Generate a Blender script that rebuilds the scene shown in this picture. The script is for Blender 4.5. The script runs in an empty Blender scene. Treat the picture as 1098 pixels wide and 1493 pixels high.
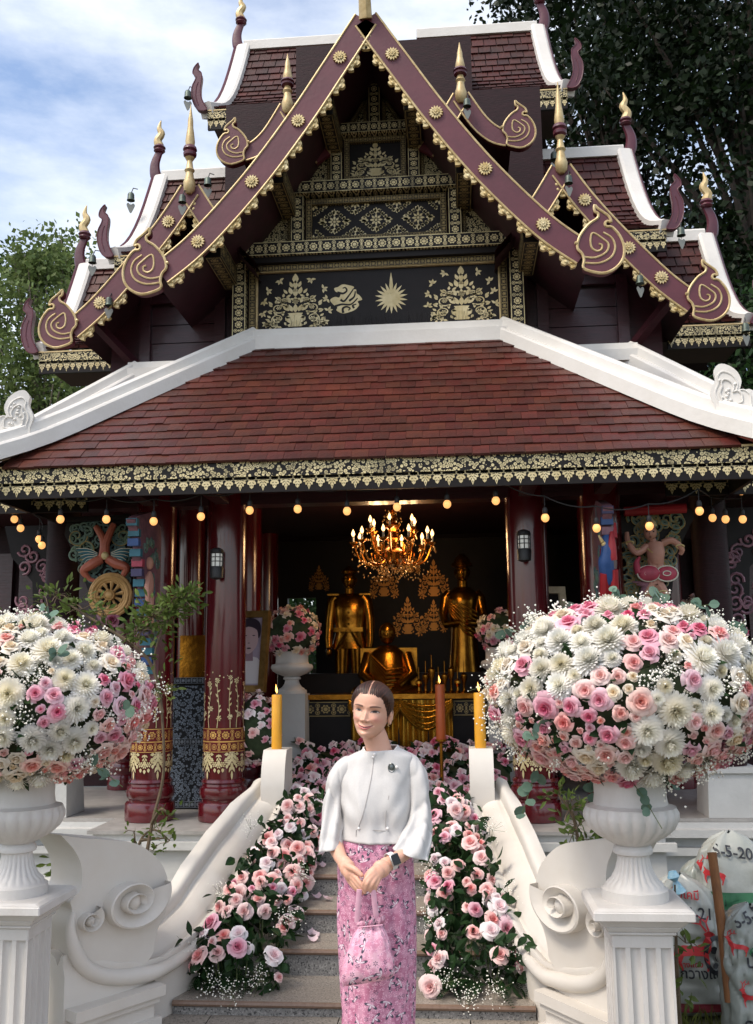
import bpy, bmesh, math, random
from math import sin, cos, pi, sqrt, atan2, exp, tan
from mathutils import Vector, Matrix, noise
random.seed(7)
V = Vector
scn = bpy.context.scene
COL = scn.collection

# ---------------------------------------------------------------- camera
PW, PH, FPX = 1098.0, 1493.0, 1400.0
CAM = V((.595, 0, 1.6))
def cam_axes(p, r, y):
    f = V((-sin(y)*cos(p), cos(y)*cos(p), sin(p))); rt = V((cos(y), sin(y), 0)); up = rt.cross(f)
    return rt*cos(r)+up*sin(r), up*cos(r)-rt*sin(r), f
RT, UP, FW = cam_axes(math.radians(9.208), math.radians(-.71), math.radians(4.816))
cd = bpy.data.cameras.new('camera'); cam = bpy.data.objects.new('camera', cd); COL.objects.link(cam)
cd.sensor_fit = 'HORIZONTAL'; cd.sensor_width = 36; cd.lens = 36*FPX/PW; cd.clip_start = .05; cd.clip_end = 800
cam.matrix_world = Matrix(((RT.x, UP.x, -FW.x, CAM.x), (RT.y, UP.y, -FW.y, CAM.y), (RT.z, UP.z, -FW.z, CAM.z), (0, 0, 0, 1)))
scn.camera = cam
def P(x, y, Y):
    d = FW+RT*((x-PW/2)/FPX)+UP*((PH/2-y)/FPX); return CAM+d*(Y/d.y)

# ---------------------------------------------------------------- world, sun, exposure
SUN_EL, SUN_AZ = math.radians(56), math.radians(-48)      # azimuth from -Y (towards the viewer), negative = left
sdir = V((sin(SUN_AZ)*cos(SUN_EL), -cos(SUN_AZ)*cos(SUN_EL), sin(SUN_EL)))
w = bpy.data.worlds.new('World'); scn.world = w; w.use_nodes = True
nt = w.node_tree; N = nt.nodes; L = nt.links
bg = N['Background']; bg.inputs[1].default_value = .15
sky = N.new('ShaderNodeTexSky'); sky.sky_type = 'NISHITA'; sky.sun_disc = False
sky.sun_elevation = SUN_EL; sky.sun_rotation = atan2(sdir.x, sdir.y); sky.dust_density = 2.5; sky.air_density = 1.0
tc = N.new('ShaderNodeTexCoord'); mp = N.new('ShaderNodeMapping'); mp.inputs['Scale'].default_value = (1.0, 1.0, 2.6)
mp.inputs['Location'].default_value = (.35, .2, .1)
nz = N.new('ShaderNodeTexNoise'); nz.inputs['Scale'].default_value = 3.2; nz.inputs['Detail'].default_value = 8; nz.inputs['Roughness'].default_value = .58
cr = N.new('ShaderNodeValToRGB'); cr.color_ramp.elements[0].position = .34; cr.color_ramp.elements[1].position = .74
cr.color_ramp.elements[1].color = (.9, .9, .9, 1)
mx = N.new('ShaderNodeMixRGB'); mx.inputs[2].default_value = (5.6, 5.7, 5.8, 1)
L.new(tc.outputs['Generated'], mp.inputs[0]); L.new(mp.outputs[0], nz.inputs[0]); L.new(nz.outputs[0], cr.inputs[0])
L.new(cr.outputs[0], mx.inputs[0]); L.new(sky.outputs[0], mx.inputs[1]); L.new(mx.outputs[0], bg.inputs[0])
sd = bpy.data.lights.new('sun', 'SUN'); sd.energy = 1.5; sd.angle = math.radians(18); sd.color = (1, .92, .81)
sun = bpy.data.objects.new('sun', sd); COL.objects.link(sun)
sun.rotation_euler = sdir.to_track_quat('Z', 'Y').to_euler(); sun.location = sdir*30
scn.view_settings.view_transform = 'Standard'; scn.view_settings.look = 'None'; scn.view_settings.gamma = 1
scn.view_settings.exposure = .82

# ---------------------------------------------------------------- materials
def hexc(s):
    s = s.lstrip('#'); o = []
    for i in (0, 2, 4):
        c = int(s[i:i+2], 16)/255; o.append(c/12.92 if c < .04045 else ((c+.055)/1.055)**2.4)
    return (*o, 1)
def C4(c): return hexc(c) if isinstance(c, str) else (*c[:3], 1)
MATS = {}
def mth(nt, op, a, b=None, c=None):
    n = nt.nodes.new('ShaderNodeMath'); n.operation = op
    for i, x in enumerate((a, b, c)):
        if x is None: continue
        if isinstance(x, (int, float)): n.inputs[i].default_value = x
        else: nt.links.new(x, n.inputs[i])
    return n.outputs[0]
def mixc(nt, fac, a, b, mode='MIX'):
    n = nt.nodes.new('ShaderNodeMixRGB'); n.blend_type = mode
    for i, x in enumerate((fac, a, b)):
        if isinstance(x, (int, float)): n.inputs[i].default_value = x
        elif isinstance(x, tuple): n.inputs[i].default_value = x
        else: nt.links.new(x, n.inputs[i])
    return n.outputs[0]
def M(name, col, rough=.5, metal=0, col2=None, scale=6, bump=0, bscale=60, coat=0, emis=0, spec=None, rnd=0, isl=0, trans=0, sub=0, subc=None, aniso=None, detail=6, contrast=.5, alpha=1, vcol=None, sheen=0):
    if name in MATS: return MATS[name]
    m = bpy.data.materials.new(name); m.use_nodes = True; nt = m.node_tree; b = nt.nodes['Principled BSDF']
    tc = nt.nodes.new('ShaderNodeTexCoord'); vec = tc.outputs['Object']
    if aniso:
        mp = nt.nodes.new('ShaderNodeMapping'); mp.inputs['Scale'].default_value = aniso; nt.links.new(vec, mp.inputs[0]); vec = mp.outputs[0]
    base = C4(col)
    b.inputs['Base Color'].default_value = base; out = None
    if vcol:
        a = nt.nodes.new('ShaderNodeVertexColor'); a.layer_name = vcol; out = a.outputs[0]
    if col2 is not None:
        n = nt.nodes.new('ShaderNodeTexNoise'); n.inputs['Scale'].default_value = scale; n.inputs['Detail'].default_value = detail; n.inputs['Roughness'].default_value = .62
        nt.links.new(vec, n.inputs[0])
        mr = nt.nodes.new('ShaderNodeMapRange'); mr.inputs[1].default_value = .5-contrast*.4; mr.inputs[2].default_value = .5+contrast*.4
        nt.links.new(n.outputs[0], mr.inputs[0])
        out = mixc(nt, mr.outputs[0], out if out else base, C4(col2))
    if rnd or isl:
        oi = nt.nodes.new('ShaderNodeObjectInfo'); v = oi.outputs['Random']; k = rnd
        if isl:
            g = nt.nodes.new('ShaderNodeNewGeometry'); v = mth(nt, 'FRACT', mth(nt, 'ADD', g.outputs['Random Per Island'], v)); k = isl
        val = mth(nt, 'MULTIPLY_ADD', v, 2*k, 1-k)
        hs = nt.nodes.new('ShaderNodeHueSaturation')
        nt.links.new(val, hs.inputs['Value']); nt.links.new(mth(nt, 'MULTIPLY_ADD', mth(nt, 'FRACT', mth(nt, 'MULTIPLY', v, 7.31)), .014, .493), hs.inputs['Hue'])
        if out: nt.links.new(out, hs.inputs['Color'])
        else: hs.inputs['Color'].default_value = base
        out = hs.outputs[0]
    if out: nt.links.new(out, b.inputs['Base Color'])
    b.inputs['Roughness'].default_value = rough; b.inputs['Metallic'].default_value = metal
    if coat: b.inputs['Coat Weight'].default_value = coat; b.inputs['Coat Roughness'].default_value = .12
    if spec is not None: b.inputs['Specular IOR Level'].default_value = spec
    if trans: b.inputs['Transmission Weight'].default_value = trans
    if sheen: b.inputs['Sheen Weight'].default_value = sheen
    if sub:
        b.inputs['Subsurface Weight'].default_value = sub; b.inputs['Subsurface Radius'].default_value = subc or (.02, .008, .005); b.inputs['Subsurface Scale'].default_value = 1
    if emis:
        b.inputs['Emission Color'].default_value = base; b.inputs['Emission Strength'].default_value = emis
    if bump:
        n = nt.nodes.new('ShaderNodeTexNoise'); n.inputs['Scale'].default_value = bscale; n.inputs['Detail'].default_value = 5; nt.links.new(vec, n.inputs[0])
        bp = nt.nodes.new('ShaderNodeBump'); bp.inputs['Strength'].default_value = bump; bp.inputs['Distance'].default_value = .01
        nt.links.new(n.outputs[0], bp.inputs['Height']); nt.links.new(bp.outputs[0], b.inputs['Normal'])
    MATS[name] = m; return m
def leafmat(name, col, col2, rough=.45, trl=.35, rnd=.25):
    m = M(name, col, rough, col2=col2, scale=3, isl=rnd, spec=.18); nt = m.node_tree; b = nt.nodes['Principled BSDF']
    t = nt.nodes.new('ShaderNodeBsdfTranslucent'); mx = nt.nodes.new('ShaderNodeMixShader'); mx.inputs[0].default_value = trl
    src = b.inputs['Base Color'].links[0].from_socket; nt.links.new(src, t.inputs[0])
    nt.links.new(b.outputs[0], mx.inputs[1]); nt.links.new(t.outputs[0], mx.inputs[2]); nt.links.new(mx.outputs[0], nt.nodes['Material Output'].inputs[0])
    return m
GOLD, BLACK, MAROON = '#d6c698', '#171312', '#4a1420'
def goldmask(name, kind, dark=BLACK, gold=GOLD, k=1.0):
    """gold stencil print on lacquer; kind 'band' uses UV (u in band widths, v 0..1), 'lace' uses object space"""
    m = bpy.data.materials.new(name); m.use_nodes = True; nt = m.node_tree; b = nt.nodes['Principled BSDF']
    tc = nt.nodes.new('ShaderNodeTexCoord'); m_ = lambda *a: mth(nt, *a)
    if kind == 'band':
        s = nt.nodes.new('ShaderNodeSeparateXYZ'); nt.links.new(tc.outputs['UV'], s.inputs[0])
        fu = m_('SUBTRACT', m_('FRACT', s.outputs[0]), .5); fv = m_('SUBTRACT', s.outputs[1], .5)
        au, av = m_('ABSOLUTE', fu), m_('ABSOLUTE', fv)
        r = m_('SQRT', m_('ADD', m_('MULTIPLY', fu, fu), m_('MULTIPLY', fv, fv)))
        th = m_('ARCTAN2', fv, fu)
        ros = m_('LESS_THAN', m_('ADD', r, m_('MULTIPLY', m_('COSINE', m_('MULTIPLY', th, 8.0)), .035)), .27)
        ring = m_('GREATER_THAN', m_('ABSOLUTE', m_('SUBTRACT', r, .16)), .028)
        dot = m_('MULTIPLY', ros, ring)
        q = m_('SUBTRACT', .5, au); e = m_('SUBTRACT', av, .24)
        r2 = m_('SQRT', m_('ADD', m_('MULTIPLY', q, q), m_('MULTIPLY', e, e)))
        lf = m_('MULTIPLY', m_('LESS_THAN', r2, .15), m_('GREATER_THAN', m_('ABSOLUTE', m_('SUBTRACT', r2, .085)), .022))
        r3 = m_('ADD', q, m_('MULTIPLY', av, .8)); dm = m_('LESS_THAN', r3, .1)
        bd = m_('GREATER_THAN', av, .445)
        mask = m_('MAXIMUM', m_('MAXIMUM', dot, lf), m_('MAXIMUM', dm, bd))
    else:
        vo = nt.nodes.new('ShaderNodeTexVoronoi'); vo.inputs['Scale'].default_value = 46*k; nt.links.new(tc.outputs['Object'], vo.inputs[0])
        v2 = nt.nodes.new('ShaderNodeTexVoronoi'); v2.feature = 'DISTANCE_TO_EDGE'; v2.inputs['Scale'].default_value = 46*k; nt.links.new(tc.outputs['Object'], v2.inputs[0])
        d = vo.outputs['Distance']
        ring = m_('LESS_THAN', m_('ABSOLUTE', m_('SUBTRACT', d, .4)), .15)
        mask = m_('MAXIMUM', m_('LESS_THAN', d, .16), m_('MULTIPLY', ring, m_('GREATER_THAN', v2.outputs['Distance'], .06)))
    nz = nt.nodes.new('ShaderNodeTexNoise'); nz.inputs['Scale'].default_value = 9; nz.inputs['Detail'].default_value = 6; nt.links.new(tc.outputs['Object'], nz.inputs[0])
    wear = nt.nodes.new('ShaderNodeMapRange'); wear.inputs[1].default_value = .3; wear.inputs[2].default_value = .5; wear.inputs[3].default_value = .45
    nt.links.new(nz.outputs[0], wear.inputs[0]); mask = m_('MULTIPLY', mask, wear.outputs[0])
    nt.links.new(mixc(nt, mask, C4(dark), C4(gold)), b.inputs['Base Color'])
    nt.links.new(m_('MULTIPLY', mask, .35), b.inputs['Metallic']); b.inputs['Roughness'].default_value = .5; b.inputs['Specular IOR Level'].default_value = .25
    MATS[name] = m; return m

M('maroon', '#5a2130', .42, col2='#471824', scale=5, bump=.15, bscale=25, aniso=(1, 1, 1), coat=.15)
M('board_maroon', '#5f2833', .5, col2='#4f1f29', scale=4, bump=.12, bscale=30)
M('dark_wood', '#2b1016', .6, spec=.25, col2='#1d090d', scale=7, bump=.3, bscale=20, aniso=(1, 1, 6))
M('wall_wood', '#3d151e', .38, col2='#2c0e15', scale=6, bump=.3, bscale=14, aniso=(1, 4, 8), coat=.2)
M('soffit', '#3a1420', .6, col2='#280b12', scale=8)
M('column_red', '#5c0f18', .2, col2='#4a0b13', scale=3, coat=.6)
M('gold', '#cdb88a', .45, .25, col2='#a98f5e', scale=18, bump=.1, bscale=80)
M('gold_pale', '#e0d0a4', .5, .2, col2='#b89a58', scale=14, bump=.15, bscale=60)
M('gold_leaf', '#dccda2', .5, .12, col2='#b9a673', scale=12)
M('gold_statue', '#b07a2a', .24, .95, col2='#7d4f17', scale=9, bump=.2, bscale=22)
M('gold_cloth', '#c79a3c', .26, .85, col2='#9a6f22', scale=6, bump=.3, bscale=9, aniso=(6, 6, 1))
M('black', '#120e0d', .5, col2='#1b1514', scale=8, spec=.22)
M('black_matte', '#0d0b0b', .7)
M('white_plaster', '#dcd9d4', .62, col2='#cbc6be', scale=3.5, bump=.25, bscale=22, contrast=.8)
M('white_stair', '#d6d2cb', .5, col2='#c6bdb0', scale=3, bump=.2, bscale=12, contrast=1.0, detail=9)
M('white_urn', '#d3d0cc', .5, col2='#bdb8b1', scale=3, bump=.14, bscale=50, aniso=(2.5, 2.5, .7), contrast=.9, detail=9)
M('white_base', '#c9c8c4', .7, col2='#aeada9', scale=3, bump=.3, bscale=30, contrast=.9)
M('roof_tile', '#57251a', .42, col2='#381812', scale=4, bump=.4, bscale=60, isl=.22, spec=.4)
M('roof_tile_dull', '#471a15', .55, spec=.3, col2='#2c110e', scale=7, bump=.3, bscale=40, isl=.3)
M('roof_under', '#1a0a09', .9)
M('bronze', '#3c3f3c', .5, .6, col2='#5c6a60', scale=22)
M('bell_leaf', '#8c8a80', .45, .7)
M('wire', '#202022', .6)
M('lamp_black', '#1c1d1f', .5, col2='#2a2b2d', scale=20)
M('bulb_glow', '#ffb36a', .3, emis=.62)
M('candle_bulb', '#ffc680', .3, emis=2.4)
M('flame', '#ffb45a', .4, emis=3)
M('wax_yellow', '#e0a42c', .42, col2='#d2921f', scale=5, sub=.25, subc=(.03, .015, .004))
M('wax_orange', '#c05a1e', .45, col2='#a84a18', scale=5)
M('glass_white', '#d8dad6', .25, emis=.12)
goldmask('stencil', 'band'); goldmask('lace', 'lace'); goldmask('lace_fine', 'lace', k=1.5); goldmask('lace_black', 'lace', k=.9)
goldmask('stencil_red', 'band', '#5c0f18', '#cfa65c'); goldmask('stencil_dim', 'band', BLACK, '#a08c5e')
goldmask('pearl', 'lace', '#15171c', '#7d8794', k=1.1)
def mt(n): return MATS[n] if isinstance(n, str) else n

# ---------------------------------------------------------------- mesh builder
class MB:
    def __init__(s): s.v = []; s.f = []; s.uv = {}; s.mi = {}
    def poly(s, pts, uv=None, mi=0):
        i = len(s.v); s.v += [tuple(p) for p in pts]; s.f.append(tuple(range(i, i+len(pts))))
        if uv: s.uv[len(s.f)-1] = uv
        if mi: s.mi[len(s.f)-1] = mi
    def raw(s, v, f):
        i = len(s.v); s.v += [tuple(p) for p in v]; s.f += [tuple(a+i for a in q) for q in f]; return s
    def box(s, c, d, R=None):
        c = V(c); x, y, z = (k/2 for k in d); vs = [V((a*x, b*y, e*z)) for a in (-1, 1) for b in (-1, 1) for e in (-1, 1)]
        if R is not None: vs = [R @ p for p in vs]
        return s.raw([c+p for p in vs], [(0, 1, 3, 2), (4, 6, 7, 5), (0, 4, 5, 1), (2, 3, 7, 6), (0, 2, 6, 4), (1, 5, 7, 3)])
    def frustum(s, c, d0, d1, h):           # base centre, bottom (x,y), top (x,y), height
        c = V(c); v = []
        for (a, b), z in ((d0, 0), (d1, h)):
            for q, r in ((-1, -1), (1, -1), (1, 1), (-1, 1)): v.append(c+V((q*a/2, r*b/2, z)))
        return s.raw(v, [(0, 1, 5, 4), (1, 2, 6, 5), (2, 3, 7, 6), (3, 0, 4, 7), (4, 5, 6, 7), (3, 2, 1, 0)])
    def prism(s, pts, fn, w0, w1, side=True, back=True):   # pts 2d polygon, fn(u,v,w)->3d
        n = len(pts); a = [fn(u, v, w0) for u, v in pts]; i = len(s.v); s.v += [tuple(p) for p in a]; s.f.append(tuple(range(i, i+n)))
        if side:
            b = [fn(u, v, w1) for u, v in pts]; s.v += [tuple(p) for p in b]
            if back: s.f.append(tuple(range(i+2*n-1, i+n-1, -1)))
            for k in range(n):
                q = (k+1) % n; s.f.append((i+k, i+n+k, i+n+q, i+q))
        return s
    def tube(s, pts, rad, n=8, cap=True, flat=1.0, nrm=None):
        pts = [V(p) for p in pts]; m = len(pts)
        if not hasattr(rad, '__len__'): rad = [rad]*m
        up = V(nrm) if nrm is not None else None; i = len(s.v); pu = None
        for k, p in enumerate(pts):
            t = (pts[min(k+1, m-1)]-pts[max(k-1, 0)])
            if t.length < 1e-9: t = V((0, 0, 1))
            t.normalize()
            if up is not None: a = up-t*up.dot(t)
            elif pu is None: a = t.orthogonal()
            else: a = pu-t*pu.dot(t)
            if a.length < 1e-6: a = t.orthogonal()
            a.normalize(); pu = a; b = t.cross(a)
            for j in range(n):
                th = 2*pi*j/n; s.v.append(tuple(p+(a*cos(th)*flat+b*sin(th))*rad[k]))
        for k in range(m-1):
            for j in range(n):
                q = (j+1) % n; s.f.append((i+k*n+j, i+k*n+q, i+(k+1)*n+q, i+(k+1)*n+j))
        if cap:
            s.f.append(tuple(i+j for j in range(n-1, -1, -1))); s.f.append(tuple(i+(m-1)*n+j for j in range(n)))
        return s
    def lathe(s, prof, c=(0, 0, 0), n=24, lobes=0, la=None, cap=True):    # prof [(r,z)], la: lobe amplitude per point
        c = V(c); i = len(s.v); m = len(prof)
        for k, (r, z) in enumerate(prof):
            for j in range(n):
                th = 2*pi*j/n; q = r
                if lobes and la and la[k]: q = r*(1+la[k]*(abs(sin(lobes*th/2))-.6))
                s.v.append((c.x+q*cos(th), c.y+q*sin(th), c.z+z))
        for k in range(m-1):
            for j in range(n):
                q = (j+1) % n; s.f.append((i+k*n+j, i+k*n+q, i+(k+1)*n+q, i+(k+1)*n+j))
        if cap:
            s.f.append(tuple(i+j for j in range(n-1, -1, -1))); s.f.append(tuple(i+(m-1)*n+j for j in range(n)))
        return s
    def ball(s, c, r, n=12, m=8, R=None):
        c = V(c)
        if not hasattr(r, '__len__'): r = (r, r, r)
        i = len(s.v)
        for k in range(m+1):
            ph = pi*k/m
            for j in range(n):
                th = 2*pi*j/n; p = V((r[0]*sin(ph)*cos(th), r[1]*sin(ph)*sin(th), r[2]*cos(ph)))
                if R is not None: p = R @ p
                s.v.append(tuple(c+p))
        for k in range(m):
            for j in range(n):
                q = (j+1) % n; s.f.append((i+k*n+j, i+(k+1)*n+j, i+(k+1)*n+q, i+k*n+q))
        return s
    def grid(s, fn, nu, nv, uvf=None):
        i = len(s.v)
        for a in range(nu+1):
            for b in range(nv+1): s.v.append(tuple(fn(a/nu, b/nv)))
        for a in range(nu):
            for b in range(nv):
                k = i+a*(nv+1)+b; s.f.append((k, k+nv+1, k+nv+2, k+1))
                if uvf: s.uv[len(s.f)-1] = [uvf(x/nu, y/nv) for x, y in ((a, b), (a+1, b), (a+1, b+1), (a, b+1))]
        return s
    def add(s, o, fn):
        i = len(s.v); k0 = len(s.f); s.v += [tuple(fn(V(p))) for p in o.v]; s.f += [tuple(a+i for a in q) for q in o.f]
        for k, u in o.uv.items(): s.uv[k0+k] = u
        for k, u in o.mi.items(): s.mi[k0+k] = u
        return s
    def mesh(s, name, mats, smooth=35):
        me = bpy.data.meshes.new(name); me.from_pydata(s.v, [], s.f)
        if not isinstance(mats, (list, tuple)): mats = [mats]
        for q in mats: me.materials.append(mt(q))
        if s.uv:
            ul = me.uv_layers.new(name='UVMap')
            for p in me.polygons:
                u = s.uv.get(p.index)
                if u:
                    for li, c in zip(p.loop_indices, u): ul.data[li].uv = c
        for k, q in s.mi.items(): me.polygons[k].material_index = q
        if smooth:
            me.polygons.foreach_set('use_smooth', [True]*len(me.polygons)); me.set_sharp_from_angle(angle=math.radians(smooth))
        me.update(); return me
    def build(s, name, mats, parent=None, smooth=35, local=False):
        return link(name, s.mesh(name, mats, smooth), parent, local)
def wmat(o):
    m = o.matrix_basis.copy()
    return m if o.parent is None else wmat(o.parent) @ o.matrix_parent_inverse @ m
def link(name, me, parent=None, local=False):
    o = bpy.data.objects.new(name, me); COL.objects.link(o)
    if parent is not None:
        o.parent = parent
        if not local:
            o.matrix_parent_inverse = wmat(parent).inverted()
    return o
def tag(o, label=None, cat=None, group=None, kind=None):
    if label: o['label'] = label
    if cat: o['category'] = cat
    if group: o['group'] = group
    if kind: o['kind'] = kind
    return o
def thing(name, loc, label, cat, group=None):
    o = bpy.data.objects.new(name, None); COL.objects.link(o); o.location = V(loc); o.empty_display_size = .1
    return tag(o, label, cat, group)
def put(name, me, parent, loc, rot=None, scale=1):
    """copy of a shared mesh as a child of an unrotated parent empty, given in world space"""
    o = bpy.data.objects.new(name, me); COL.objects.link(o)
    M4 = Matrix.LocRotScale(V(loc), rot, V((scale,)*3) if not hasattr(scale, '__len__') else V(scale))
    if parent is not None:
        o.parent = parent; o.matrix_basis = wmat(parent).inverted() @ M4
    else: o.matrix_basis = M4
    return o
def cm(pts, n=8, closed=False):       # catmull-rom through points (any dim)
    out = []; m = len(pts); rng = range(m if closed else m-1)
    g = (lambda i: pts[i % m]) if closed else (lambda i: pts[max(0, min(m-1, i))])
    for i in rng:
        p0, p1, p2, p3 = g(i-1), g(i), g(i+1), g(i+2)
        for k in range(n):
            t = k/n; out.append(tuple(.5*(2*b+(c-a)*t+(2*a-5*b+4*c-d)*t*t+(-a+3*b-3*c+d)*t**3) for a, b, c, d in zip(p0, p1, p2, p3)))
    if not closed: out.append(tuple(pts[-1]))
    return out
def lerp(a, b, t): return a+(b-a)*t
def interp(tab, x):
    if x <= tab[0][0]: return tab[0][1]
    for (a, p), (b, q) in zip(tab, tab[1:]):
        if x <= b: return p+(q-p)*(x-a)/(b-a)
    return tab[-1][1]

# ---------------------------------------------------------------- flat ornament (lists of 2-d polygons)
def drop(x, y, a, l, w):              # leaf from (x,y) pointing at angle a
    pr = ((0, 0), (.18, .34), (.42, .5), (.68, .36), (1, 0), (.68, -.36), (.42, -.5), (.18, -.34)); ca, sa = cos(a), sin(a)
    return [(x+ca*u*l-sa*v*w, y+sa*u*l+ca*v*w) for u, v in pr]
def disc(x, y, r, n=10): return [(x+r*cos(2*pi*k/n), y+r*sin(2*pi*k/n)) for k in range(n)]
def strip(pts, w0, w1):               # tapering ribbon as quads
    out = []; m = len(pts); Ls = []
    for k in range(m):
        ax, ay = pts[max(k-1, 0)]; bx, by = pts[min(k+1, m-1)]; dx, dy = bx-ax, by-ay; q = math.hypot(dx, dy) or 1
        w = lerp(w0, w1, k/(m-1))/2; x, y = pts[k]; Ls.append(((x-dy/q*w, y+dx/q*w), (x+dy/q*w, y-dx/q*w)))
    for a, b in zip(Ls, Ls[1:]): out.append([a[1], b[1], b[0], a[0]])
    return out
def spiral2(x, y, r0, r1, a0, turns, n=22): return [(x+lerp(r0, r1, k/n)*cos(a0+turns*2*pi*k/n), y+lerp(r0, r1, k/n)*sin(a0+turns*2*pi*k/n)) for k in range(n+1)]
def flower(x, y, r, n=8, c=True):
    o = [drop(x+cos(2*pi*k/n)*r*.28, y+sin(2*pi*k/n)*r*.28, 2*pi*k/n, r*.74, r*1.5/n*2) for k in range(n)]
    if c: o.append(disc(x, y, r*.22, 8))
    return o
def mirror(o): return o+[[(-x, y) for x, y in reversed(p)] for p in o]
def vase_motif(seed=0):               # about 1 wide, 1.35 high, origin bottom centre
    r = random.Random(seed); o = []
    h = [(.0, .02), (.13, .02), (.16, .06), (.10, .10), (.19, .17), (.2, .25), (.12, .31), (.15, .36), (0, .37)]
    o.append(h+[(-x, y) for x, y in reversed(h[1:-1])])
    m = []
    for (cx, cy, R, a, t) in ((.34, .22, .15, -1.5, 1.25), (.33, .5, .13, -2.2, 1.2), (.2, .68, .1, -1.9, 1.1), (.42, .08, .08, 2.6, -1.2)):
        m += strip(spiral2(cx, cy, R, .015, a, t), .03, .012)
        for k in range(7):
            q = a+t*2*pi*k/9; m.append(drop(cx+R*cos(q), cy+R*sin(q), q+.5*(1 if t > 0 else -1), .1, .055))
        m += flower(cx, cy, R*.42, 6)
    for (x, y, a, l) in ((.06, .4, 1.2, .2), (.12, .42, .8, .2), (.1, .62, 1.2, .2), (.22, .62, .9, .16), (.3, .7, .7, .14), (.07, .84, 1.3, .2), (.16, .86, 1.0, .14), (.46, .36, .7, .12), (.5, .2, .3, .1), (.45, .58, .9, .13), (.06, 1.02, 1.25, .16), (.5, .06, .4, .1)):
        m.append(drop(x, y, a, l, l*.45))
    o += mirror(m); o += [drop(0, .38+.2*k, pi/2, .22, .1) for k in range(4)]+[drop(0, 1.12, pi/2, .26, .13)]
    o += flower(0, .66, .075, 7)+flower(0, .95, .05, 6)
    return o
def lam_big(solid=True):                        # pendant spade, hangs from y=0 to y=-1, width about .8
    if solid: return [[(-.34, 0), (-.36, -.2), (-.27, -.24), (-.3, -.44), (-.2, -.46), (-.19, -.64), (-.09, -.66), (0, -1), (.09, -.66), (.19, -.64), (.2, -.46), (.3, -.44), (.27, -.24), (.36, -.2), (.34, 0)]]
    m = [drop(.06, -.12, -.5, .3, .14), drop(.05, -.3, -.75, .3, .13), drop(.04, -.5, -1.05, .26, .11), drop(.2, -.06, -.12, .22, .12), drop(.3, -.2, -.9, .16, .09)]
    m += strip(spiral2(.24, -.32, .1, .02, 1.5, -1.1, 12), .035, .015)
    return mirror(m)+[drop(0, -.05, -pi/2, .3, .16), drop(0, -.36, -pi/2, .3, .16), drop(0, -.66, -pi/2, .34, .13)]
def lam_small(solid=True):
    if solid: return [[(-.2, 0), (-.24, -.2), (-.16, -.26), (-.26, -.44), (-.24, -.56), (-.12, -.6), (-.1, -.78), (0, -.9), (.1, -.78), (.12, -.6), (.24, -.56), (.26, -.44), (.16, -.26), (.24, -.2), (.2, 0)]]
    m = [drop(.03, -.1, -.6, .2, .1), drop(.03, -.26, -.9, .2, .1), drop(.03, -.42, -1.1, .17, .08)]
    return mirror(m)+[drop(0, -.06, -pi/2, .22, .12), drop(0, -.34, -pi/2, .28, .1), disc(0, -.6, .05, 6)]
def flat(polys, fn, mb=None, w=0.0):
    mb = mb or MB()
    for p in polys: mb.poly([fn(u, v, w) for u, v in p])
    return mb
def plane_fn(o, ux=(1, 0, 0), uy=(0, 0, 1), n=(0, -1, 0), s=1.0):
    o, ux, uy, n = V(o), V(ux)*s, V(uy)*s, V(n); return lambda u, v, w: o+ux*u+uy*v+n*w
def bandbox(mb, p0, p1, width, thick, n=(0, -1, 0)):  # a beam between two points with uv on its front; n = outward front normal
    p0, p1, n = V(p0), V(p1), V(n).normalized(); t = (p1-p0); Lg = t.length; t.normalize(); s = n.cross(t).normalized()*width/2
    f = n*thick; k = Lg/width; k = max(1, round(k))
    a, b, c, d = p0-s, p1-s, p1+s, p0+s
    mb.poly([a+f, b+f, c+f, d+f], [(0, 0), (k, 0), (k, 1), (0, 1)])
    for q in ((a, b, b+f, a+f), (c, d, d+f, c+f), (b, c, c+f, b+f), (d, a, a+f, d+f), (d, c, b, a)): mb.poly(q, [(0, .2), (k, .2), (k, .44), (0, .44)])
    return mb
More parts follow.
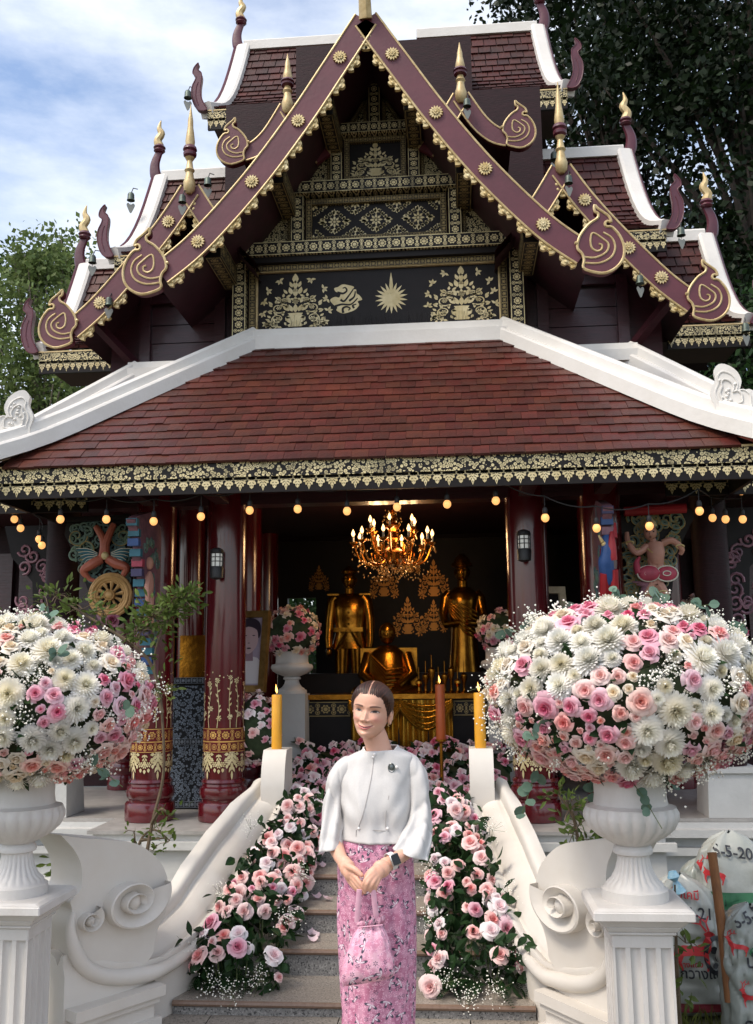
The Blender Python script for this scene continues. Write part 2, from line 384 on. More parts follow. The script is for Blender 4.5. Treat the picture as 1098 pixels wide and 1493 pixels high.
# ================================================================ ground
g = MB(); g.grid(lambda u, v: (lerp(-150, 150, u), lerp(-40, 260, v), 0), 4, 4)
M('soil', '#4c4a30', .95, col2='#3a3a24', scale=2.5, bump=.5, bscale=12)
tag(g.build('ground', 'soil', None, 0), kind='structure')
def speckle(name, base, spk, dark, sc=260, rough=.4):
    m = bpy.data.materials.new(name); m.use_nodes = True; nt = m.node_tree; b = nt.nodes['Principled BSDF']; tc = nt.nodes.new('ShaderNodeTexCoord')
    n = nt.nodes.new('ShaderNodeTexNoise'); n.inputs['Scale'].default_value = sc*.35; n.inputs['Detail'].default_value = 6; n.inputs['Roughness'].default_value = .8
    n2 = nt.nodes.new('ShaderNodeTexNoise'); n2.inputs['Scale'].default_value = sc*.42; n2.inputs['Detail'].default_value = 3
    n3 = nt.nodes.new('ShaderNodeTexNoise'); n3.inputs['Scale'].default_value = 1.6; n3.inputs['Detail'].default_value = 5
    mp = nt.nodes.new('ShaderNodeMapping'); mp.inputs['Location'].default_value = (3, 7, 2)
    nt.links.new(tc.outputs['Object'], n.inputs[0]); nt.links.new(tc.outputs['Object'], mp.inputs[0]); nt.links.new(mp.outputs[0], n2.inputs[0]); nt.links.new(tc.outputs['Object'], n3.inputs[0])
    def rp(s, a, c):
        r = nt.nodes.new('ShaderNodeMapRange'); r.inputs[1].default_value = a; r.inputs[2].default_value = c; nt.links.new(s, r.inputs[0]); return r.outputs[0]
    c = mixc(nt, rp(n.outputs[0], .5, .62), C4(base), C4(spk)); c = mixc(nt, rp(n2.outputs[0], .56, .62), c, C4(dark))
    c = mixc(nt, mth(nt, 'MULTIPLY', rp(n3.outputs[0], .5, .75), .35), c, C4(dark))
    nt.links.new(c, b.inputs['Base Color']); b.inputs['Roughness'].default_value = rough; MATS[name] = m
speckle('granite_tread', '#8d8378', '#b0a698', '#5a544e'); speckle('granite_riser', '#7a7875', '#a5a29d', '#3f3e3d'); speckle('granite_paving', '#8b8277', '#aa9f92', '#5d5750', 240, .55)
M('granite_nose', '#6b5444', .4, col2='#7d6656', scale=60); M('marble_top', '#8f8b86', .35, col2='#a9a5a0', scale=9)
pv = MB(); pv.poly([(-1.25, -3, .004), (1.5, -3, .004), (1.5, 4.9, .004), (-1.25, 4.9, .004)]); po = tag(pv.build('paving', 'black_matte', None, 0), kind='structure')
sl = MB(); sl.box((0, 0, 0), (.594, .594, .02)); slm = sl.mesh('paving_slab', 'granite_paving', 0)
for i in range(4):
    for j in range(11):
        x, y = -.95+i*.6+.05, 4.6-j*.6
        put('paving_slab', slm, po, (x, y, .004+random.uniform(0, .0015)))

# ================================================================ temple
TEM = thing('temple_building', (0, 7.5, 0), 'ornate maroon and gold wooden temple hall with stacked gables and tiled porch roof', 'temple')
YB = 7.4
# ---- platform
pf = MB()
pf.box((0, 8.9, .27), (7.6, 4.0, .54)); pf.box((0, 6.66, .27), (3.7, .5, .54)); pf.box((0, 6.4, .08), (3.86, .1, .16)); pf.box((0, 6.395, .47), (3.82, .06, .05)); 
pf.box((0, 6.86, .08), (7.7, .1, .16)); pf.box((0, 6.87, .36), (7.66, .06, .05)); pf.box((0, 6.86, .48), (7.7, .1, .05))
PF = pf.build('platform', 'white_base', TEM)
mt_ = MB(); mt_.box((0, 6.66, .552), (3.76, .56, .022)); mt_.box((0, 8.95, .5535), (7.7, 4.06, .022)); mt_.build('marble_floor', 'marble_top', PF)
for sx in (-1, 1):
    b = MB(); b.frustum((sx*2.42, 7.1, .566), (.34, .34), (.31, .31), .30); b.box((sx*2.42, 7.1, .88), (.36, .36, .04)); b.build('plinth', 'white_base', PF)
# ---- columns
RC = .145
def column(cx, cy, ornate=True, z1=2.95, mat='column_red', par=TEM, r=RC, z0=.566):
    b = MB()
    b.lathe([(r*.92, z0+.28), (r*1.0, z0+.42), (r, z1)], (cx, cy, 0), 28); o = b.build('column', mat, par, 60)
    s = r/.145; k = MB(); k.lathe([(.172*s, 0), (.175*s, .01), (.175*s, .11), (.168*s, .125), (.15*s, .13), (.15*s, .145), (.163*s, .16), (.17*s, .19), (.163*s, .225), (.15*s, .235), (.148*s, .25), (.157*s, .262), (.15*s, .28), (.134*s, .285)], (cx, cy, z0), 28)
    k.build('column_base', mat, o, 40)
    if not ornate: return o
    R = r+.0025
    def fn(u, v, w): a = u/R; return (cx+(R+w)*sin(a), cy-(R+w)*cos(a), v)
    bb = MB(); n = 36; circ = 2*pi*R
    for z, h in ((1.195, .09), (1.105, .07)):
        q = round(circ/h)
        bb.grid(lambda u, v: fn(u*circ, z-h+v*h, 0), n, 1, lambda u, v: (u*q, v))
    bb.build('gold_band', 'stencil_red', o, 60)
    m = MB(); rr = random.Random(int(cx*100))
    per = circ/5
    for i in range(5):
        u0 = i*per
        for k_ in range(7):
            t = k_/6-.5; sag = .075*(1-4*t*t)
            flat(flower(u0+t*per*.92, 1.0-sag+.02, .021, 6), fn, m)
            flat([drop(u0+t*per*.92, .985-sag+.01, -pi/2, .03, .02)], fn, m)
        flat([[(x*.11+u0, y*.13+1.03) for x, y in p] for p in lam_small(False)], fn, m)
        flat([[(x*.13+u0+per/2, y*.19+1.035) for x, y in p] for p in lam_big(False)], fn, m)
    for i in range(13):
        u0 = (i+rr.uniform(-.2, .2))*circ/13; h = rr.uniform(.2, .34); ph = rr.uniform(0, 6); am = rr.uniform(.004, .012)
        st = [(u0+am*sin(ph+k_*.7), 1.2+h*k_/9) for k_ in range(10)]; flat(strip(st, .005, .003), fn, m)
        flat(flower(st[-1][0], st[-1][1]+.01, rr.uniform(.018, .026), 7), fn, m)
        for k_ in range(2, 9): flat([drop(st[k_][0], st[k_][1], pi/2+rr.choice((-1, 1))*rr.uniform(.5, 1), rr.uniform(.02, .034), .012)], fn, m)
        if rr.random() < .6: flat(flower(u0+rr.uniform(-.02, .02), 1.24+rr.uniform(0, .1), .02, 6), fn, m)
    for i in range(34): flat([disc(i*circ/34, 1.555+rr.uniform(-.03, .035), rr.uniform(.0035, .007), 7)], fn, m)
    tag(m.build('gold_stencil', 'gold_leaf', o, 0), kind='stuff'); return o
for sx in (-1, 1):
    column(sx*1.085, 6.85); column(sx*1.61, 6.85)
    column(sx*2.42, 7.1, False, 2.9, 'dark_wood', z0=.9, r=.125)
    for (x, y) in ((1.25, 8.3), (1.75, 8.3), (1.4, 9.9), (2.42, 8.6)): column(sx*x, y, False, 3.0, 'column_red', TEM, .12)

# ---- fascia with gold pendants
BIGP, SMLP = lam_big(), lam_small()
BIGK = mirror([drop(.05, -.2, -.35, .22, .05), drop(.04, -.32, -.8, .24, .05), drop(.03, -.5, -1.1, .2, .045), drop(.17, -.08, -.2, .14, .05), drop(.02, -.06, -.6, .14, .04)])+[drop(0, -.1, -pi/2, .16, .05), drop(0, -.68, -pi/2, .18, .04), disc(0, -.42, .035, 6)]
SMLK = mirror([drop(.03, -.18, -.5, .14, .045), drop(.03, -.4, -.7, .17, .05), drop(.02, -.58, -1.2, .16, .04)])+[drop(0, -.08, -pi/2, .2, .04)]
def fascia(par, p0, p1, n, h1=.105, h2=.1, per=.148, lace='lace', shift=.012):
    p0, p1, n = V(p0), V(p1), V(n).normalized(); t = (p1-p0); Lg = t.length; t.normalize(); up = V((0, 0, 1))
    a = MB(); bandbox(a, p0-up*h1/2, p1-up*h1/2, h1, .03, n); o = a.build('fascia_board', lace, par, 0)
    b = MB(); bandbox(b, p0-up*(h1+h2/2)-n*shift, p1-up*(h1+h2/2)-n*shift, h2, .028, n); b.build('pendant_board', 'black', o, 0)
    m = MB(); kk = MB(); k = max(1, round(Lg/per)); pr = Lg/k; o0 = p0-up*(h1+.002)+n*(.031-shift)
    for i in range(k):
        f = plane_fn(o0+t*pr*(i+.25), t, up, n); flat([[(x*pr*.82, y*h2*.9) for x, y in p] for p in BIGP], f, m); flat([[(x*pr*.82, y*h2*.9) for x, y in p] for p in BIGK], f, kk, .0012)
        f = plane_fn(o0+t*pr*(i+.75), t, up, n); flat([[(x*pr*.75, y*h2*.85) for x, y in p] for p in SMLP], f, m); flat([[(x*pr*.75, y*h2*.85) for x, y in p] for p in SMLK], f, kk, .0012)
    flat([[(0, 0), (Lg, 0), (Lg, -h2*.16), (0, -h2*.16)]], plane_fn(o0, t, up, n), m); tag(m.build('gold_pendants', 'gold_leaf', o, 0), kind='stuff'); tag(kk.build('pendant_veins', 'black', o, 0), kind='stuff')
    e = MB(); bandbox(e, p0+up*.0-n*.0, p1+up*.0, .012, .036, n); e.build('gold_fillet', 'gold', o, 0)
    return o

# ---- porch roof
EX, EY, EZ, RX, RY, RZ = 2.42, 5.95, 2.93, 1.03, 7.37, 4.19
PR = MB()
c = [(-EX, EY, EZ), (EX, EY, EZ), (RX, RY, RZ), (-RX, RY, RZ)]
PR.poly([V(p)-V((0, 0, .02)) for p in c])
for sx in (-1, 1): PR.poly([(sx*EX, EY, EZ-.02), (sx*EX, 7.4, EZ-.02), (sx*RX, 7.4, RZ-.02), (sx*RX, RY, RZ-.02)])
PRO = PR.build('porch_roof', 'roof_under', TEM, 0)
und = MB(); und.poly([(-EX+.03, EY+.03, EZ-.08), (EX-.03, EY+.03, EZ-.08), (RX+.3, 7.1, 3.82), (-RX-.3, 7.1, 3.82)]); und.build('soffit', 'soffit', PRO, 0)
sl_dir = V((0, RY-EY, RZ-EZ)); SLL = sl_dir.length; sd_ = sl_dir.normalized(); nrm = V((0, -sd_.z, sd_.y))
NR = 17; ex = SLL/NR
tm = MB(); tm.box((0, 0, 0), (.107, ex*1.45, .017)); tmesh = tm.mesh('roof_tile', 'roof_tile', 0)
tilt = math.radians(-4.2); base_rot = Matrix((V((1, 0, 0)), sd_, nrm)).transposed().to_quaternion() @ Matrix.Rotation(tilt, 3, 'X').to_quaternion()
stuff = MB(); cnt = 0; rr = random.Random(3)
for i in range(NR):
    s = (i+.42)*ex; lim = lerp(EX, RX, (i+.3)/NR); off = .0545*(i % 2)+rr.uniform(-.008, .008); k = int(2*lim/.109)+2
    for j in range(-k//2, k//2+1):
        x = j*.109+off
        if abs(x) > lim-.01: continue
        p = V((x, EY, EZ))+sd_*(s-ex*.18+rr.uniform(-.004, .004))+nrm*(.014+rr.uniform(-.002, .003))
        q = base_rot @ Matrix.Rotation(rr.gauss(0, .008), 3, 'Z').to_quaternion() @ Matrix.Rotation(rr.gauss(0, .008), 3, 'Y').to_quaternion()
        if cnt < 300: put('roof_tile', tmesh, PRO, p, q)
        else:
            R3 = q.to_matrix(); stuff.add(tm, lambda v: R3 @ v+p)
        cnt += 1
tag(stuff.build('upper_roof_tiles', 'roof_tile', PRO, 0), kind='stuff')
def tile_rows(par, fn, nr, wdt, name='tile_rows', mat='roof_tile_dull', th=.02):
    """courses of tiles over a slope fn(u across, v up)->(point); each tile an island"""
    m = MB(); rr = random.Random(nr)
    for i in range(nr):
        v0, v1 = i/nr, min(1, (i+1.25)/nr); Lg = (fn(1, v0)-fn(0, v0)).length; k = max(2, int(Lg/wdt)); o = .5*(i % 2)
        for j in range(-1, k+1):
            u0, u1 = max(0, (j+o)/k+.003), min(1, (j+1+o)/k-.003)
            if u1-u0 < .01: continue
            a, b, c_, d = fn(u0, v0), fn(u1, v0), fn(u1, v1), fn(u0, v1); n = (b-a).cross(d-a).normalized()
            if n.z < 0: n = -n
            h = n*(th+rr.uniform(-.004, .004)); m.poly([a+h, b+h, c_+n*.003, d+n*.003]); m.poly([a, b, b+h, a+h]); 
    return tag(m.build(name, mat, par, 0), kind='stuff')
for sx in (-1, 1):
    tile_rows(PRO, lambda u, v: V((sx*lerp(EX, RX, v), lerp(lerp(EY, RY, v), 7.4+.0*v, u), lerp(EZ, RZ, v))), 17, .11, 'side_tiles', 'roof_tile')
fascia(PRO, (-EX-.02, EY-.0, EZ-.012), (EX+.02, EY, EZ-.012), (0, -1, 0))
for sx in (-1, 1): fascia(PRO, (sx*(EX), EY+1.2, EZ-.012) if sx < 0 else (EX, EY+.0, EZ-.012), (sx*EX, EY, EZ-.012) if sx < 0 else (EX, EY+1.2, EZ-.012), (sx, 0, 0))
def sweep_cap(pts, prof, par, name='hip_cap', mat='white_plaster', up=(0, 0, 1)):
    """prof: half outline [(side, height)] mirrored; swept along pts"""
    m = MB(); pts = [V(p) for p in pts]; full = prof+[(-a, b) for a, b in reversed(prof)]; n = len(full); up = V(up)
    for k, p in enumerate(pts):
        t = (pts[min(k+1, len(pts)-1)]-pts[max(k-1, 0)]).normalized(); s = t.cross(up).normalized(); u2 = s.cross(t)
        m.v += [tuple(p+s*a+u2*b) for a, b in full]
    for k in range(len(pts)-1):
        for j in range(n):
            q = (j+1) % n; m.f.append((k*n+j, k*n+q, (k+1)*n+q, (k+1)*n+j))
    m.f.append(tuple(range(n))); m.f.append(tuple((len(pts)-1)*n+j for j in range(n-1, -1, -1)))
    return m.build(name, mat, par, 30)
CAP = [(.125, -.06), (.125, .03), (.115, .045), (.085, .05), (.08, .105), (.06, .125)]
for sx in (-1, 1):
    a, b = V((sx*1.0, 7.4, 4.225)), V((sx*(EX+.02), EY-.02, EZ+.04))
    pts = [a.lerp(b, t)+V((0, 0, .05*max(0, t-.75)**2*16)) for t in [k/12 for k in range(13)]]+[b+V((sx*.1, -.1, -.01))]
    sweep_cap(pts, CAP, PRO)
    # white flame finial on the hip end
    out = [(.13, -.02), (-.06, -.02), (-.085, .06), (-.1, .13), (-.07, .2), (-.075, .25), (-.045, .285), (0, .275), (.045, .235), (.065, .175), (.05, .12), (.1, .13), (.145, .09), (.15, .03)]
    out = cm(out, 3, True); base = V((sx*2.33, 6.03, 3.14))
    ux = V((sx*.97, -.22, 0)).normalized(); nn = V((sx*.22, .97, 0)).normalized(); f = plane_fn(base, ux, (0, 0, 1), nn, 1.15)
    m = MB(); m.prism(out, f, -.035, .035); fo = m.build('white_finial', 'white_plaster', PRO, 30)
    m = MB()
    for sc, w in ((.72, .04), (.45, .044)):
        cx_, cy_ = -.01, .12
        for sg in (-1, 1): m.tube([f(cx_+(x-cx_)*sc, cy_+(y-cy_)*sc, sg*w*.9) for x, y in out+out[:1]], .006, 5, False)
    for q in range(14):
        for sg in (-1, 1): m.ball(f(random.uniform(-.05, .04), random.uniform(.03, .2), sg*.036), .011, 6, 4)
    m.build('relief', 'white_plaster', fo, 60)
sweep_cap([(-1.06, 7.36, 4.2), (1.06, 7.36, 4.2)], [(.11, -.08), (.11, .03), (.075, .04), (.07, .1)], PRO, 'ridge_cap')
# bird spikes on the ridge
m = MB()
for i in range(64):
    x = -1.0+i*2/63
    for k in range(2):
        m.tube([(x, 7.36, 4.3), (x+random.uniform(-.03, .03), 7.36+random.uniform(-.07, .02), 4.37+random.uniform(0, .05))], .0012, 3, False)
m.box((0, 7.36, 4.303), (2.04, .03, .006)); m.build('bird_spikes', 'wire', PRO, 0)

# ---- rear skirt roof
K = [(-2.0, 7.4, 3.97), (2.0, 7.4, 3.97)]; KE = (2.95, 6.5, 2.93)
RSO = MB(); RSO.box((0, 7.5, 3.9), (3.9, .1, .1)); RSO = RSO.build('skirt_roof', 'roof_under', TEM, 0)
for sx in (-1, 1):
    RS = MB(); RS.poly([(sx*.9, 7.4, 3.95), (sx*2.0, 7.4, 3.95), (sx*KE[0], KE[1], KE[2]-.02), (sx*.9, KE[1], KE[2]-.02)]); RS.poly([(sx*2.0, 7.4, 3.95), (sx*2.0, 10.4, 3.95), (sx*KE[0], 10.4, KE[2]-.02), (sx*KE[0], KE[1], KE[2]-.02)]); RS.build('roof_deck', 'roof_under', RSO, 0)
for sx in (-1, 1):
    tile_rows(RSO, lambda u, v: V((sx*lerp(lerp(1.2, 1.0, v), lerp(KE[0], 2.0, v), u), lerp(KE[1], 7.4, v), lerp(KE[2], 3.96, v))), 14, .11, 'front_tiles', 'roof_tile')
    tile_rows(RSO, lambda u, v: V((sx*lerp(KE[0], 2.0, v), lerp(lerp(KE[1], 7.4, v), 10.4, u), lerp(KE[2], 3.96, v))), 14, .11, 'side_tiles', 'roof_tile')
    sweep_cap([(sx*1.1, 7.36, 3.98), (sx*2.03, 7.36, 3.98)], [(.1, -.06), (.1, .03), (.07, .04), (.06, .09)], RSO, 'ridge_cap')
    a, b = V((sx*1.97, 7.42, 3.99)), V((sx*(KE[0]+.05), KE[1]-.05, KE[2]+.03)); sweep_cap([a, a.lerp(b, .5), b], CAP, RSO)
    for s0, s1 in (((sx*2.0, KE[1]), (sx*KE[0], KE[1])),):
        p, q = sorted((s0, s1)); fascia(RSO, (*p, KE[2]-.012), (*q, KE[2]-.012), (0, -1, 0))
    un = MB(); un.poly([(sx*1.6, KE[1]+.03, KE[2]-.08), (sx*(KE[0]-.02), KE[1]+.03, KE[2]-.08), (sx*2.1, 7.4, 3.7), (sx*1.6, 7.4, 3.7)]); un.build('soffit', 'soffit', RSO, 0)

# ---- hall body
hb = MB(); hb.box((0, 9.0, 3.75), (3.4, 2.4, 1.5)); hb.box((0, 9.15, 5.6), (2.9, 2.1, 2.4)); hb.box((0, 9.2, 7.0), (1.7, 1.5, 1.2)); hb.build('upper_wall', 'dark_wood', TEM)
ce = MB(); ce.box((0, 8.75, 3.03), (5.2, 3.9, .05)); ce.build('ceiling', 'wall_wood', TEM)
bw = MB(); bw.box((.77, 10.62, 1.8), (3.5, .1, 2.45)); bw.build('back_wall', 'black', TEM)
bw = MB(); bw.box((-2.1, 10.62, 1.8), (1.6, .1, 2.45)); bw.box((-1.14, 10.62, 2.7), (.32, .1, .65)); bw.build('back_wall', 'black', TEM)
for sx in (-1, 1):
    bw = MB(); bw.box((sx*3.25, 8.75, 1.8), (1.55, .1, 2.45)); bw.build('gallery_wall', 'dark_wood', TEM)
    bw = MB(); bw.box((sx*3.2, 7.9, 2.98), (1.6, 1.8, .05)); bw.build('gallery_ceiling', 'wall_wood', TEM)
    for x in (2.85, 3.3, 3.75):
        bw = MB(); bw.box((sx*x, 8.66, 1.75), (.38, .05, 1.9)); bw.build('gallery_panel', 'wall_wood', TEM)
for sx in (-1, 1):
    wl = MB(); wl.box((sx*2.45, 9.65, 1.8), (.1, 1.9, 2.45)); wl.build('side_wall', 'dark_wood', TEM)
bm_ = MB(); bm_.box((0, 6.85, 2.86), (5.0, .16, .16)); bm_.box((0, 6.85, 2.98), (4.6, .12, .1)); bm_.build('beam', 'wall_wood', TEM)
for sx in (-1, 1):
    for x in (1.085, 1.61): b = MB(); b.box((sx*x, 6.45, 2.83), (.1, .85, .1)); b.build('beam', 'wall_wood', TEM)

# ---- pediment
pd = MB(); ol = [(-1.2, 4.2), (1.2, 4.2), (1.2, 4.93), (.62, 5.55), (.3, 6.02), (0, 6.5), (-.3, 6.02), (-.62, 5.55), (-1.2, 4.93)]
pd.prism(ol, plane_fn((0, YB, 0)), 0, -.1); PD = pd.build('pediment', 'dark_wood', TEM, 0)
def stbeam(x0, z0, x1, z1, wd, dep=.05, mat='stencil', name='stencil_beam'):
    b = MB(); bandbox(b, (x0, YB-.004, z0), (x1, YB-.004, z1), wd, dep); return b.build(name, mat, PD, 0)
def rectframe(x0, x1, z0, z1, wd, dep, mat):
    b = MB(); y = YB-.004
    for p, q in (((x0, z0+wd/2), (x1, z0+wd/2)), ((x0, z1-wd/2), (x1, z1-wd/2))): bandbox(b, (p[0], y, p[1]), (q[0], y, q[1]), wd, dep)
    for x in (x0+wd/2, x1-wd/2): bandbox(b, (x, y, z0+wd), (x, y, z1-wd), wd, dep-.002)
    b.build('panel_frame', mat, PD, 0)
def panel(x0, x1, z0, z1, mat='black'):
    b = MB(); b.box(((x0+x1)/2, YB-.008, (z0+z1)/2), (x1-x0, .014, z1-z0)); b.build('panel', mat, PD, 0)
stbeam(-1.12, 4.2, -1.12, 4.9, .105, .1); stbeam(1.12, 4.2, 1.12, 4.9, .105, .1)
panel(-1.05, 1.05, 4.25, 4.86); rectframe(-1.045, 1.045, 4.255, 4.865, .05, .05, 'stencil_dim'); rectframe(-.99, .99, 4.31, 4.82, .012, .04, 'gold')
stbeam(-1.12, 4.975, 1.12, 4.975, .11, .13)
dk = MB(); dk.box((0, YB-.05, 4.893), (2.26, .1, .05)); dk.build('ledge', 'black', PD)
panel(-.56, .56, 5.06, 5.4); rectframe(-.575, .575, 5.045, 5.425, .045, .05, 'stencil_dim')
for sx in (-1, 1): stbeam(sx*.645, 5.035, sx*.645, 5.45, .1, .08)
stbeam(-.72, 5.5, .72, 5.5, .1, .12)
panel(-.23, .23, 5.6, 5.93); rectframe(-.255, .255, 5.565, 5.955, .04, .05, 'stencil_dim')
for sx in (-1, 1): stbeam(sx*.32, 5.555, sx*.32, 5.96, .09, .08)
stbeam(-.38, 6.005, .38, 6.005, .085, .12); stbeam(0, 6.05, 0, 6.42, .09, .07)
for sx in (-1, 1):
    for tri in ([(.72, 5.06), (1.06, 5.06), (.72, 5.4)], [(.39, 5.58), (.62, 5.58), (.39, 5.88)], [(.08, 6.06), (.22, 6.06), (.08, 6.3)]):
        m = MB(); m.prism([(sx*x, z) for x, z in tri], plane_fn((0, YB, 0)), .012, 0); q = m.build('spandrel', 'lace_fine', PD, 0)
        cx_, cz_ = sum(p[0] for p in tri)/3, sum(p[1] for p in tri)/3
        m = MB(); tr = tri+tri[:1]
        for p_, q_ in zip(tr, tr[1:]): bandbox(m, (sx*p_[0], YB-.003, p_[1]), (sx*q_[0], YB-.003, q_[1]), .03, .03)
        m.build('frame', 'stencil_dim', q, 0)
om = MB(); fy = plane_fn((0, YB-.0175, 0))
# lower panel: two flower vases, two emblems, scattered blossoms
for cx_ in (-.67, .68): flat([[(x*.42+cx_, y*.335+4.34) for x, y in p] for p in vase_motif()], fy, om)
rb = random.Random(5)
for cx_ in (-.67, .68):
    for sx in (-1, 1):
        for k, (dx, z) in enumerate(((.24, 4.38), (.27, 4.47), (.26, 4.57), (.23, 4.66), (.13, 4.745))):
            a = rb.uniform(0, 6)
            flat([drop(cx_+sx*dx, z, a+t, .04, .02) for t in (0, .9, -.9, 2.4)], fy, om)
EMO = [(358, 103), (375, 97), (395, 86), (420, 90), (447, 100), (438, 112), (455, 112), (457, 130), (470, 140), (482, 160), (462, 167), (468, 185), (450, 205), (425, 215), (395, 220), (368, 205), (372, 191), (355, 178), (340, 155), (362, 142), (380, 146), (386, 126), (366, 119)]
EMC = [[(386, 156), (402, 164), (424, 138), (442, 112)], [(372, 122), (398, 128), (414, 116), (408, 102), (396, 104)], [(362, 186), (392, 178), (432, 180), (462, 152)], [(398, 218), (396, 198), (412, 190), (428, 198), (420, 207)], [(424, 164), (446, 146), (452, 120)], [(446, 198), (440, 186), (456, 180)]]
ek = lambda q: (-.255+(q[0]-410)*.00185, 4.56-(q[1]-155)*.00185)
om.prism(cm([ek(q) for q in EMO], 3, True), fy, .0, -.002)
ec = MB()
for q in EMC: flat(strip(cm([ek(z) for z in q], 5), .02, .009), fy, ec, .0012)
ec.build('emblem_lines', 'black', PD, 0)
om.poly([fy(x, z, .0008) for x, z in disc(.115, 4.555, .036, 12)])
flat([drop(.115+cos(2*pi*k/18+pi/2)*.02, 4.555+sin(2*pi*k/18+pi/2)*.02, 2*pi*k/18+pi/2, .2 if k == 0 else .115, .03 if k == 0 else .024) for k in range(18)], fy, om)
# middle panel: lattice of lozenges
def lozenge(cx_, cz, a, b, clip=None):
    o = []
    for k in range(4):
        for t in (.15, .38, .62, .85):
            pa = [(a, 0), (0, b), (-a, 0), (0, -b), (a, 0)]; x = lerp(pa[k][0], pa[k+1][0], t); y = lerp(pa[k][1], pa[k+1][1], t)
            o.append(drop(cx_+x*.93, cz+y*.93, atan2(-y, -x)+.5, .038, .024)); o.append(drop(cx_+x*.6, cz+y*.6, atan2(y, x)-.6, .04, .022))
    o += flower(cx_, cz, b*.42, 8)
    o += [drop(cx_+sx*a*.4, cz, 0 if sx > 0 else pi, a*.5, .03) for sx in (-1, 1)]+[drop(cx_, cz+sx*b*.4, pi/2*sx, b*.5, .03) for sx in (-1, 1)]
    return [p for p in o if all(abs(x) < .535 and 5.085 < y < 5.385 for x, y in p)] if clip else o
for cx_ in (-.345, 0, .345): flat(lozenge(cx_, 5.235, .155, .125), fy, om)
for cx_ in (-.52, -.1725, .1725, .52):
    for cz in (5.08, 5.39): flat(lozenge(cx_, cz, .15, .12, True), fy, om)
flat([[(x*.36, y*.235+5.605) for x, y in p] for p in vase_motif(2)], fy, om)
tag(om.build('gold_ornament', 'gold_leaf', PD, 0), kind='stuff')

# ---- gable tiers
FRILL = MB(); fr = cm([(0, 0), (.02, -.03), (.045, -.035), (.05, -.055), (.08, -.05), (.09, -.03), (.115, -.03), (.13, -.045), (.15, -.02), (.15, 0)], 3)
FRILL.prism(fr, lambda u, v, w: (u, w, v), -.016, .016)
for q in ((.035, -.015), (.075, -.028), (.11, -.014)): FRILL.ball((q[0], -.016, q[1]), (.017, .01, .012), 8, 5)
CURL = [(-.105, -.115), (-.05, -.14), (.01, -.148), (.07, -.12), (.108, -.07), (.117, -.005), (.098, .06), (.06, .112), (.03, .118), (.022, .135), (.035, .15), (.055, .143), (.045, .175), (.02, .198), (-.012, .225), (-.03, .245), (-.03, .21), (-.012, .195), (-.018, .168), (-.06, .14), (-.1, .095), (-.125, .05), (-.132, 0), (-.11, -.03), (-.1, -.07)]
CURL_IN = [(-.105, -.05), (-.04, -.058), (.02, -.03), (.035, .015), (.005, .05), (-.045, .085), (-.06, .045), (-.055, .0), (-.03, -.02), (-.005, -.012), (0, .012), (-.018, .02)]
CURL_MID = [(-.1, -.085), (-.02, -.09), (.045, -.06), (.07, -.005), (.055, .05), (.01, .085)]
def bargeboard(par, cl, wd, Y, sx, ros, curl=None, csc=1.0, ros_r=.052, frill=True, thick=.05):
    """cl: centre line [(x,z)] from apex outward for the right side; mirrored by sx"""
    c_ = cm(cl, 10); n = len(c_); up_, lo_ = [], []
    for k, (x, z) in enumerate(c_):
        a, b = c_[max(k-1, 0)], c_[min(k+1, n-1)]; d = V((b[0]-a[0], b[1]-a[1])).normalized(); s = 1 if d.x >= 0 else -1
        nx, nz = -d.y*s, d.x*s; up_.append((x+nx*wd/2, z+nz*wd/2)); lo_.append((x-nx*wd/2, z-nz*wd/2))
    f = lambda u, v, w: V((sx*u, Y-w, v))
    m = MB()
    for k in range(n-1): m.prism([lo_[k], lo_[k+1], up_[k+1], up_[k]], f, thick/2, -thick/2)
    o = m.build('bargeboard', 'board_maroon', par, 30)
    e = MB()
    for ln in (up_, lo_): e.tube([f(x, z, thick/2) for x, z in ln], .0085, 6)
    e.build('gold_edge', 'gold', o)
    for (x, z) in ros:
        r = MB(); ang = lambda k_: 2*pi*k_/14
        for k_ in range(14): r.prism(drop(x+cos(ang(k_))*ros_r*.2, z+sin(ang(k_))*ros_r*.2, ang(k_), ros_r*.85, ros_r*.36), f, thick/2+.016, thick/2, True, False)
        for k_ in range(8): r.prism(drop(x, z, 2*pi*k_/8, ros_r*.5, ros_r*.26), f, thick/2+.024, thick/2, True, False)
        r.ball(f(x, z, thick/2+.02), ros_r*.18, 8, 6); r.build('rosette', 'gold_pale', o, 30)
    if frill:
        acc = 0; k = 2
        while k < n-2:
            a, b = V((lo_[k][0], 0, lo_[k][1])), V((lo_[k+1][0], 0, lo_[k+1][1])); d = (b-a); L_ = d.length
            if acc <= 0:
                d.normalize(); pn = V((-d.z, 0, d.x)); pn = pn if pn.z > 0 else -pn
                m = MB(); m.add(FRILL, lambda p: f(a.x+d.x*p.x+pn.x*p.z, a.z+d.z*p.x+pn.z*p.z, -p.y)); m.build('gold_frill', 'gold_pale', o, 40); acc = .17
            acc -= L_; k += 1
    if curl:
        cx_, cz = curl; g_ = lambda u, v, w: f(cx_+u*csc, cz+v*csc, w); oc = cm(CURL, 3, True)
        m = MB(); m.prism(oc, g_, .042, -.03); q = m.build('curl', 'board_maroon', o, 30)
        m = MB(); m.tube([g_(u, v, .042) for u, v in oc+oc[:1]], .008*csc, 6, False)
        for ln in (CURL_IN, CURL_MID): m.tube([g_(u, v, .042) for u, v in cm(ln, 4)], .006*csc, 6)
        m.ball(g_(-.138, .03, .045), .014, 6, 4); m.build('gold_line', 'gold', q)
    return o, up_, lo_
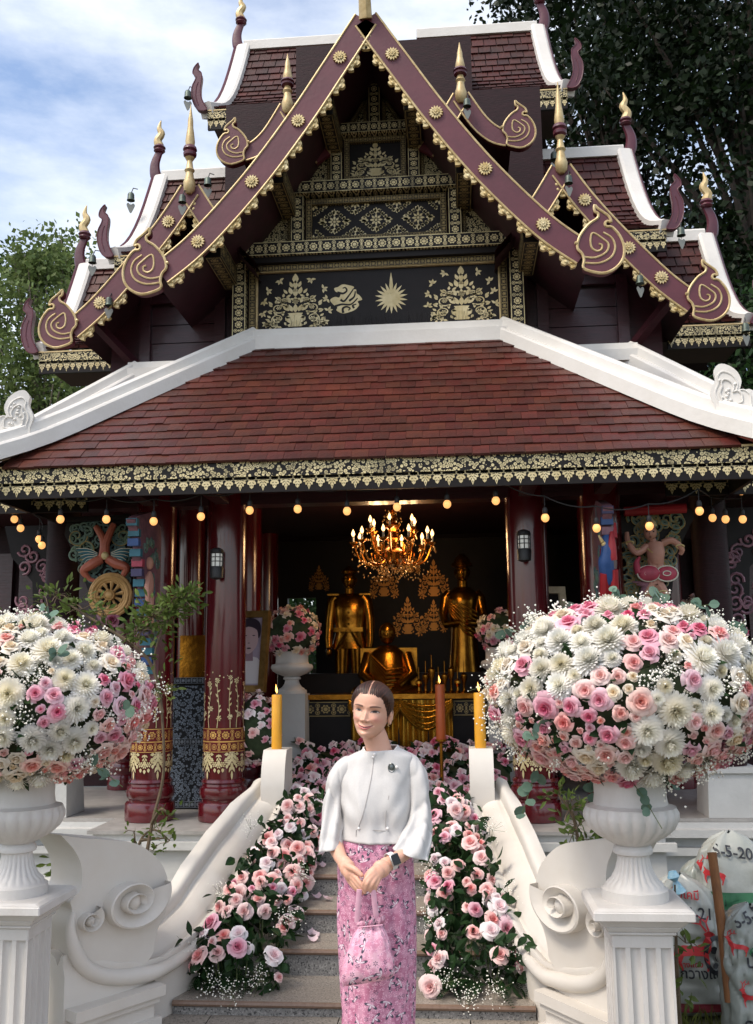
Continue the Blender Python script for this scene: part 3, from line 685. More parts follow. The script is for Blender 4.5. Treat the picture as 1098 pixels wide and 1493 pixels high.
def gable_sheet(par, ol_r, Y0, Y1, name, both=True, mat='roof_tile_dull'):
    m = MB(); n = len(ol_r)
    for k in range(n-1):
        (x0, z0), (x1, z1) = ol_r[k], ol_r[k+1]
        m.poly([(x0, Y0, z0), (x1, Y0, z1), (x1, Y1, z1), (x0, Y1, z0)]); m.poly([(x0, Y0, z0-.07), (x1, Y0, z1-.07), (x1, Y1, z1-.07), (x0, Y1, z0-.07)], mi=1)
    return m.build(name, [mat, 'soffit'], par, 20)
A_CL = [(0, 6.5), (.26, 6.09), (.52, 5.69), (.872, 5.21), (1.276, 4.755), (1.56, 4.52)]
GA = MB(); GA.box((0, 7.9, 6.53), (.1, 2.4, .1)); GAO = GA.build('front_gable', 'white_plaster', TEM)
for sx in (-1, 1):
    o, u_, l_ = bargeboard(GAO, A_CL, .185, 6.65, sx, [(.52, 5.687), (.872, 5.214), (1.276, 4.757), (.2, 6.19)], (1.685, 4.555), 1.32)
    ol_ = [(sx*x, z-.03) for x, z in cm([(0, 6.55)]+[(x+.03, z+.03) for x, z in A_CL[1:]], 4)]
    gable_sheet(GAO, ol_, 6.66, 9.4, 'roof_slope')
    for (x, z) in ((1.2, 4.78), (.72, 5.36), (.335, 5.9)):      # purlin ends
        b = MB(); b.box((sx*x, 7.09, z-.01), (.12, .66, .15)); q = b.build('purlin', 'black', PD)
        b = MB(); bandbox(b, (sx*x-.0605*sx, 6.77, z-.01), (sx*x-.0605*sx, 7.38, z-.01), .14, .003, (-sx, 0, 0)); bandbox(b, (sx*x, 6.77, z-.087), (sx*x, 7.38, z-.087), .11, .003, (0, 0, -1))
        b.build('stencil', 'stencil_dim', q, 0)
        b = MB()
        for k in (-1, 1): b.lathe([(.001, .012), (.012, .01), (.022, 0), (.022, -.01)], (0, 0, 0), 12); 
        b2 = MB()
        for k in (-1, 1): b2.add(b, lambda p: V((sx*x+k*.028, 6.755-p.z, z+.02)) + V((p.x, 0, p.y)))
        b2.build('studs', 'gold_pale', q)
# apex finial of the front gable
ap = MB(); ap.tube([(0, 6.62, 6.5), (0, 6.56, 6.62), (0, 6.5, 6.78), (0, 6.55, 6.95), (0, 6.6, 7.15)], [.06, .055, .045, .03, .004], 8, flat=.7); ap.build('apex_finial', 'gold', GAO)
def spike(par, p, h, mat='gold'):
    b = MB(); p = V(p); s = h/.6
    b.lathe([(.02, -.12), (.045, -.09), (.05, -.03), (.035, .02), (.03, .06), (.042, .08), (.03, .1), (.022, .16), (.04*1, .19)], p, 12); o = b.build('spike_finial', mat, par)
    b = MB(); b.lathe([(.03, .18*s), (.052, .2*s), (.055, .22*s), (.045, .235*s), (.058, .25*s), (.05, .275*s), (.03, .29*s)], p, 14); b.build('collar', 'maroon', o)
    b = MB(); b.lathe([(.035, .28*s), (.04, .32*s), (.03, .4*s), (.024, .44*s), (.022, .5*s), (.012, .56*s), (.002, .64*s)], p, 12); b.build('tip', mat, o)
for sx in (-1, 1):
    B = MB(); B.box((sx*1.48, 7.7, 5.44), (.08, 1.1, .08)); BO = B.build('side_gable', 'maroon', TEM)
    cl = [(1.48, 5.42), (1.662, 5.135), (1.908, 4.815), (2.199, 4.478), (2.42, 4.28)]
    o, u_, l_ = bargeboard(BO, cl, .165, 7.1, sx, [(1.648, 5.155), (1.96, 4.745), (2.19, 4.495)], (2.535, 4.315), 1.22)
    bargeboard(BO, [(1.48, 5.42), (1.34, 5.19), (1.21, 5.0)], .165, 7.104, sx, [], None)
    gable_sheet(BO, [(sx*x, z) for x, z in [(1.48, 5.5), (1.72, 5.16), (1.95, 4.87), (2.24, 4.54), (2.45, 4.36)]], 7.11, 8.3, 'roof_slope')
    gable_sheet(BO, [(sx*x, z) for x, z in [(1.48, 5.5), (1.2, 5.08), (.95, 4.8)]], 7.11, 8.3, 'roof_slope')
    spike(BO, (sx*1.48, 7.06, 5.5), .62)
    # wall under the side gable with boards and struts
    wl = MB(); wl.box((sx*1.72, 7.66, 4.36), (1.14, .08, .82)); W_ = wl.build('gable_wall', 'wall_wood', BO)
    for i in range(4): b = MB(); b.box((sx*1.66, 7.605, 4.08+i*.16), (.56, .03, .152)); b.build('plank', 'wall_wood', W_)
    for x in (1.34, 1.98): b = MB(); b.box((sx*x, 7.59, 4.34), (.09, .09, .8)); b.build('post', 'wall_wood', W_)
    b = MB(); b.box((sx*1.66, 7.59, 4.7), (.62, .07, .07)); b.build('rail', 'wall_wood', W_)
    for x0, x1, z0, z1 in ((1.98, 2.32, 4.05, 4.42),):
        b = MB(); b.tube([(sx*x0, 7.58, z0), (sx*x1, 7.2, z1)], .045, 4); b.build('strut', 'wall_wood', W_, 0)
    CG = MB(); CG.box((sx*.74, 7.8, 6.17), (.07, .9, .07)); CO = CG.build('upper_side_gable', 'maroon', TEM)
    cl = [(.72, 6.22), (.86, 5.99), (.98, 5.87), (1.09, 5.83)]
    bargeboard(CO, cl, .14, 7.3, sx, [], (1.19, 5.885), 1.05, frill=False)
    bargeboard(CO, [(.72, 6.22), (.56, 5.95), (.42, 5.75)], .14, 7.304, sx, [], None, frill=False)
    gable_sheet(CO, [(sx*x, z) for x, z in [(.72, 6.3), (.9, 6.04), (1.0, 5.94), (1.12, 5.9)]], 7.31, 8.2, 'roof_slope')
    spike(CO, (sx*.72, 7.27, 6.28), .4)
# ---- wings
def flame_tip(par, pts, rad, mat, name, flat_=.5):
    b = MB(); b.tube(cm(pts, 4), [interp([(i/(len(rad)-1), r) for i, r in enumerate(rad)], k/(4*(len(pts)-1))) for k in range(4*(len(pts)-1)+1)], 8, flat=flat_, nrm=(0, 1, 0)); return b.build(name, mat, par)
def chofa(par, x, y, z, sx, s=1.0):
    q = lambda a, b: (x+sx*a*s, y, z+b*s)
    o = flame_tip(par, [q(.02, -.1), q(.09, .05), q(.1, .2), q(.05, .35)], [.04*s, .068*s, .058*s, .045*s], 'maroon', 'ridge_finial')
    b = MB(); b.lathe([(.05*s, 0), (.07*s, .02*s), (.06*s, .04*s), (.075*s, .06*s), (.055*s, .09*s)], q(.05, .34), 12); b.build('collar', 'maroon', o)
    flame_tip(o, [q(.05, .42), q(.075, .5), q(.03, .58), q(.06, .66), q(.04, .76)], [.055*s, .05*s, .045*s, .03*s, .004], 'gold', 'gold_tip', .8)
TAIL = [(-.06, -.2), (.02, -.2), (.07, -.13), (.095, -.03), (.09, .06), (.06, .13), (.055, .17), (.085, .2), (.08, .25), (.055, .29), (.03, .31), (.045, .26), (.03, .23), (.0, .2), (-.005, .14), (.005, .05), (.0, -.05), (-.03, -.13)]
def naga_tail(par, x, y, z, sx, s=1.0):
    oc = cm(TAIL, 3, True); g_ = lambda u, v, w: V((x+sx*u*s, y-w, z+v*s)); m = MB(); m.prism(oc, g_, .03, -.03); o = m.build('tail_finial', 'maroon', par, 30)
    m = MB(); m.tube([g_(u, v, .03) for u, v in oc+oc[:1]], .006, 5, False); m.tube([g_(u, v, .03) for u, v in cm([(.02, -.15), (.05, -.05), (.045, .05), (.03, .1)], 4)], .005, 5); m.build('raised_edge', 'board_maroon', o); return o
def wing(xin, x0, x1, Ye, ze, Yr, zr, nr, fx):
    for sx in (-1, 1):
        def fn(u, v, dy=0): return V((sx*lerp(xin, lerp(x0, x1, v**.7), u), lerp(Ye, Yr, v), ze+(zr-ze)*(v-.22*sin(pi*v))))
        m = MB(); m.grid(lambda u, v: fn(u, v)-V((0, 0, .015)), 1, 10); m.grid(lambda u, v: (lambda p: V((p.x, 2*Yr-p.y, p.z)))(fn(u, v)), 1, 10)
        o = m.build('wing_roof', 'roof_under', TEM, 20); tile_rows(o, fn, nr, .12)
        pts = [fn(1, v) for v in [k/10 for k in range(11)]]
        sweep_cap([p+V((0, 0, .0)) for p in pts], [(.075, -.08), (.075, .045), (.05, .06)], o, 'verge_cap')
        sweep_cap([fn(0, 1), fn(1.0, 1)], [(.06, -.05), (.06, .05), (.04, .07)], o, 'ridge_cap')
        e0, e1 = V((sx*fx, Ye+.02, ze-.03)), V((sx*(x0-.02), Ye+.02, ze-.03)); e0, e1 = (e0, e1) if sx > 0 else (e1, e0)
        fascia(o, e0, e1, (0, -1, 0), .085, .11, .11, 'lace_fine')
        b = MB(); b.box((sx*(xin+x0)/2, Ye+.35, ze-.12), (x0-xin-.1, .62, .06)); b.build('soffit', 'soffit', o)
        b = MB(); b.tube([fn(1, v)+V((sx*.09, 0, .02)) for v in [k/10 for k in range(11)]], .035, 6, flat=.5); b.build('verge_board', 'maroon', o)
        chofa(o, sx*x1, Yr, zr, sx, .86); naga_tail(o, sx*(x0+.04), Ye-.02, ze+.16, sx, 1.0)
wing(.9, 2.53, 2.33, 8.2, 5.43, 9.0, 6.6, 17, 1.7)
wing(1.2, 3.12, 2.97, 8.0, 4.46, 8.7, 5.54, 16, 2.42)
wing(.3, 1.78, 1.58, 8.6, 7.1, 9.4, 8.3, 17, .5)
# ================================================================ staircase
SXC = .055
ST = thing('stone_staircase', (SXC, 4.7, 0), 'grey granite staircase rising between the white scroll balustrades', 'staircase')
STEPS = [(4.70, 0, .078, .84), (5.08, .078, .205, .80), (5.37, .205, .325, .74), (5.69, .325, .44, .68), (6.02, .44, .56, .64), (6.40, .56, .561, .6)]
for k in range(5):
    Y, z0, z1, hw = STEPS[k]; Y2 = STEPS[k+1][0]
    b = MB(); b.box((SXC, (Y+Y2)/2+.1, (z0+z1-.03)/2-.01), (2*hw, Y2-Y+.2, z1-.03-z0+.02)); q = b.build('riser', 'granite_riser', ST)
    b = MB(); b.box((SXC, (Y+Y2)/2+.02, z1-.0125), (2*hw, Y2-Y+.05, .025)); t_ = b.build('tread', 'granite_tread', ST)
    b = MB(); b.tube([(SXC-hw, Y-.006, z1-.013), (SXC+hw, Y-.006, z1-.013)], .0135, 8); b.build('nosing', 'granite_nose', t_)

# ================================================================ scroll balustrades (traced on the left, mirrored)
PLAN = cm([(-.525, 6.3), (-.565, 6.05), (-.61, 5.75), (-.67, 5.35), (-.745, 4.95), (-.835, 4.65), (-.96, 4.41), (-1.12, 4.2)], 10)
def on_wall(px, py, off=0.0):
    d = FW+RT*((px-PW/2)/FPX)+UP*((PH/2-py)/FPX); best = None
    for k in range(len(PLAN)):
        a = V(PLAN[max(k-1, 0)]); b = V(PLAN[min(k+1, len(PLAN)-1)]); t = (b-a).normalized(); n = V((-t.y, t.x))
        if n.x < 0: n = -n
        p = V(PLAN[k])-n*off; r = V((p.x-CAM.x, p.y)); e = abs(r.x*d.y-r.y*d.x)/r.length
        if best is None or e < best[0]: best = (e, k, CAM.z+d.z*(r.y/d.y))
    return best[1], best[2]
def table(pts, off): return sorted([on_wall(x, y, off) for x, y in pts])
ZL = table([(416, 1168), (405, 1195), (380, 1245), (350, 1292), (320, 1335), (290, 1368), (262, 1395), (235, 1414), (205, 1422), (170, 1424), (140, 1420), (118, 1408)], 0)
ZT = table([(398, 1140), (365, 1148), (335, 1172), (300, 1212), (262, 1262), (240, 1300), (215, 1325), (180, 1345), (150, 1352), (118, 1356)], .24)
NP = len(PLAN)
def frame(k):
    a = V(PLAN[max(k-1, 0)]); b = V(PLAN[min(k+1, NP-1)]); t = (b-a).normalized(); n = V((-t.y, t.x)); n = n if n.x > 0 else -n
    return V(PLAN[k]), n
def rail_prof():
    o = []
    for q in [i/30 for i in range(31)]:
        if q < .2: bl = .04*sin(pi*q/.2)+.014
        elif q < .26: bl = -.004
        elif q < .66: bl = .004+.012*sin(pi*(q-.26)/.4)
        elif q < .72: bl = -.006
        else: bl = .04*sin(pi*(q-.72)/.28)+.004
        o.append((q, bl))
    return o
RP = rail_prof()
def balustrade(sx, label):
    X = lambda p: V((p.x if sx < 0 else 2*SXC-p.x, p.y, p.z))
    T = thing('stair_balustrade', X(V((-.75, 5.0, 0))), label, 'balustrade', 'scroll balustrades flanking the stairs')
    m = MB(); rows = []
    for k in range(NP):
        p, n = frame(k); zl, zt = interp(ZL, k), interp(ZT, k); zt = max(zt, zl+.05); row = []
        row.append(V((p.x, p.y, -.01))+V((n.x, n.y, 0))*.02); row.append(V((p.x, p.y, zl-.028))+V((n.x, n.y, 0))*.02)
        for q, bl in RP:
            lat = -.24*(q**1.15); dz = zt-zl; nl = V((-dz, -.24)).normalized(); up = abs(nl.y); ins = abs(nl.x)
            row.append(V((p.x+n.x*(lat+bl*ins), p.y+n.y*(lat+bl*ins), lerp(zl, zt, q)+bl*up)))
        row.append(V((p.x-n.x*.26, p.y-n.y*.26, zt-.05))); row.append(V((p.x-n.x*.26, p.y-n.y*.26, -.01))); rows.append(row)
    nr = len(rows[0])
    for r in rows: m.v += [tuple(X(p)) for p in r]
    for k in range(NP-1):
        for j in range(nr-1): m.f.append((k*nr+j, (k+1)*nr+j, (k+1)*nr+j+1, k*nr+j+1))
    m.f.append(tuple(range(nr))); m.f.append(tuple((NP-1)*nr+j for j in range(nr)))
    m.build('rail', 'white_stair', T, 50)
    # newel block at the head of the stairs
    b = MB(); pr = [(6.44, .56), (6.2, .56), (6.14, .86), (6.165, .98), (6.2, 1.05), (6.23, 1.088), (6.44, 1.088)]
    b.prism([(y, z) for y, z in pr], lambda u, v, w: X(V((w, u, v))), -.675, -.525); b.build('newel_block', 'white_stair', T, 30)
    # scroll plate
    k0 = on_wall(165, 1310)[0]; p0, n0 = frame(k0); nn = V((n0.x, n0.y, 0)); o3 = V((p0.x, p0.y, 0))+nn*.008; tx = V((-nn.y, nn.x, 0)); tx = tx if tx.x > 0 else -tx
    def pl(px, py):
        d = FW+RT*((px-PW/2)/FPX)+UP*((PH/2-py)/FPX); t = (o3-CAM).dot(nn)/d.dot(nn); h = CAM+d*t-o3; return (h.dot(tx), h.z)
    f = lambda u, v, w: X(o3+tx*u+V((0, 0, v))+nn*w)
    out = [(89, 1218), (121, 1222), (160, 1225), (198, 1230), (227, 1249), (242, 1273), (246, 1303), (241, 1332), (232, 1350), (226, 1372), (222, 1392), (200, 1412), (150, 1420), (121, 1424), (112, 1401), (103, 1377), (100, 1352), (105, 1327), (103, 1314), (117, 1298), (120, 1278), (117, 1256), (106, 1236)]
    o2 = [pl(*q) for q in out]; o2 = [o2[0]]+cm(o2[1:13], 4)+cm(o2[13:], 4)
    b = MB(); b.prism(o2, f, 0, -.24); b.build('scroll_plate', 'white_stair', T, 40)
    def spiral_relief(cx, cy, R, sy, name, turns=2.15, h0=.055, a0=0.0):
        kx = sy
        rad = lambda t: R*max(.06, exp(-t/(2*pi)*.78))
        b = MB(); n = int(turns*40); T2 = turns*2*pi
        def pt(t, r, h): a = a0-t; return f(cx+kx*r*cos(a), cy+r*sin(a), h)
        for i in range(n):
            t0, t1 = T2*i/n, T2*(i+1)/n
            hh = lambda t: h0+.014*t/(2*pi)
            for (qa, qb) in ((0, .12), (.12, .55), (.55, 1)):
                def hq(t, q): return hh(t)*(1 if q <= .12 else lerp(1, .35, (q-.12)/.88)) - (0.004 if q == 0 else 0)
                r = lambda t, q: lerp(rad(t), rad(t+2*pi), q)
                b.poly([pt(t0, r(t0, qa), hq(t0, qa)), pt(t1, r(t1, qa), hq(t1, qa)), pt(t1, r(t1, qb), hq(t1, qb)), pt(t0, r(t0, qb), hq(t0, qb))])
            b.poly([pt(t0, rad(t0), hh(t0)-.004), pt(t1, rad(t1), hh(t1)-.004), pt(t1, rad(t1)*1.02, -.01 if t0 < 2*pi else 0), pt(t0, rad(t0)*1.02, -.01 if t0 < 2*pi else 0)])
        b.ball(f(cx, cy, .03), (rad(T2)*1.3, rad(T2)*1.3, rad(T2)*1.5), 14, 8)
        me = b.mesh(name, 'white_stair', 0); bm = bmesh.new(); bm.from_mesh(me); bmesh.ops.remove_doubles(bm, verts=bm.verts, dist=.0004); bm.to_mesh(me); bm.free()
        me.polygons.foreach_set('use_smooth', [True]*len(me.polygons)); me.set_sharp_from_angle(angle=math.radians(40)); link(name, me, T)
    c1 = pl(188, 1312); e = pl(246, 1303); e2 = pl(188, 1362)
    spiral_relief(c1[0], c1[1], abs(e2[1]-c1[1]), abs(e[0]-c1[0])/abs(e2[1]-c1[1])*.93, 'large_spiral', a0=.35)
    c2 = pl(126, 1341); spiral_relief(c2[0], c2[1], .062, 1.2, 'small_spiral', 1.9, .04, .9)
    rw = []
    for q in ((402, 1202), (380, 1247), (350, 1294), (320, 1337), (290, 1370), (264, 1395)):
        k, z = on_wall(*q); pw, nw = frame(k); rw.append(tuple(V((pw.x, pw.y, z+.012))+V((nw.x, nw.y, 0))*.014))
    rw += [tuple(o3+tx*u+V((0, 0, v))+nn*.004) for u, v in [pl(*q) for q in ((235, 1413), (205, 1421), (172, 1425), (143, 1421), (120, 1407), (107, 1382), (102, 1354), (106, 1331))]]
    rp = cm(rw, 6); b = MB(); b.tube([X(V(q)) for q in rp], [interp([(0, .014), (.3, .024), (.55, .036), (.85, .032), (1, .01)], k/(len(rp)-1)) for k in range(len(rp))], 14); b.build('scroll_roll', 'white_stair', T, 60)
    # plinth under the scroll
    a, b_ = V(pl(213, 1430)), V(pl(112, 1430)); ctr = X(o3+tx*((a.x+b_.x)/2)-nn*.1)
    ang = atan2(tx.y, tx.x); ang = ang if sx < 0 else -ang; R3 = Matrix.Rotation(ang, 3, 'Z'); wl = abs(a.x-b_.x)
    b = MB(); b.box((ctr.x, ctr.y, .175), (wl+.1, .36, .045), R3); b.box((ctr.x, ctr.y, .14), (wl+.06, .33, .03), R3); b.box((ctr.x, ctr.y, .06), (wl+.02, .3, .14), R3); b.box((ctr.x, ctr.y, .03), (wl+.07, .35, .07), R3)
    b.build('scroll_plinth', 'white_stair', T, 0)
balustrade(-1, 'white scroll-ended stair balustrade on the side of the temple framed portrait')
balustrade(1, 'white scroll-ended stair balustrade on the side of the printed sacks')

# ================================================================ candles
def candle(p, h, r, mat, label, tilt=0, holder=0):
    p = V(p); T = thing('candle', p, label, 'candle')
    b = MB(); b.lathe([(r*.98, 0), (r, .01), (r*.985, h-.006), (r*.9, h), (r*.6, h-.004), (.001, h-.006)], p, 20); b.build('wax', mat, T)
    b = MB(); b.tube([p+V((0, 0, h-.006)), p+V((.002, 0, h+.018))], .0018, 5); b.build('wick', 'black_matte', T)
    b = MB(); b.lathe([(.001, 0), (.006, .012), (.0075, .022), (.005, .036), (.0015, .052), (.0004, .06)], (0, 0, 0), 10)
    c_ = MB(); c_.add(b, lambda v: p+V((v.x-v.z*.12, v.y, v.z+h+.008))); c_.build('flame', 'flame', T)
    if holder:
        b = MB(); b.lathe([(.06, -holder), (.06, -holder+.02), (.015, -holder+.04), (.012, -.03), (.045, -.012), (.045, 0)], p, 14); b.build('holder', 'gold_statue', T)
candle((-.605, 6.31, 1.088), .345, .034, 'wax_yellow', 'lit yellow candle on the newel block beside the framed portrait')
candle((.71, 6.31, 1.088), .345, .036, 'wax_yellow', 'lit yellow candle on the newel block under the large flower arrangement')
candle(P(643, 1078, 7.3), .40, .036, 'wax_orange', 'lit orange candle standing among the roses before the gold cloth', holder=P(643, 1078, 7.3).z-.566)

# ================================================================ pedestals and urns
def pedestal(cx, cy, label):
    T = thing('pedestal', (cx, cy, 0), label, 'pedestal', 'fluted white pedestals')
    hs, nf = .112, 4; pts = []
    for s in range(4):
        R2 = Matrix.Rotation(s*pi/2, 2)
        L_ = [(-hs, -hs)]
        for i in range(nf):
            c0 = -hs+(i+.5)*2*hs/nf; w_ = hs/nf*.68
            L_ += [(c0-w_, -hs)]+[(c0-w_*cos(pi*q/5), -hs+.017*sin(pi*q/5)) for q in range(1, 5)]+[(c0+w_, -hs)]
        pts += [tuple(R2 @ V(q)) for q in L_]
    b = MB(); b.prism(pts, lambda u, v, w: V((cx+u, cy+v, w)), .1, .55); b.build('fluted_shaft', 'white_urn', T, 50)
    b = MB(); b.box((cx, cy, .05), (.32, .32, .1)); b.frustum((cx, cy, .1), (.3, .3), (.228, .228), .03); b.build('foot', 'white_urn', T, 0)
    b = MB(); b.box((cx, cy, .572), (.226, .226, .05)); b.box((cx, cy, .602), (.25, .25, .012)); b.frustum((cx, cy, .608), (.256, .256), (.285, .285), .022); b.frustum((cx, cy, .63), (.29, .29), (.34, .34), .028)
    b.box((cx, cy, .675), (.372, .372, .034)); b.frustum((cx, cy, .692), (.372, .372), (.33, .33), .01); o = b.build('cap', 'white_urn', T, 0); o.modifiers.new('b', 'BEVEL').width = .004
    return T
UP_ = [(.145, 0), (.147, .02), (.145, .045), (.128, .055), (.124, .068), (.098, .09), (.078, .13), (.068, .175), (.07, .19), (.086, .197), (.088, .21), (.084, .223), (.072, .232), (.1, .247), (.15, .275), (.19, .31), (.208, .35), (.208, .375), (.2, .392), (.2, .4), (.182, .405), (.166, .412), (.16, .45), (.161, .52), (.172, .575), (.16, .58), (.14, .54), (.12, .53)]
LA_ = [0, 0, 0, 0, .04, .09, .1, .08, 0, 0, 0, 0, 0, .05, .06, .06, .06, .05, .03, 0, 0, 0, 0, 0, 0, 0, 0, 0]
def urn(cx, cy, z, label, s=1.0, par=None, grp='white garden urns on pedestals'):
    b = MB(); b.lathe([(r*s, q*s) for r, q in UP_], (cx, cy, z), 132, 22, LA_); o = b.build('garden_urn', 'white_urn', None, 50); return tag(o, label, 'urn', grp)
for sx, w_ in ((-1, 'beside the twisted shrub'), (1, 'beside the printed sacks')):
    pedestal(sx*1.25, 4.0, 'square fluted white pedestal '+w_); urn(sx*1.25, 4.0, .701, 'white gadrooned garden urn full of flowers on the pedestal '+w_, .87)
# ================================================================ flower kit
def petalmat(name, inner, outer, r1=.9, trl=.22, rnd=.08):
    m = bpy.data.materials.new(name); m.use_nodes = True; nt = m.node_tree; b = nt.nodes['Principled BSDF']; tc = nt.nodes.new('ShaderNodeTexCoord')
    s = nt.nodes.new('ShaderNodeSeparateXYZ'); nt.links.new(tc.outputs['Object'], s.inputs[0])
    r = mth(nt, 'SQRT', mth(nt, 'ADD', mth(nt, 'MULTIPLY', s.outputs[0], s.outputs[0]), mth(nt, 'MULTIPLY', s.outputs[1], s.outputs[1])))
    n = nt.nodes.new('ShaderNodeTexNoise'); n.inputs['Scale'].default_value = 2.5; nt.links.new(tc.outputs['Object'], n.inputs[0])
    r = mth(nt, 'ADD', r, mth(nt, 'MULTIPLY_ADD', n.outputs[0], .4, -.2))
    mr = nt.nodes.new('ShaderNodeMapRange'); mr.inputs[1].default_value = .1; mr.inputs[2].default_value = r1; nt.links.new(r, mr.inputs[0])
    oi = nt.nodes.new('ShaderNodeObjectInfo'); c = mixc(nt, mr.outputs[0], C4(inner), C4(outer))
    hs = nt.nodes.new('ShaderNodeHueSaturation'); nt.links.new(c, hs.inputs['Color']); nt.links.new(mth(nt, 'MULTIPLY_ADD', oi.outputs['Random'], 2*rnd, 1-rnd), hs.inputs['Value'])
    nt.links.new(mth(nt, 'MULTIPLY_ADD', mth(nt, 'FRACT', mth(nt, 'MULTIPLY', oi.outputs['Random'], 13.7)), .5, .7), hs.inputs['Saturation'])
    nt.links.new(hs.outputs[0], b.inputs['Base Color']); b.inputs['Roughness'].default_value = .6; b.inputs['Specular IOR Level'].default_value = .25
    t = nt.nodes.new('ShaderNodeBsdfTranslucent'); nt.links.new(hs.outputs[0], t.inputs[0]); mx = nt.nodes.new('ShaderNodeMixShader'); mx.inputs[0].default_value = trl
    nt.links.new(b.outputs[0], mx.inputs[1]); nt.links.new(t.outputs[0], mx.inputs[2]); nt.links.new(mx.outputs[0], nt.nodes['Material Output'].inputs[0]); MATS[name] = m
petalmat('petal_pink', '#d97a93', '#efc6d0'); petalmat('petal_hot', '#d3647f', '#eaaabb'); petalmat('petal_blush', '#e3a096', '#f3d8cf'); petalmat('petal_cream', '#e6d3b4', '#f1e9dc')
petalmat('petal_soft', '#e7a19f', '#f4d6d0', 1.0); petalmat('petal_white', '#f0eddf', '#f4f2ee', trl=.35); petalmat('petal_ivory', '#ece6cf', '#f1ede3', trl=.35); petalmat('petal_palepink', '#f1d5d9', '#f5eeed', trl=.3); petalmat('petal_dusky', '#8e3a52', '#b98292')
leafmat('leaf_rose', '#2c4526', '#1c3018', .4, .2); leafmat('leaf_euc', '#6f8878', '#546e5e', .55, .25, .2); leafmat('leaf_shrub', '#66763a', '#425424', .45, .35, .3)
M('gyps', '#eeece0', .7); M('core_green', '#3a4a30', .9, col2='#233018', scale=20); M('stem', '#4d5a30', .6); M('twig', '#4e4030', .8, col2='#6a5a44', scale=20)
def rose_mb(n=17, seed=0, opn=1.0, nu=4, nv=4):
    rr = random.Random(seed); m = MB()
    for k in range(n):
        t = k/(n-1); a0 = k*2.399+rr.uniform(-.15, .15); rl = lerp(.1, .92*opn, t**.75)*rr.uniform(.93, 1.07); zl = lerp(.62, .3, t**1.3)*rr.uniform(.92, 1.08); wa = lerp(1.5, .72, t**.6)
        cu = max(0, t-.35)*opn*rr.uniform(.7, 1.3)
        def fn(u, v):
            uu = u*2-1; an = a0+uu*wa*(.3+.7*sin(min(1, v*1.15)*pi*.55)); e = max(0, v-.68)/.32
            rad = .06+(rl-.06)*(v**.85)*(1+.1*sin(v*pi))+.2*cu*e*e-.05*uu*uu*t
            z = -.12*t+zl*sin(min(1, v*1.05)*pi/2)-.36*cu*e*e-.13*uu*uu*v*(.6+t)+.03*sin(5*uu+k)*e
            if abs(uu) < .35: rad += .05*e*t
            return V((rad*cos(an), rad*sin(an), z))
        m.grid(fn, nu, nv)
    m.lathe([(.02, -.3), (.12, -.28), (.2, -.12), (.12, -.02)], (0, 0, 0), 6); return m
def mum_mb(n=210, seed=0):
    rr = random.Random(seed); m = MB()
    for k in range(n):
        t = (k+.5)/n; a = k*2.39996; el = pi/2*(1-t**.62*1.2); d = V((cos(a)*cos(el), sin(a)*cos(el), sin(el))); L_ = lerp(.8, 1.0, t**.5)*rr.uniform(.88, 1.1); s = V((-sin(a), cos(a), 0)); nn = s.cross(d)*(-1)
        w_ = .085*rr.uniform(.8, 1.2); cv = rr.uniform(.02, .16)*(1 if t < .7 else -.6)
        q = [V((0, 0, -.05))+d*L_*x+V((0, 0, 1))*cv*x*x*(-1 if t > .5 else .3) for x in (.15, .6, .88, 1)]; ww = (.4, 1, .9, .25)
        i = len(m.v)
        for p, b in zip(q, ww): m.v += [tuple(p-s*w_*b+nn*.02*b), tuple(p+s*w_*b+nn*.02*b)]
        m.f += [(i+2*j, i+2*j+1, i+2*j+3, i+2*j+2) for j in range(3)]
    return m
ROSE = {}
def rose_mesh(mat, v):
    k = (mat, v)
    if k not in ROSE: ROSE[k] = rose_mb(17 if v != 2 else 12, v+3, (1.0, .85, .68, 1.12)[v]).mesh('rose', mat, 180)
    return ROSE[k]
MUM = {}
def mum_mesh(mat, v):
    k = (mat, v)
    if k not in MUM: MUM[k] = mum_mb(210, v).mesh('chrysanthemum', mat, 0)
    return MUM[k]
LOWROSE = {}
def lowrose(mat):
    if mat not in LOWROSE: LOWROSE[mat] = rose_mb(9, 2, 1.0, 2, 2).mesh('rose', mat, 180)
    return LOWROSE[mat]
def orient(n, spin=0): return V(n).to_track_quat('Z', 'Y') @ Matrix.Rotation(spin, 3, 'Z').to_quaternion()
def leaf_into(m, p, d, n, l, w_, fold=.25, curve=.15, rnd_=False):
    d, n = V(d).normalized(), V(n); s = d.cross(n)
    if s.length < 1e-4: s = d.orthogonal()
    s.normalize(); n = s.cross(d); i = len(m.v); p = V(p)
    if rnd_: prof = ((0, .1), (.25, .8), (.55, 1), (.85, .7), (1, .1))
    else: prof = ((0, .08), (.3, .85), (.55, 1), (.8, .6), (1, .02))
    for x, b in prof:
        c_ = p+d*l*x-n*curve*l*x*x; m.v += [tuple(c_-s*w_*b*.5+n*fold*w_*b*.5), tuple(c_), tuple(c_+s*w_*b*.5+n*fold*w_*b*.5)]
    for j in range(4): m.f += [(i+3*j, i+3*j+1, i+3*j+4, i+3*j+3), (i+3*j+1, i+3*j+2, i+3*j+5, i+3*j+4)]
OCT = [(1, 0, 0), (-1, 0, 0), (0, 1, 0), (0, -1, 0), (0, 0, 1), (0, 0, -1)]; OCF = [(0, 2, 4), (2, 1, 4), (1, 3, 4), (3, 0, 4), (2, 0, 5), (1, 2, 5), (3, 1, 5), (0, 3, 5)]
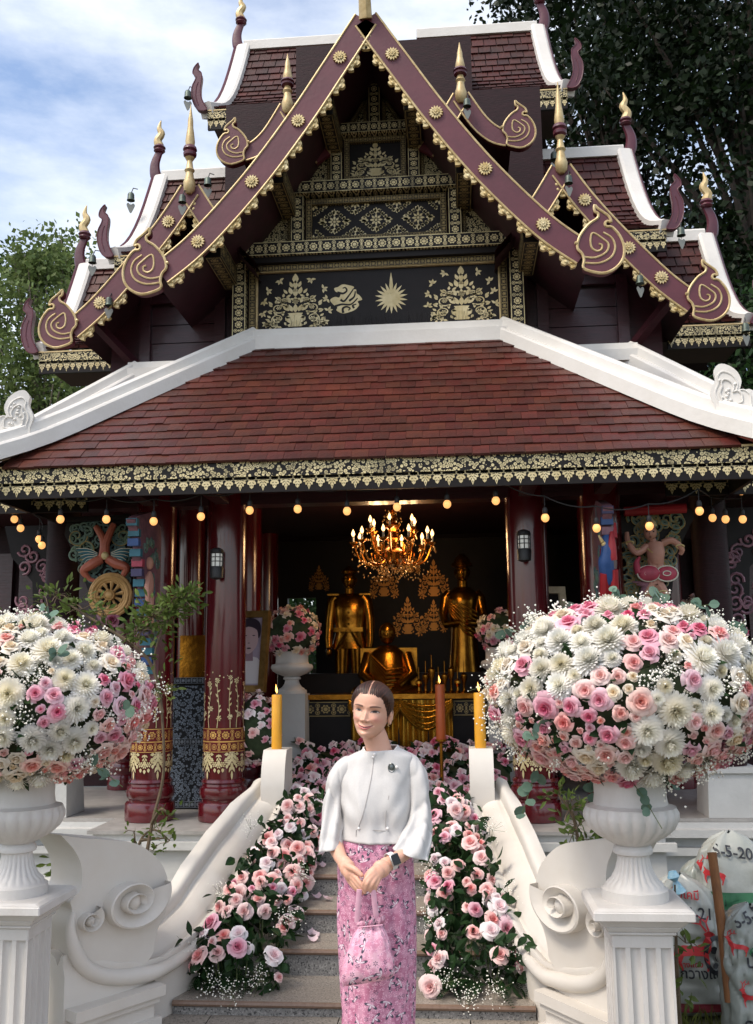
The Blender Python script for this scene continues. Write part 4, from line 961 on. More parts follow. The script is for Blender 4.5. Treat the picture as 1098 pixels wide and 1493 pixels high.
def gyp_into(m, p, n, spread, cnt, rr, st=None, r0=.0045):
    p, n = V(p), V(n).normalized()
    for _ in range(cnt):
        q = p+n*rr.uniform(0, spread*.8)+V((rr.gauss(0, 1), rr.gauss(0, 1), rr.gauss(0, 1)))*spread*.45; r = r0*rr.uniform(.6, 1.25)
        m.raw([q+V(o)*r for o in OCT], OCF)
        if st is not None and rr.random() < .12: st.tube([p-n*spread*.5, q], .0008, 3, False)
def rvec(rr): 
    while True:
        v = V((rr.uniform(-1, 1), rr.uniform(-1, 1), rr.uniform(-1, 1)))
        if .1 < v.length < 1: return v.normalized()

BACKROSE = rose_mb(8, 4, 1.0, 2, 2)
# ================================================================ big flower arrangements
def arrangement(cx, cy, cz, rx, ry, rz, seed, label, zmin):
    rr = random.Random(seed); T = thing('flower_arrangement', (cx, cy, zmin), label, 'flowers', 'large flower domes on the urns'); c0 = V((cx, cy, cz))
    pos = lambda d, k=1.0: c0+V((d.x*rx*k, d.y*ry*k, d.z*rz*k)); nor = lambda d: V((d.x/rx, d.y/ry, d.z/rz)).normalized()
    b = MB(); b.ball(c0, (rx*.84, ry*.84, rz*.82), 24, 14); b.lathe([(.1, -.1), (.13, .05)], (cx, cy, zmin), 10); b.build('leafy_core', 'core_green', T)
    placed = []; gy = MB(); gs = MB(); ev = MB(); lf = MB(); nfl = 0
    def ok(p, r): return all((p-q).length > (r+s)*.80 for q, s in placed)
    back = MB()
    for tries in range(26000):
        d = rvec(rr)
        if rr.random() < .5: d = V((d.x, -abs(d.y), d.z))
        p = pos(d)
        if p.z < zmin-.01 or (tries > 16000 and d.y > .3): continue
        f = noise.noise(V((d.x*rx, d.y*ry, d.z*rz))*5.2+V((seed*3.1, 0, 0)))+.24*d.z; g_ = noise.noise(V((d.x*rx, d.y*ry, d.z*rz))*6.5+V((9, seed, 4)))
        if f > .09: kind, r = ('mum', rr.uniform(.046, .068))
        elif f > .03 and tries < 2500: kind, r = ('gyp', .04)
        elif g_ > .16: kind, r = ('cream', rr.uniform(.034, .052))
        else: kind, r = ('rose', rr.uniform(.032, .053))
        if tries > 7000 and kind != 'gyp': r *= .62
        if not ok(p, r): continue
        n = (nor(d)+rvec(rr)*.22).normalized(); q = orient(n, rr.uniform(0, 6))
        if kind == 'gyp': placed.append((p, r)); gyp_into(gy, pos(d, .99), n, .055, 55, rr, gs); continue
        if kind == 'mum': me, pp, sc = mum_mesh(rr.choice(('petal_white', 'petal_white', 'petal_ivory')), rr.randrange(2)), pos(d, .95), r*1.05
        else:
            if kind == 'cream': mm = rr.choice(('petal_cream', 'petal_cream', 'petal_blush'))
            else: mm = rr.choice(('petal_pink', 'petal_pink', 'petal_soft', 'petal_hot') if d.z > -.25 else ('petal_blush', 'petal_pink', 'petal_soft'))
            me, pp, sc = rose_mesh(mm, rr.randrange(4)), pos(d, .975), r*1.12
        if d.y > .3 or nfl >= 290:
            if d.y <= .3: continue
            placed.append((p, r)); R_ = q.to_matrix(); back.add(BACKROSE, lambda v: R_ @ v*sc+pp); continue
        placed.append((p, r)); nfl += 1; put('chrysanthemum' if kind == 'mum' else 'rose', me, T, pp, q, sc)
    tag(back.build('rear_blooms', 'petal_palepink', T, 180), kind='stuff')
    for _ in range(120):       # small sprays in the gaps
        d = rvec(rr); d.y = -abs(d.y)*.9+.1; p = pos(d, 1.0)
        if p.z > zmin+.04: gyp_into(gy, p, nor(d), .042, 30, rr, gs)
    for _ in range(24):       # eucalyptus sprigs
        d = rvec(rr); p = pos(d, .95)
        if p.z < zmin or d.y > .5 or (d.y < -.75 and rr.random() < .6): continue
        n = (nor(d)+rvec(rr)*.7).normalized(); L_ = rr.uniform(.1, .2); e = p+n*L_-V((0, 0, .3*L_)); gs.tube([p, (p+e)/2+V((0, 0, .01)), e], .0018, 4, False)
        for k in range(rr.randint(4, 7)):
            t = .25+.75*k/6; o = p.lerp(e, t); leaf_into(ev, o, (n*.4+rvec(rr)).normalized(), (V((0, -1, .3))+rvec(rr)*.6), rr.uniform(.038, .058), rr.uniform(.034, .048), .1, .1, True)
    for _ in range(160):
        d = rvec(rr); p = pos(d, .9)
        if p.z > zmin-.02: leaf_into(lf, p, (nor(d)+rvec(rr)*.8), rvec(rr), .07, .04)
    for mb, nm, ma in ((gy, 'gypsophila', 'gyps'), (gs, 'fine_stems', 'stem'), (ev, 'eucalyptus_leaves', 'leaf_euc'), (lf, 'leaves', 'leaf_rose')): tag(mb.build(nm, ma, T, 0), kind='stuff')
arrangement(-1.255, 4.0, 1.475, .545, .46, .345, 11, 'dome of pink roses and white chrysanthemums in the urn below the carved wheel', 1.17)
arrangement(1.255, 4.0, 1.495, .555, .46, .355, 23, 'dome of pink roses and white chrysanthemums in the urn near the sacks', 1.17)

# ================================================================ rose banks on the stairs
def stair_z(Y):
    z = 0
    for y, z0, z1, hw in STEPS:
        if Y >= y: z = z1
    return z
def rose_bank(sx, n, seed, label):
    rr = random.Random(seed); X = lambda x: x if sx < 0 else 2*SXC-x
    T = thing('rose_bank', (X(-.5), 5.3, .1), label, 'flowers', 'rose banks down the stairs'); lf = MB(); gy = MB(); gs = MB(); placed = []; k = 0
    for tries in range(6000):
        if k >= n: break
        t = rr.random()**.92; Y = lerp(6.3, 4.84, t); xc = lerp(-.405, -.535, t); w_ = lerp(.13, .235, t); a = rr.uniform(-.15, pi*.93); zb = lerp(.57, .05, (6.3-Y)/1.5)
        x = xc+w_*cos(a)*.95; h = lerp(.33, .3, t)*(.35+.65*sin(max(0, a))); z = zb+h*rr.uniform(.75, 1.0); yy = Y-.1*rr.random()
        if t > .9: z -= .05
        p = V((X(x), yy, max(z, stair_z(yy)+.05))); r = rr.uniform(.033, .052)*(1 if rr.random() < .8 else .72)
        if any((p-q).length < (r+s)*.78 for q, s in placed): continue
        placed.append((p, r)); k += 1
        nrm_ = V((X(x)-X(xc), -.16, .12)).normalized()+rvec(rr)*.5+V((.1, -.45, .25)); q = orient(nrm_, rr.uniform(0, 6))
        put('rose', rose_mesh(rr.choice(('petal_soft', 'petal_soft', 'petal_soft', 'petal_palepink', 'petal_pink')), rr.choice((0, 0, 1, 3, 3))), T, p, q, r*1.08)
        gs.tube([p, p-nrm_.normalized()*.05-V((0, 0, .04)), V((p.x*.7+X(xc)*.3, p.y+.04, zb))], .003, 4, False)
        for _ in range(5):
            d = rvec(rr); leaf_into(lf, p-nrm_.normalized()*.035+d*.02, d*.8+V((0, 0, -.2)), rvec(rr), rr.uniform(.05, .075), rr.uniform(.03, .045))
    for _ in range(700):
        t = rr.random(); Y = lerp(6.32, 4.78, t); xc = lerp(-.405, -.54, t); w_ = lerp(.13, .26, t); zb = stair_z(Y)
        leaf_into(lf, (X(xc+w_*rr.uniform(-1, 1)*.95), Y, zb+rr.uniform(.02, .26)), rvec(rr)+V((0, -.4, .1)), rvec(rr)+V((0, 0, .5)), rr.uniform(.05, .09), rr.uniform(.03, .05))
    for (t, s_, hh) in ((.97, .6, .03), (.99, -.3, 0), (.55, .75, .12), (.35, -.8, .2), (.9, -.9, .1), (.62, -.9, .15), (.8, .9, .1), (1.03, .2, -.02)):
        Y = lerp(6.3, 4.78, t); xc = lerp(-.405, -.535, t); p = V((X(xc+s_*.24), Y-.08, stair_z(Y)+.06+hh)); gyp_into(gy, p, V((0, -.6, .4)), .075, 75, rr, gs, .0034)
    for _ in range(26):      # fern fronds spilling over the lowest steps
        t = rr.uniform(.8, 1.0); Y = lerp(6.3, 4.82, t); p = V((X(lerp(-.405, -.535, t)+rr.uniform(-.22, .22)), Y-.05, stair_z(Y)+.05)); d = V((rr.uniform(-.6, .6), -1, -.15+rr.uniform(0, .4))).normalized(); s = d.cross(V((0, 0, 1))).normalized(); L_ = rr.uniform(.1, .18)
        for j in range(12):
            q = p+d*L_*j/12-V((0, 0, .25*L_*(j/12)**2))
            for sg in (-1, 1): leaf_into(lf, q, s*sg+d*.5, V((0, 0, 1)), .045*(1-j/14), .009)
    for mb, nm, ma in ((lf, 'leaves', 'leaf_rose'), (gy, 'gypsophila', 'gyps'), (gs, 'fine_stems', 'stem')): tag(mb.build(nm, ma, T, 0), kind='stuff')
rose_bank(-1, 88, 5, 'bank of pale pink roses down the stairs by the twisted shrub side balustrade')
rose_bank(1, 78, 9, 'bank of pale pink roses down the stairs by the sack side balustrade')
rr = random.Random(4)
for (x, Y) in ((-.2, 5.28), (-.24, 5.6), (-.17, 5.55), (-.25, 5.86), (-.2, 5.2), (-.28, 5.9), (-.22, 5.32)):
    m = MB(); m.grid(lambda u, v: V(((u-.5)*.05, (v-.5)*.04*(1-.3*abs(u-.5)), .008+.03*((u-.5)**2)*4*.5+.012*v*v)), 4, 3)
    o = m.build('rose_petal', 'petal_palepink', None, 180); o.location = (x, Y, stair_z(Y)); o.rotation_euler = (0, 0, rr.uniform(0, 6)); tag(o, 'fallen pale rose petal lying on a granite step', 'petal', 'fallen petals on the steps')
# ================================================================ woman
WY = 3.34
WO = thing('person', (P(549, 1493, WY).x, WY, 0), 'smiling woman in white wide-sleeved blouse and pink printed skirt holding a cloth bag', 'person')
def finish(mb, name, mats, parent, cols=None, smooth=180, subd=0):
    me = mb.mesh(name, mats, smooth)
    if cols:
        ca = me.color_attributes.new('Col', 'FLOAT_COLOR', 'POINT')
        for i, c in enumerate(cols): ca.data[i].color = (*c[:3], 1)
    return link(name, me, parent)
def gs2(x, z, cx, cz, sx, sz): return exp(-((x-cx)/sx)**2-((z-cz)/sz)**2)
T_F = [(0, .056), (.008, .073), (.018, .0805), (.03, .079), (.045, .082), (.06, .082), (.085, .083), (.104, .0815), (.12, .0865), (.145, .087), (.165, .082), (.183, .069), (.199, .047), (.21, .023), (.215, .002)]
T_A = [(0, .016), (.007, .0245), (.018, .034), (.035, .0435), (.055, .051), (.08, .0565), (.105, .0595), (.13, .061), (.15, .0605), (.168, .0565), (.185, .048), (.2, .033), (.21, .016), (.215, .002)]
T_B = [(0, .01), (.02, .018), (.04, .034), (.06, .056), (.08, .073), (.1, .083), (.13, .089), (.15, .088), (.168, .081), (.185, .068), (.2, .047), (.21, .023), (.215, .002)]
def smooth_tab(t): return sorted(set((round(a, 5), b) for a, b in cm(t, 6)))
T_F, T_A, T_B = smooth_tab(T_F), smooth_tab(T_A), smooth_tab(T_B)
def head_pt(t, z, extra=0.0, feat=True):
    a, f, b = interp(T_A, z), interp(T_F, z), interp(T_B, z); s, c = sin(t), cos(t)
    x = (a+extra)*(abs(s)**.9)*(1 if s >= 0 else -1); y = (f+extra)*(abs(c)**.95) if c >= 0 else -(b+extra)*(abs(c)**1.0)
    if feat and c > 0:
        ax = abs(x); w_ = min(1, c*2.2)
        d = 0
        nz = interp([(.056, 0), (.06, .003), (.0645, .0145), (.069, .0205), (.075, .018), (.088, .011), (.1, .006), (.112, .002), (.12, 0)], z); nw = interp([(.062, .0092), (.072, .0082), (.088, .006), (.108, .007)], z)
        d += nz*exp(-(x/nw)**2); d += .0082*gs2(ax, z, .0118, .067, .0048, .005)
        d -= .0075*gs2(ax, z, .0275, .1055, .0145, .0085); d += .0048*gs2(ax, z, .0278, .1035, .0115, .0058)
        d += .0026*gs2(ax, z, .027, .12, .018, .006); d += .0075*gs2(ax, z, .0325, .0735, .0155, .0125)
        zc = .0405+17*x*x; d += .005*gs2(x, z, 0, zc+.0035, .017, .0038)+.0055*gs2(x, z, 0, zc-.005, .0145, .0045)-.004*exp(-(x/.023)**4)*exp(-((z-zc)/.0015)**2)
        d -= .003*gs2(ax, z, .0268, .0535, .0035, .0055); d += .004*gs2(x, z, 0, .0135, .012, .008); d -= .0022*gs2(ax, z, .019+.33*(.066-z), z, .0032, 1)*sstep(.046, .052, z)*(1-sstep(.062, .07, z))
        y += d*w_
    return V((x, y, z))
SK, SK2 = hexc('#d9a78e'), hexc('#cf8f7c')
def mixt(a, b, t): t = max(0, min(1, t)); return tuple(a[i]*(1-t)+b[i]*t for i in range(3))
def sstep(a, b, x): t = max(0, min(1, (x-a)/(b-a))); return t*t*(3-2*t)
def face_col(x, z, front):
    c = SK[:3]; ax = abs(x)
    if not front: return c
    c = mixt(c, hexc('#d5877a'), .55*gs2(ax, z, .036, .074, .016, .013)); c = mixt(c, hexc('#c98d78'), .35*gs2(ax, z, .0278, .107, .016, .007))
    zc = .0405+17*x*x; hw = .0242
    if ax < hw:
        k = 1-(ax/hw)**2; up = zc+.0056*k**.8*(1-.18*exp(-(x/.004)**2)); lo = zc-.0082*k**.7
        li = sstep(lo-.0009, lo+.0009, z)*(1-sstep(up-.0009, up+.0009, z)); c = mixt(c, hexc('#b9605f'), li*.95)
        c = mixt(c, hexc('#f0e6e0'), exp(-((z-zc+.0004)/.0013)**2)*.55*exp(-(x/.013)**4)); c = mixt(c, hexc('#55201f'), exp(-((z-zc-.0011)/.0009)**2)*.85)
    c = mixt(c, hexc('#6a2f2b'), .7*gs2(ax, z, .0242, .0505, .0022, .0022))
    ex, ez = ax-.0278, z-(.1035+.1*(ax-.0278)-14*(ax-.0278)**2); k = 1-(ex/.0142)**2
    if k > 0:
        h1, h2 = .0046*k**.7, -.0032*k**.8
        ins = sstep(h2-.0006, h2+.0006, ez)*(1-sstep(h1-.0006, h1+.0006, ez)); c = mixt(c, hexc('#cfc2ba'), ins*.85)
        ir = sqrt((ax-.0268)**2+(ez-.0006)**2); c = mixt(c, hexc('#0e0706'), (1-sstep(.006, .0074, ir))*ins)
        c = mixt(c, hexc('#0c0605'), exp(-((ez-h1+.0003)/.002)**2)); c = mixt(c, hexc('#6a4238'), exp(-((ez-h2)/.001)**2)*.6); c = mixt(c, hexc('#9a6a58'), exp(-((ez-h1-.0038)/.001)**2)*.45)
    bz = .1185+.0042*sin(min(1, max(0, (ax-.01)/.034))*2.2)-.06*max(0, ax-.036); th = .0038*(1-.5*sstep(.026, .046, ax))
    if .009 < ax < .05: c = mixt(c, hexc('#40281f'), exp(-((z-bz)/th)**4)*.9*sstep(.009, .014, ax)*(1-sstep(.041, .048, ax)))
    c = mixt(c, hexc('#6a352c'), .8*gs2(ax, z, .0068, .0612, .0034, .0017))
    return c
HO = P(537, 1076, 3.335); HR = Matrix.Rotation(math.radians(8), 3, 'Z').inverted() @ Matrix.Rotation(math.radians(7.5), 3, 'Y') @ Matrix.Rotation(math.radians(-3), 3, 'X')
def hw(p): return HO+HR @ V((p.x*1.02, -p.y, p.z*.875))
nt_, nz_ = 150, 150; hm = MB(); hc = []
for j in range(nz_+1):
    z = .215*j/nz_
    for i in range(nt_):
        u = i/nt_*2-1; t = pi*u*(.62+.38*u*u); p = head_pt(t, z); hm.v.append(tuple(hw(p))); hc.append(face_col(p.x, z, cos(t) > .1))
for j in range(nz_):
    for i in range(nt_):
        q = (i+1) % nt_; hm.f.append((j*nt_+i, j*nt_+q, (j+1)*nt_+q, (j+1)*nt_+i))
def addskin(mb): 
    n = len(mb.v)-len(hc); hc.extend([SK[:3]]*n)
for sx in (-1, 1):      # ears
    e = MB(); e.ball((0, 0, 0), (.007, .016, .028), 14, 10); e.tube([(sx*.004, -.002+.015*cos(a), .002+.026*sin(a)) for a in [-.9+k*.42 for k in range(11)]], .0042, 6)
    e.ball((sx*.002, .004, -.024), (.006, .008, .009), 8, 6)
    hm.add(e, lambda v: hw(V((sx*(.0605 if sx > 0 else .056)+v.x*1.0+sx*(.15 if sx > 0 else 0)*abs(v.y), -.012-v.y*1.0, .092+v.z*.95)))); addskin(hm)
nb = P(554, 1112, 3.375); nk = [hw(V((0, -.02, .065))), hw(V((0.004, -.024, .035))), P(549.5, 1082, 3.362), P(552, 1094, 3.365), nb]
hm.tube(cm([tuple(p) for p in nk], 4), [.036]*4+[.038, .04]+[.0415]*4+[.0425, .044, .046, .05, .055, .061, .068], 28); addskin(hm)
# torso, legs and feet under the clothes
cx0 = P(549, 1160, WY).x
def ell(mb, rows, n=24):
    i = len(mb.v)
    for (c, a, b) in rows:
        for k in range(n): t = 2*pi*k/n; mb.v.append((c[0]+a*cos(t), c[1]+b*sin(t), c[2]))
    for r in range(len(rows)-1):
        for k in range(n): q = (k+1) % n; mb.f.append((i+r*n+k, i+r*n+q, i+(r+1)*n+q, i+(r+1)*n+k))
ell(hm, [((cx0, 3.37, z), a, b) for z, a, b in ((1.3, .07, .05), (1.26, .115, .065), (1.15, .11, .08), (1.0, .095, .07), (.9, .105, .08), (.8, .11, .085), (.76, .08, .06))]); addskin(hm)
for sx in (-1, 1):
    hm.tube([(cx0+sx*.055, 3.37, .82), (cx0+sx*.055, 3.36, .45), (cx0+sx*.05, 3.38, .1), (cx0+sx*.05, 3.375, .05), (cx0+sx*.052, 3.33, .03), (cx0+sx*.055, 3.25, .02)], [.07, .05, .035, .035, .034, .022], 12); addskin(hm)
# arms and hands: tubes fused by a voxel remesh
def fused(build, voxel, sm):
    t = MB(); build(t); me = t.mesh('tmp', [], 0); o = bpy.data.objects.new('tmp', me); COL.objects.link(o)
    md = o.modifiers.new('r', 'REMESH'); md.mode = 'VOXEL'; md.voxel_size = voxel; md2 = o.modifiers.new('s', 'SMOOTH'); md2.iterations = max(2, sm-3); md2.factor = .5
    dg = bpy.context.evaluated_depsgraph_get(); ev = o.evaluated_get(dg); m2 = bpy.data.meshes.new_from_object(ev); r = ([tuple(v.co) for v in m2.vertices], [tuple(p.vertices) for p in m2.polygons])
    bpy.data.objects.remove(o); bpy.data.meshes.remove(me); bpy.data.meshes.remove(m2); return r
def arm(m, up, fing, thumb, palm):
    m.tube([P(*q) for q in up], [.026, .03, .029, .0275, .0245, .0215, .02], 14)
    for q, r in palm: m.ball(P(*q), r, 14, 10)
    for f in fing:
        c = cm([tuple(P(*q)) for q in f], 4); n = len(c); m.tube(c, [lerp(.0088, .0066, k/(n-1)) for k in range(n)], 10); m.ball(c[-1], .0066, 8, 6)
    c = cm([tuple(P(*q)) for q in thumb], 4); n = len(c); m.tube(c, [lerp(.0125, .0078, k/(n-1)) for k in range(n)], 10); m.ball(c[-1], .0078, 8, 6)
def armL(m):
    arm(m, [(503, 1128, 3.37), (489, 1160, 3.365), (484, 1205, 3.35), (486, 1222, 3.32), (492, 1240, 3.27), (497, 1251, 3.235), (501, 1257, 3.215)],
        [[(512, 1272, 3.178), (519, 1279, 3.16), (526, 1288, 3.148), (534, 1297, 3.148)], [(509, 1273, 3.19), (516, 1282, 3.168), (524, 1292, 3.153), (532, 1301, 3.152)], [(506, 1274, 3.2), (513, 1284, 3.18), (520, 1294, 3.163), (528, 1302.5, 3.16)], [(503, 1273, 3.208), (509, 1284, 3.195), (516, 1293, 3.18), (523, 1300, 3.174)]],
        [(503, 1260, 3.2), (510, 1264, 3.172), (518, 1268, 3.155), (527, 1276, 3.148)],
        [((503, 1260, 3.208), (.024, .017, .026)), ((507, 1266, 3.196), (.026, .017, .028)), ((511, 1273, 3.184), (.024, .015, .024))])
def armR(m):
    arm(m, [(600, 1124, 3.385), (611, 1155, 3.375), (615, 1200, 3.35), (607, 1222, 3.3), (592, 1242, 3.25), (577, 1253, 3.215), (567, 1257, 3.2)],
        [[(546, 1270, 3.15), (538, 1277, 3.135), (532, 1285, 3.13), (530, 1293, 3.142)], [(547, 1274, 3.147), (540, 1281, 3.132), (535.5, 1289, 3.126), (534, 1297, 3.14)], [(550, 1277, 3.15), (545, 1285, 3.134), (541, 1292, 3.13), (540, 1299, 3.143)], [(553, 1278, 3.156), (550, 1287, 3.143), (547.5, 1293, 3.139), (546.5, 1299.5, 3.15)]],
        [(560, 1262, 3.185), (549, 1266, 3.16), (540, 1271, 3.15), (533, 1279, 3.152)],
        [((563, 1261, 3.192), (.025, .017, .024)), ((556, 1267, 3.176), (.03, .016, .028)), ((549, 1273, 3.16), (.026, .015, .025))])
for fnb in (armL, armR):
    v, f = fused(fnb, .0028, 6); hm.raw(v, f); addskin(hm)
M('skin', '#d9a78e', .48, vcol='Col', sub=.12, subc=(.012, .005, .003), bump=.05, bscale=300)
finish(hm, 'body', 'skin', WO, hc)
nm = MB()      # nails
# ---- hair
hcol = []; hh = MB(); nh = 300; rows = 220; idx = {}
def hairline(t, z):
    x = abs(t)
    return z > interp([(0, .172), (.35, .17), (.7, .158), (.95, .14), (1.15, .122), (1.35, .1), (1.5, .085), (1.7, .08), (2.2, .045), (pi, .03)], x)
for j in range(rows+1):
    z = .03+(.215-.03)*j/rows
    for i in range(nh):
        u = i/nh*2-1; t = pi*u*(.62+.38*u*u)
        hl = interp([(0, .172), (.35, .17), (.7, .158), (.95, .14), (1.15, .122), (1.35, .1), (1.5, .085), (1.7, .08), (2.2, .045), (pi, .03)], abs(t))
        ex = .0085*sstep(hl-.004, hl+.03, z)*(1-.75*exp(-(t/.035)**2)*(1 if z < .2 else .4))+.0005*sin(t*60+z*200)+.0002; ex += .0015*noise.noise(V((t*3, z*30, 2)))
        p = head_pt(t, z, ex, False); hh.v.append(tuple(hw(V((p.x, p.y, p.z+.006*sstep(.16, .215, z))))))
        idx[(j, i)] = hairline(t, z+.006)
        ph = atan2(p.x, p.z-.09); st = noise.noise(V((ph*22, p.y*14, 3)))+.5*noise.noise(V((ph*55, p.y*20, 1))); cc = mixt(hexc('#1a0d09'), hexc('#5a382a'), .32+.55*st)
        if abs(p.x) < .0022 and p.y > .015 and z > .165: cc = hexc('#b98d78')[:3]
        hcol.append(cc)
for j in range(rows):
    for i in range(nh):
        q = (i+1) % nh
        if idx[(j, i)] and idx[(j, q)] and idx[(j+1, i)] and idx[(j+1, q)]: hh.f.append((j*nh+i, j*nh+q, (j+1)*nh+q, (j+1)*nh+i))
hh.f.append(tuple(rows*nh+i for i in range(nh)))
hh.ball(hw(V((.0, -.095, .085))), (.042, .038, .04), 20, 14)
M('hair', '#2c1a14', .42, spec=.3, vcol='Col')
hcol.extend([hexc('#2a1610')[:3]]*(len(hh.v)-len(hcol))); finish(hh, 'hair', 'hair', WO, hcol)
b = MB()
for k in range(9): b.ball(hw(V((.0625+.0015*sin(k), .004-.001*k, .064-k*.0012))), .0016, 6, 4)
b.build('earring', 'gold', WO)
# ---- clothes from silhouette rings
def rings(mb, rows, n=40, wr=None, mats=0, uvs=1.0, close=False, pw=1.0):
    """rows: (pxL, pxR, Y, depth half, front bulge)"""
    i = len(mb.v); acc = 0; prev = None; meta = []
    for r, (pl_, pr_, Y, dp) in enumerate(rows):
        a, b = P(*pl_, Y), P(*pr_, Y); c = (a+b)/2; mj = (b-a)/2; mn = V((0, 1, 0))*dp
        if prev is not None: acc += (c-prev).length
        prev = c
        for k in range(n):
            t = 2*pi*k/n; ct, s_ = cos(t), sin(t); p = c+mj*(abs(ct)**pw)*(1 if ct > 0 else -1)+mn*s_
            if wr: p = wr(p, t, r/(len(rows)-1), c)
            mb.v.append(tuple(p))
        meta.append(acc)
    for r in range(len(rows)-1):
        for k in range(n):
            q = (k+1) % n; mb.f.append((i+r*n+k, i+r*n+q, i+(r+1)*n+q, i+(r+1)*n+k)); W_ = uvs
            mb.uv[len(mb.f)-1] = [(k/n*W_, meta[r]), ((k+1)/n*W_, meta[r]), ((k+1)/n*W_, meta[r+1]), (k/n*W_, meta[r+1])]
    if close: mb.f.append(tuple(i+(len(rows)-1)*n+k for k in range(n)))
def dense(rows, k=4):
    fl = [(*a, *b, Y, d) for a, b, Y, d in rows]; return [((x[0], x[1]), (x[2], x[3]), x[4], x[5]) for x in cm(fl, k)]
def wrinkle(sc, am, seed, stretch=(1, 1, 1), top=0):
    def f(p, t, r, c):
        d = V((p.x-c.x, p.y-c.y, 0)); d = d.normalized() if d.length > 1e-6 else V((0, -1, 0)); q = V((p.x*stretch[0], p.y*stretch[1], p.z*stretch[2]))*sc+V((seed, 0, 0))
        a = am*(1 if not top else sstep(0, top, r)); k = noise.noise(q); rg = (1-min(1, abs(noise.noise(q*1.4+V((5, 3, 1))))*3))**2; return p+d*a*(.7*k-.9*rg)
    return f
M('blouse', '#c9c6c3', .8, col2='#c4c1be', scale=200, bump=.06, bscale=160, contrast=.4)
bl = MB()
def bust(p, t, r, c):
    if sin(t) < 0:
        for bx in (-.058, .058): p = p+V((0, -.018, 0))*exp(-((p.x-cx0-bx)/.05)**2-((p.z-1.135)/.06)**2)*(-sin(t))
        p = p+V((0, -.006, 0))*exp(-((p.x-cx0-.005+.12*(1.2-p.z))/.006)**2)*sstep(.1, .25, r)      # front placket
    if sin(t) < 0: p = p-V((0, 0, .034))*(-sin(t))**2*max(0, 1-r*7)
    f_ = sin(46*(p.x-cx0)+9*(p.z-1.1))*sstep(.3, .8, r)*.006+.008*sin(70*(abs(p.x-cx0)-.9*(p.z-1.2)))*exp(-((abs(p.x-cx0)-.09)/.035)**2-((p.z-1.13)/.07)**2)
    p = p+V((0, f_*(1 if sin(t) < 0 else 0), 0))
    return wrinkle(9, .007, 3, (1.6, 1, .5), .3)(p, t, r, c)
rings(bl, dense([((530, 1090), (580, 1087.5), 3.365, .056), ((527, 1094), (583, 1091), 3.366, .062), ((515, 1099), (593, 1096), 3.368, .068), ((503, 1106), (604, 1102), 3.37, .072), ((497, 1118), (607, 1114), 3.37, .078), ((494, 1140), (604, 1137), 3.365, .09), ((495, 1170), (601, 1168), 3.36, .092), ((495, 1200), (601, 1200), 3.355, .092), ((494, 1221), (603, 1226), 3.35, .1)], 5), 72, bust, pw=.92)
def sleeve(rows, seed):
    m = MB(); 
    wk = wrinkle(11, .01, seed, (1.5, 1.2, .5), .6)
    def f(p, t, r, c): return wk(p+V((0, -.009*sin(t*5+r*7+seed)*sstep(.35, .8, r), 0)), t, r, c)
    rings(m, dense(rows, 7), 56, f, pw=.8); return m
sl_, sr_ = (sleeve([((514, 1104), (516, 1130), 3.372, .045), ((503, 1103.5), (510, 1136), 3.37, .05), ((491, 1112), (506, 1140), 3.367, .052), ((480, 1128), (503, 1146), 3.362, .055), ((475, 1150), (501, 1157), 3.355, .05), ((471, 1180), (500, 1180), 3.34, .047), ((468, 1210), (500, 1207), 3.31, .048), ((465, 1240), (501, 1235), 3.28, .05)], 1),
            sleeve([((586, 1130), (590, 1099), 3.378, .045), ((592, 1136), (601, 1100), 3.378, .05), ((594, 1140), (611.5, 1108), 3.375, .052), ((595, 1147), (622, 1125), 3.37, .055), ((596, 1158), (627, 1149), 3.36, .05), ((597, 1178), (629, 1181), 3.345, .048), ((592, 1200), (630, 1208), 3.315, .048), ((582, 1221), (629, 1232), 3.28, .048), ((571, 1237), (626, 1254), 3.25, .046)], 2))
me = bl.mesh('blouse', 'blouse', 180); md = link('blouse', me, WO); md.modifiers.new('thick', 'SOLIDIFY').thickness = .002
for s_ in (sl_, sr_): o = link('sleeve', s_.mesh('sleeve', 'blouse', 180), md); o.modifiers.new('thick', 'SOLIDIFY').thickness = .002
M('piping', '#e6e2de', .6)
b = MB(); b.tube([V(bl.v[k % 72]) for k in range(73)], .0028, 6, False); b.build('neck_piping', 'piping', md)
from mathutils.bvhtree import BVHTree
BV = BVHTree.FromPolygons([V(v) for v in bl.v], bl.f)
def on_front(px, py, dy=.0):
    d = (P(px, py, 3)-CAM).normalized(); h = BV.ray_cast(CAM, d)[0]
    return (h if h is not None else P(px, py, 3.262))-d*.003
b = MB(); b.tube([on_front(544, 1099, .03), on_front(546, 1101, .034)], .003, 6); b.ball(on_front(546, 1100, .036), .005, 8, 6); b.ball(on_front(544, 1104, .036), .004, 8, 6)
for q in ((523, 1208), (565, 1208)): b.ball(on_front(*q, .006), .0045, 8, 6)
b.build('knot_buttons', 'piping', md)
b = MB(); b.tube([on_front(521, 1209, .004), on_front(545, 1210.5, .006), on_front(567, 1212, .004)], .0013, 4); b.tube([on_front(519.5, 1210, .004), on_front(519, 1220, .004)], .0013, 4)
b.tube([on_front(567, 1160, .012), on_front(563, 1185, .01), on_front(562, 1206, .006)], .0012, 4); b.tube([on_front(x, y) for x, y in cm([(545, 1106), (542, 1130), (536, 1160), (529, 1188), (523, 1205)], 5)], .0011, 4); b.build('seam_lines', M('seam', '#a39d99', .9), md)
b = MB(); q = on_front(571, 1119.5, .043); b.ball(q, (.0085, .003, .012), 12, 8); b.tube([q+V((.0105*cos(a), -.002, .0145*sin(a))) for a in [2*pi*k/16 for k in range(17)]], .002, 5); b.build('brooch', M('pewter', '#6f7472', .3, .8), md)
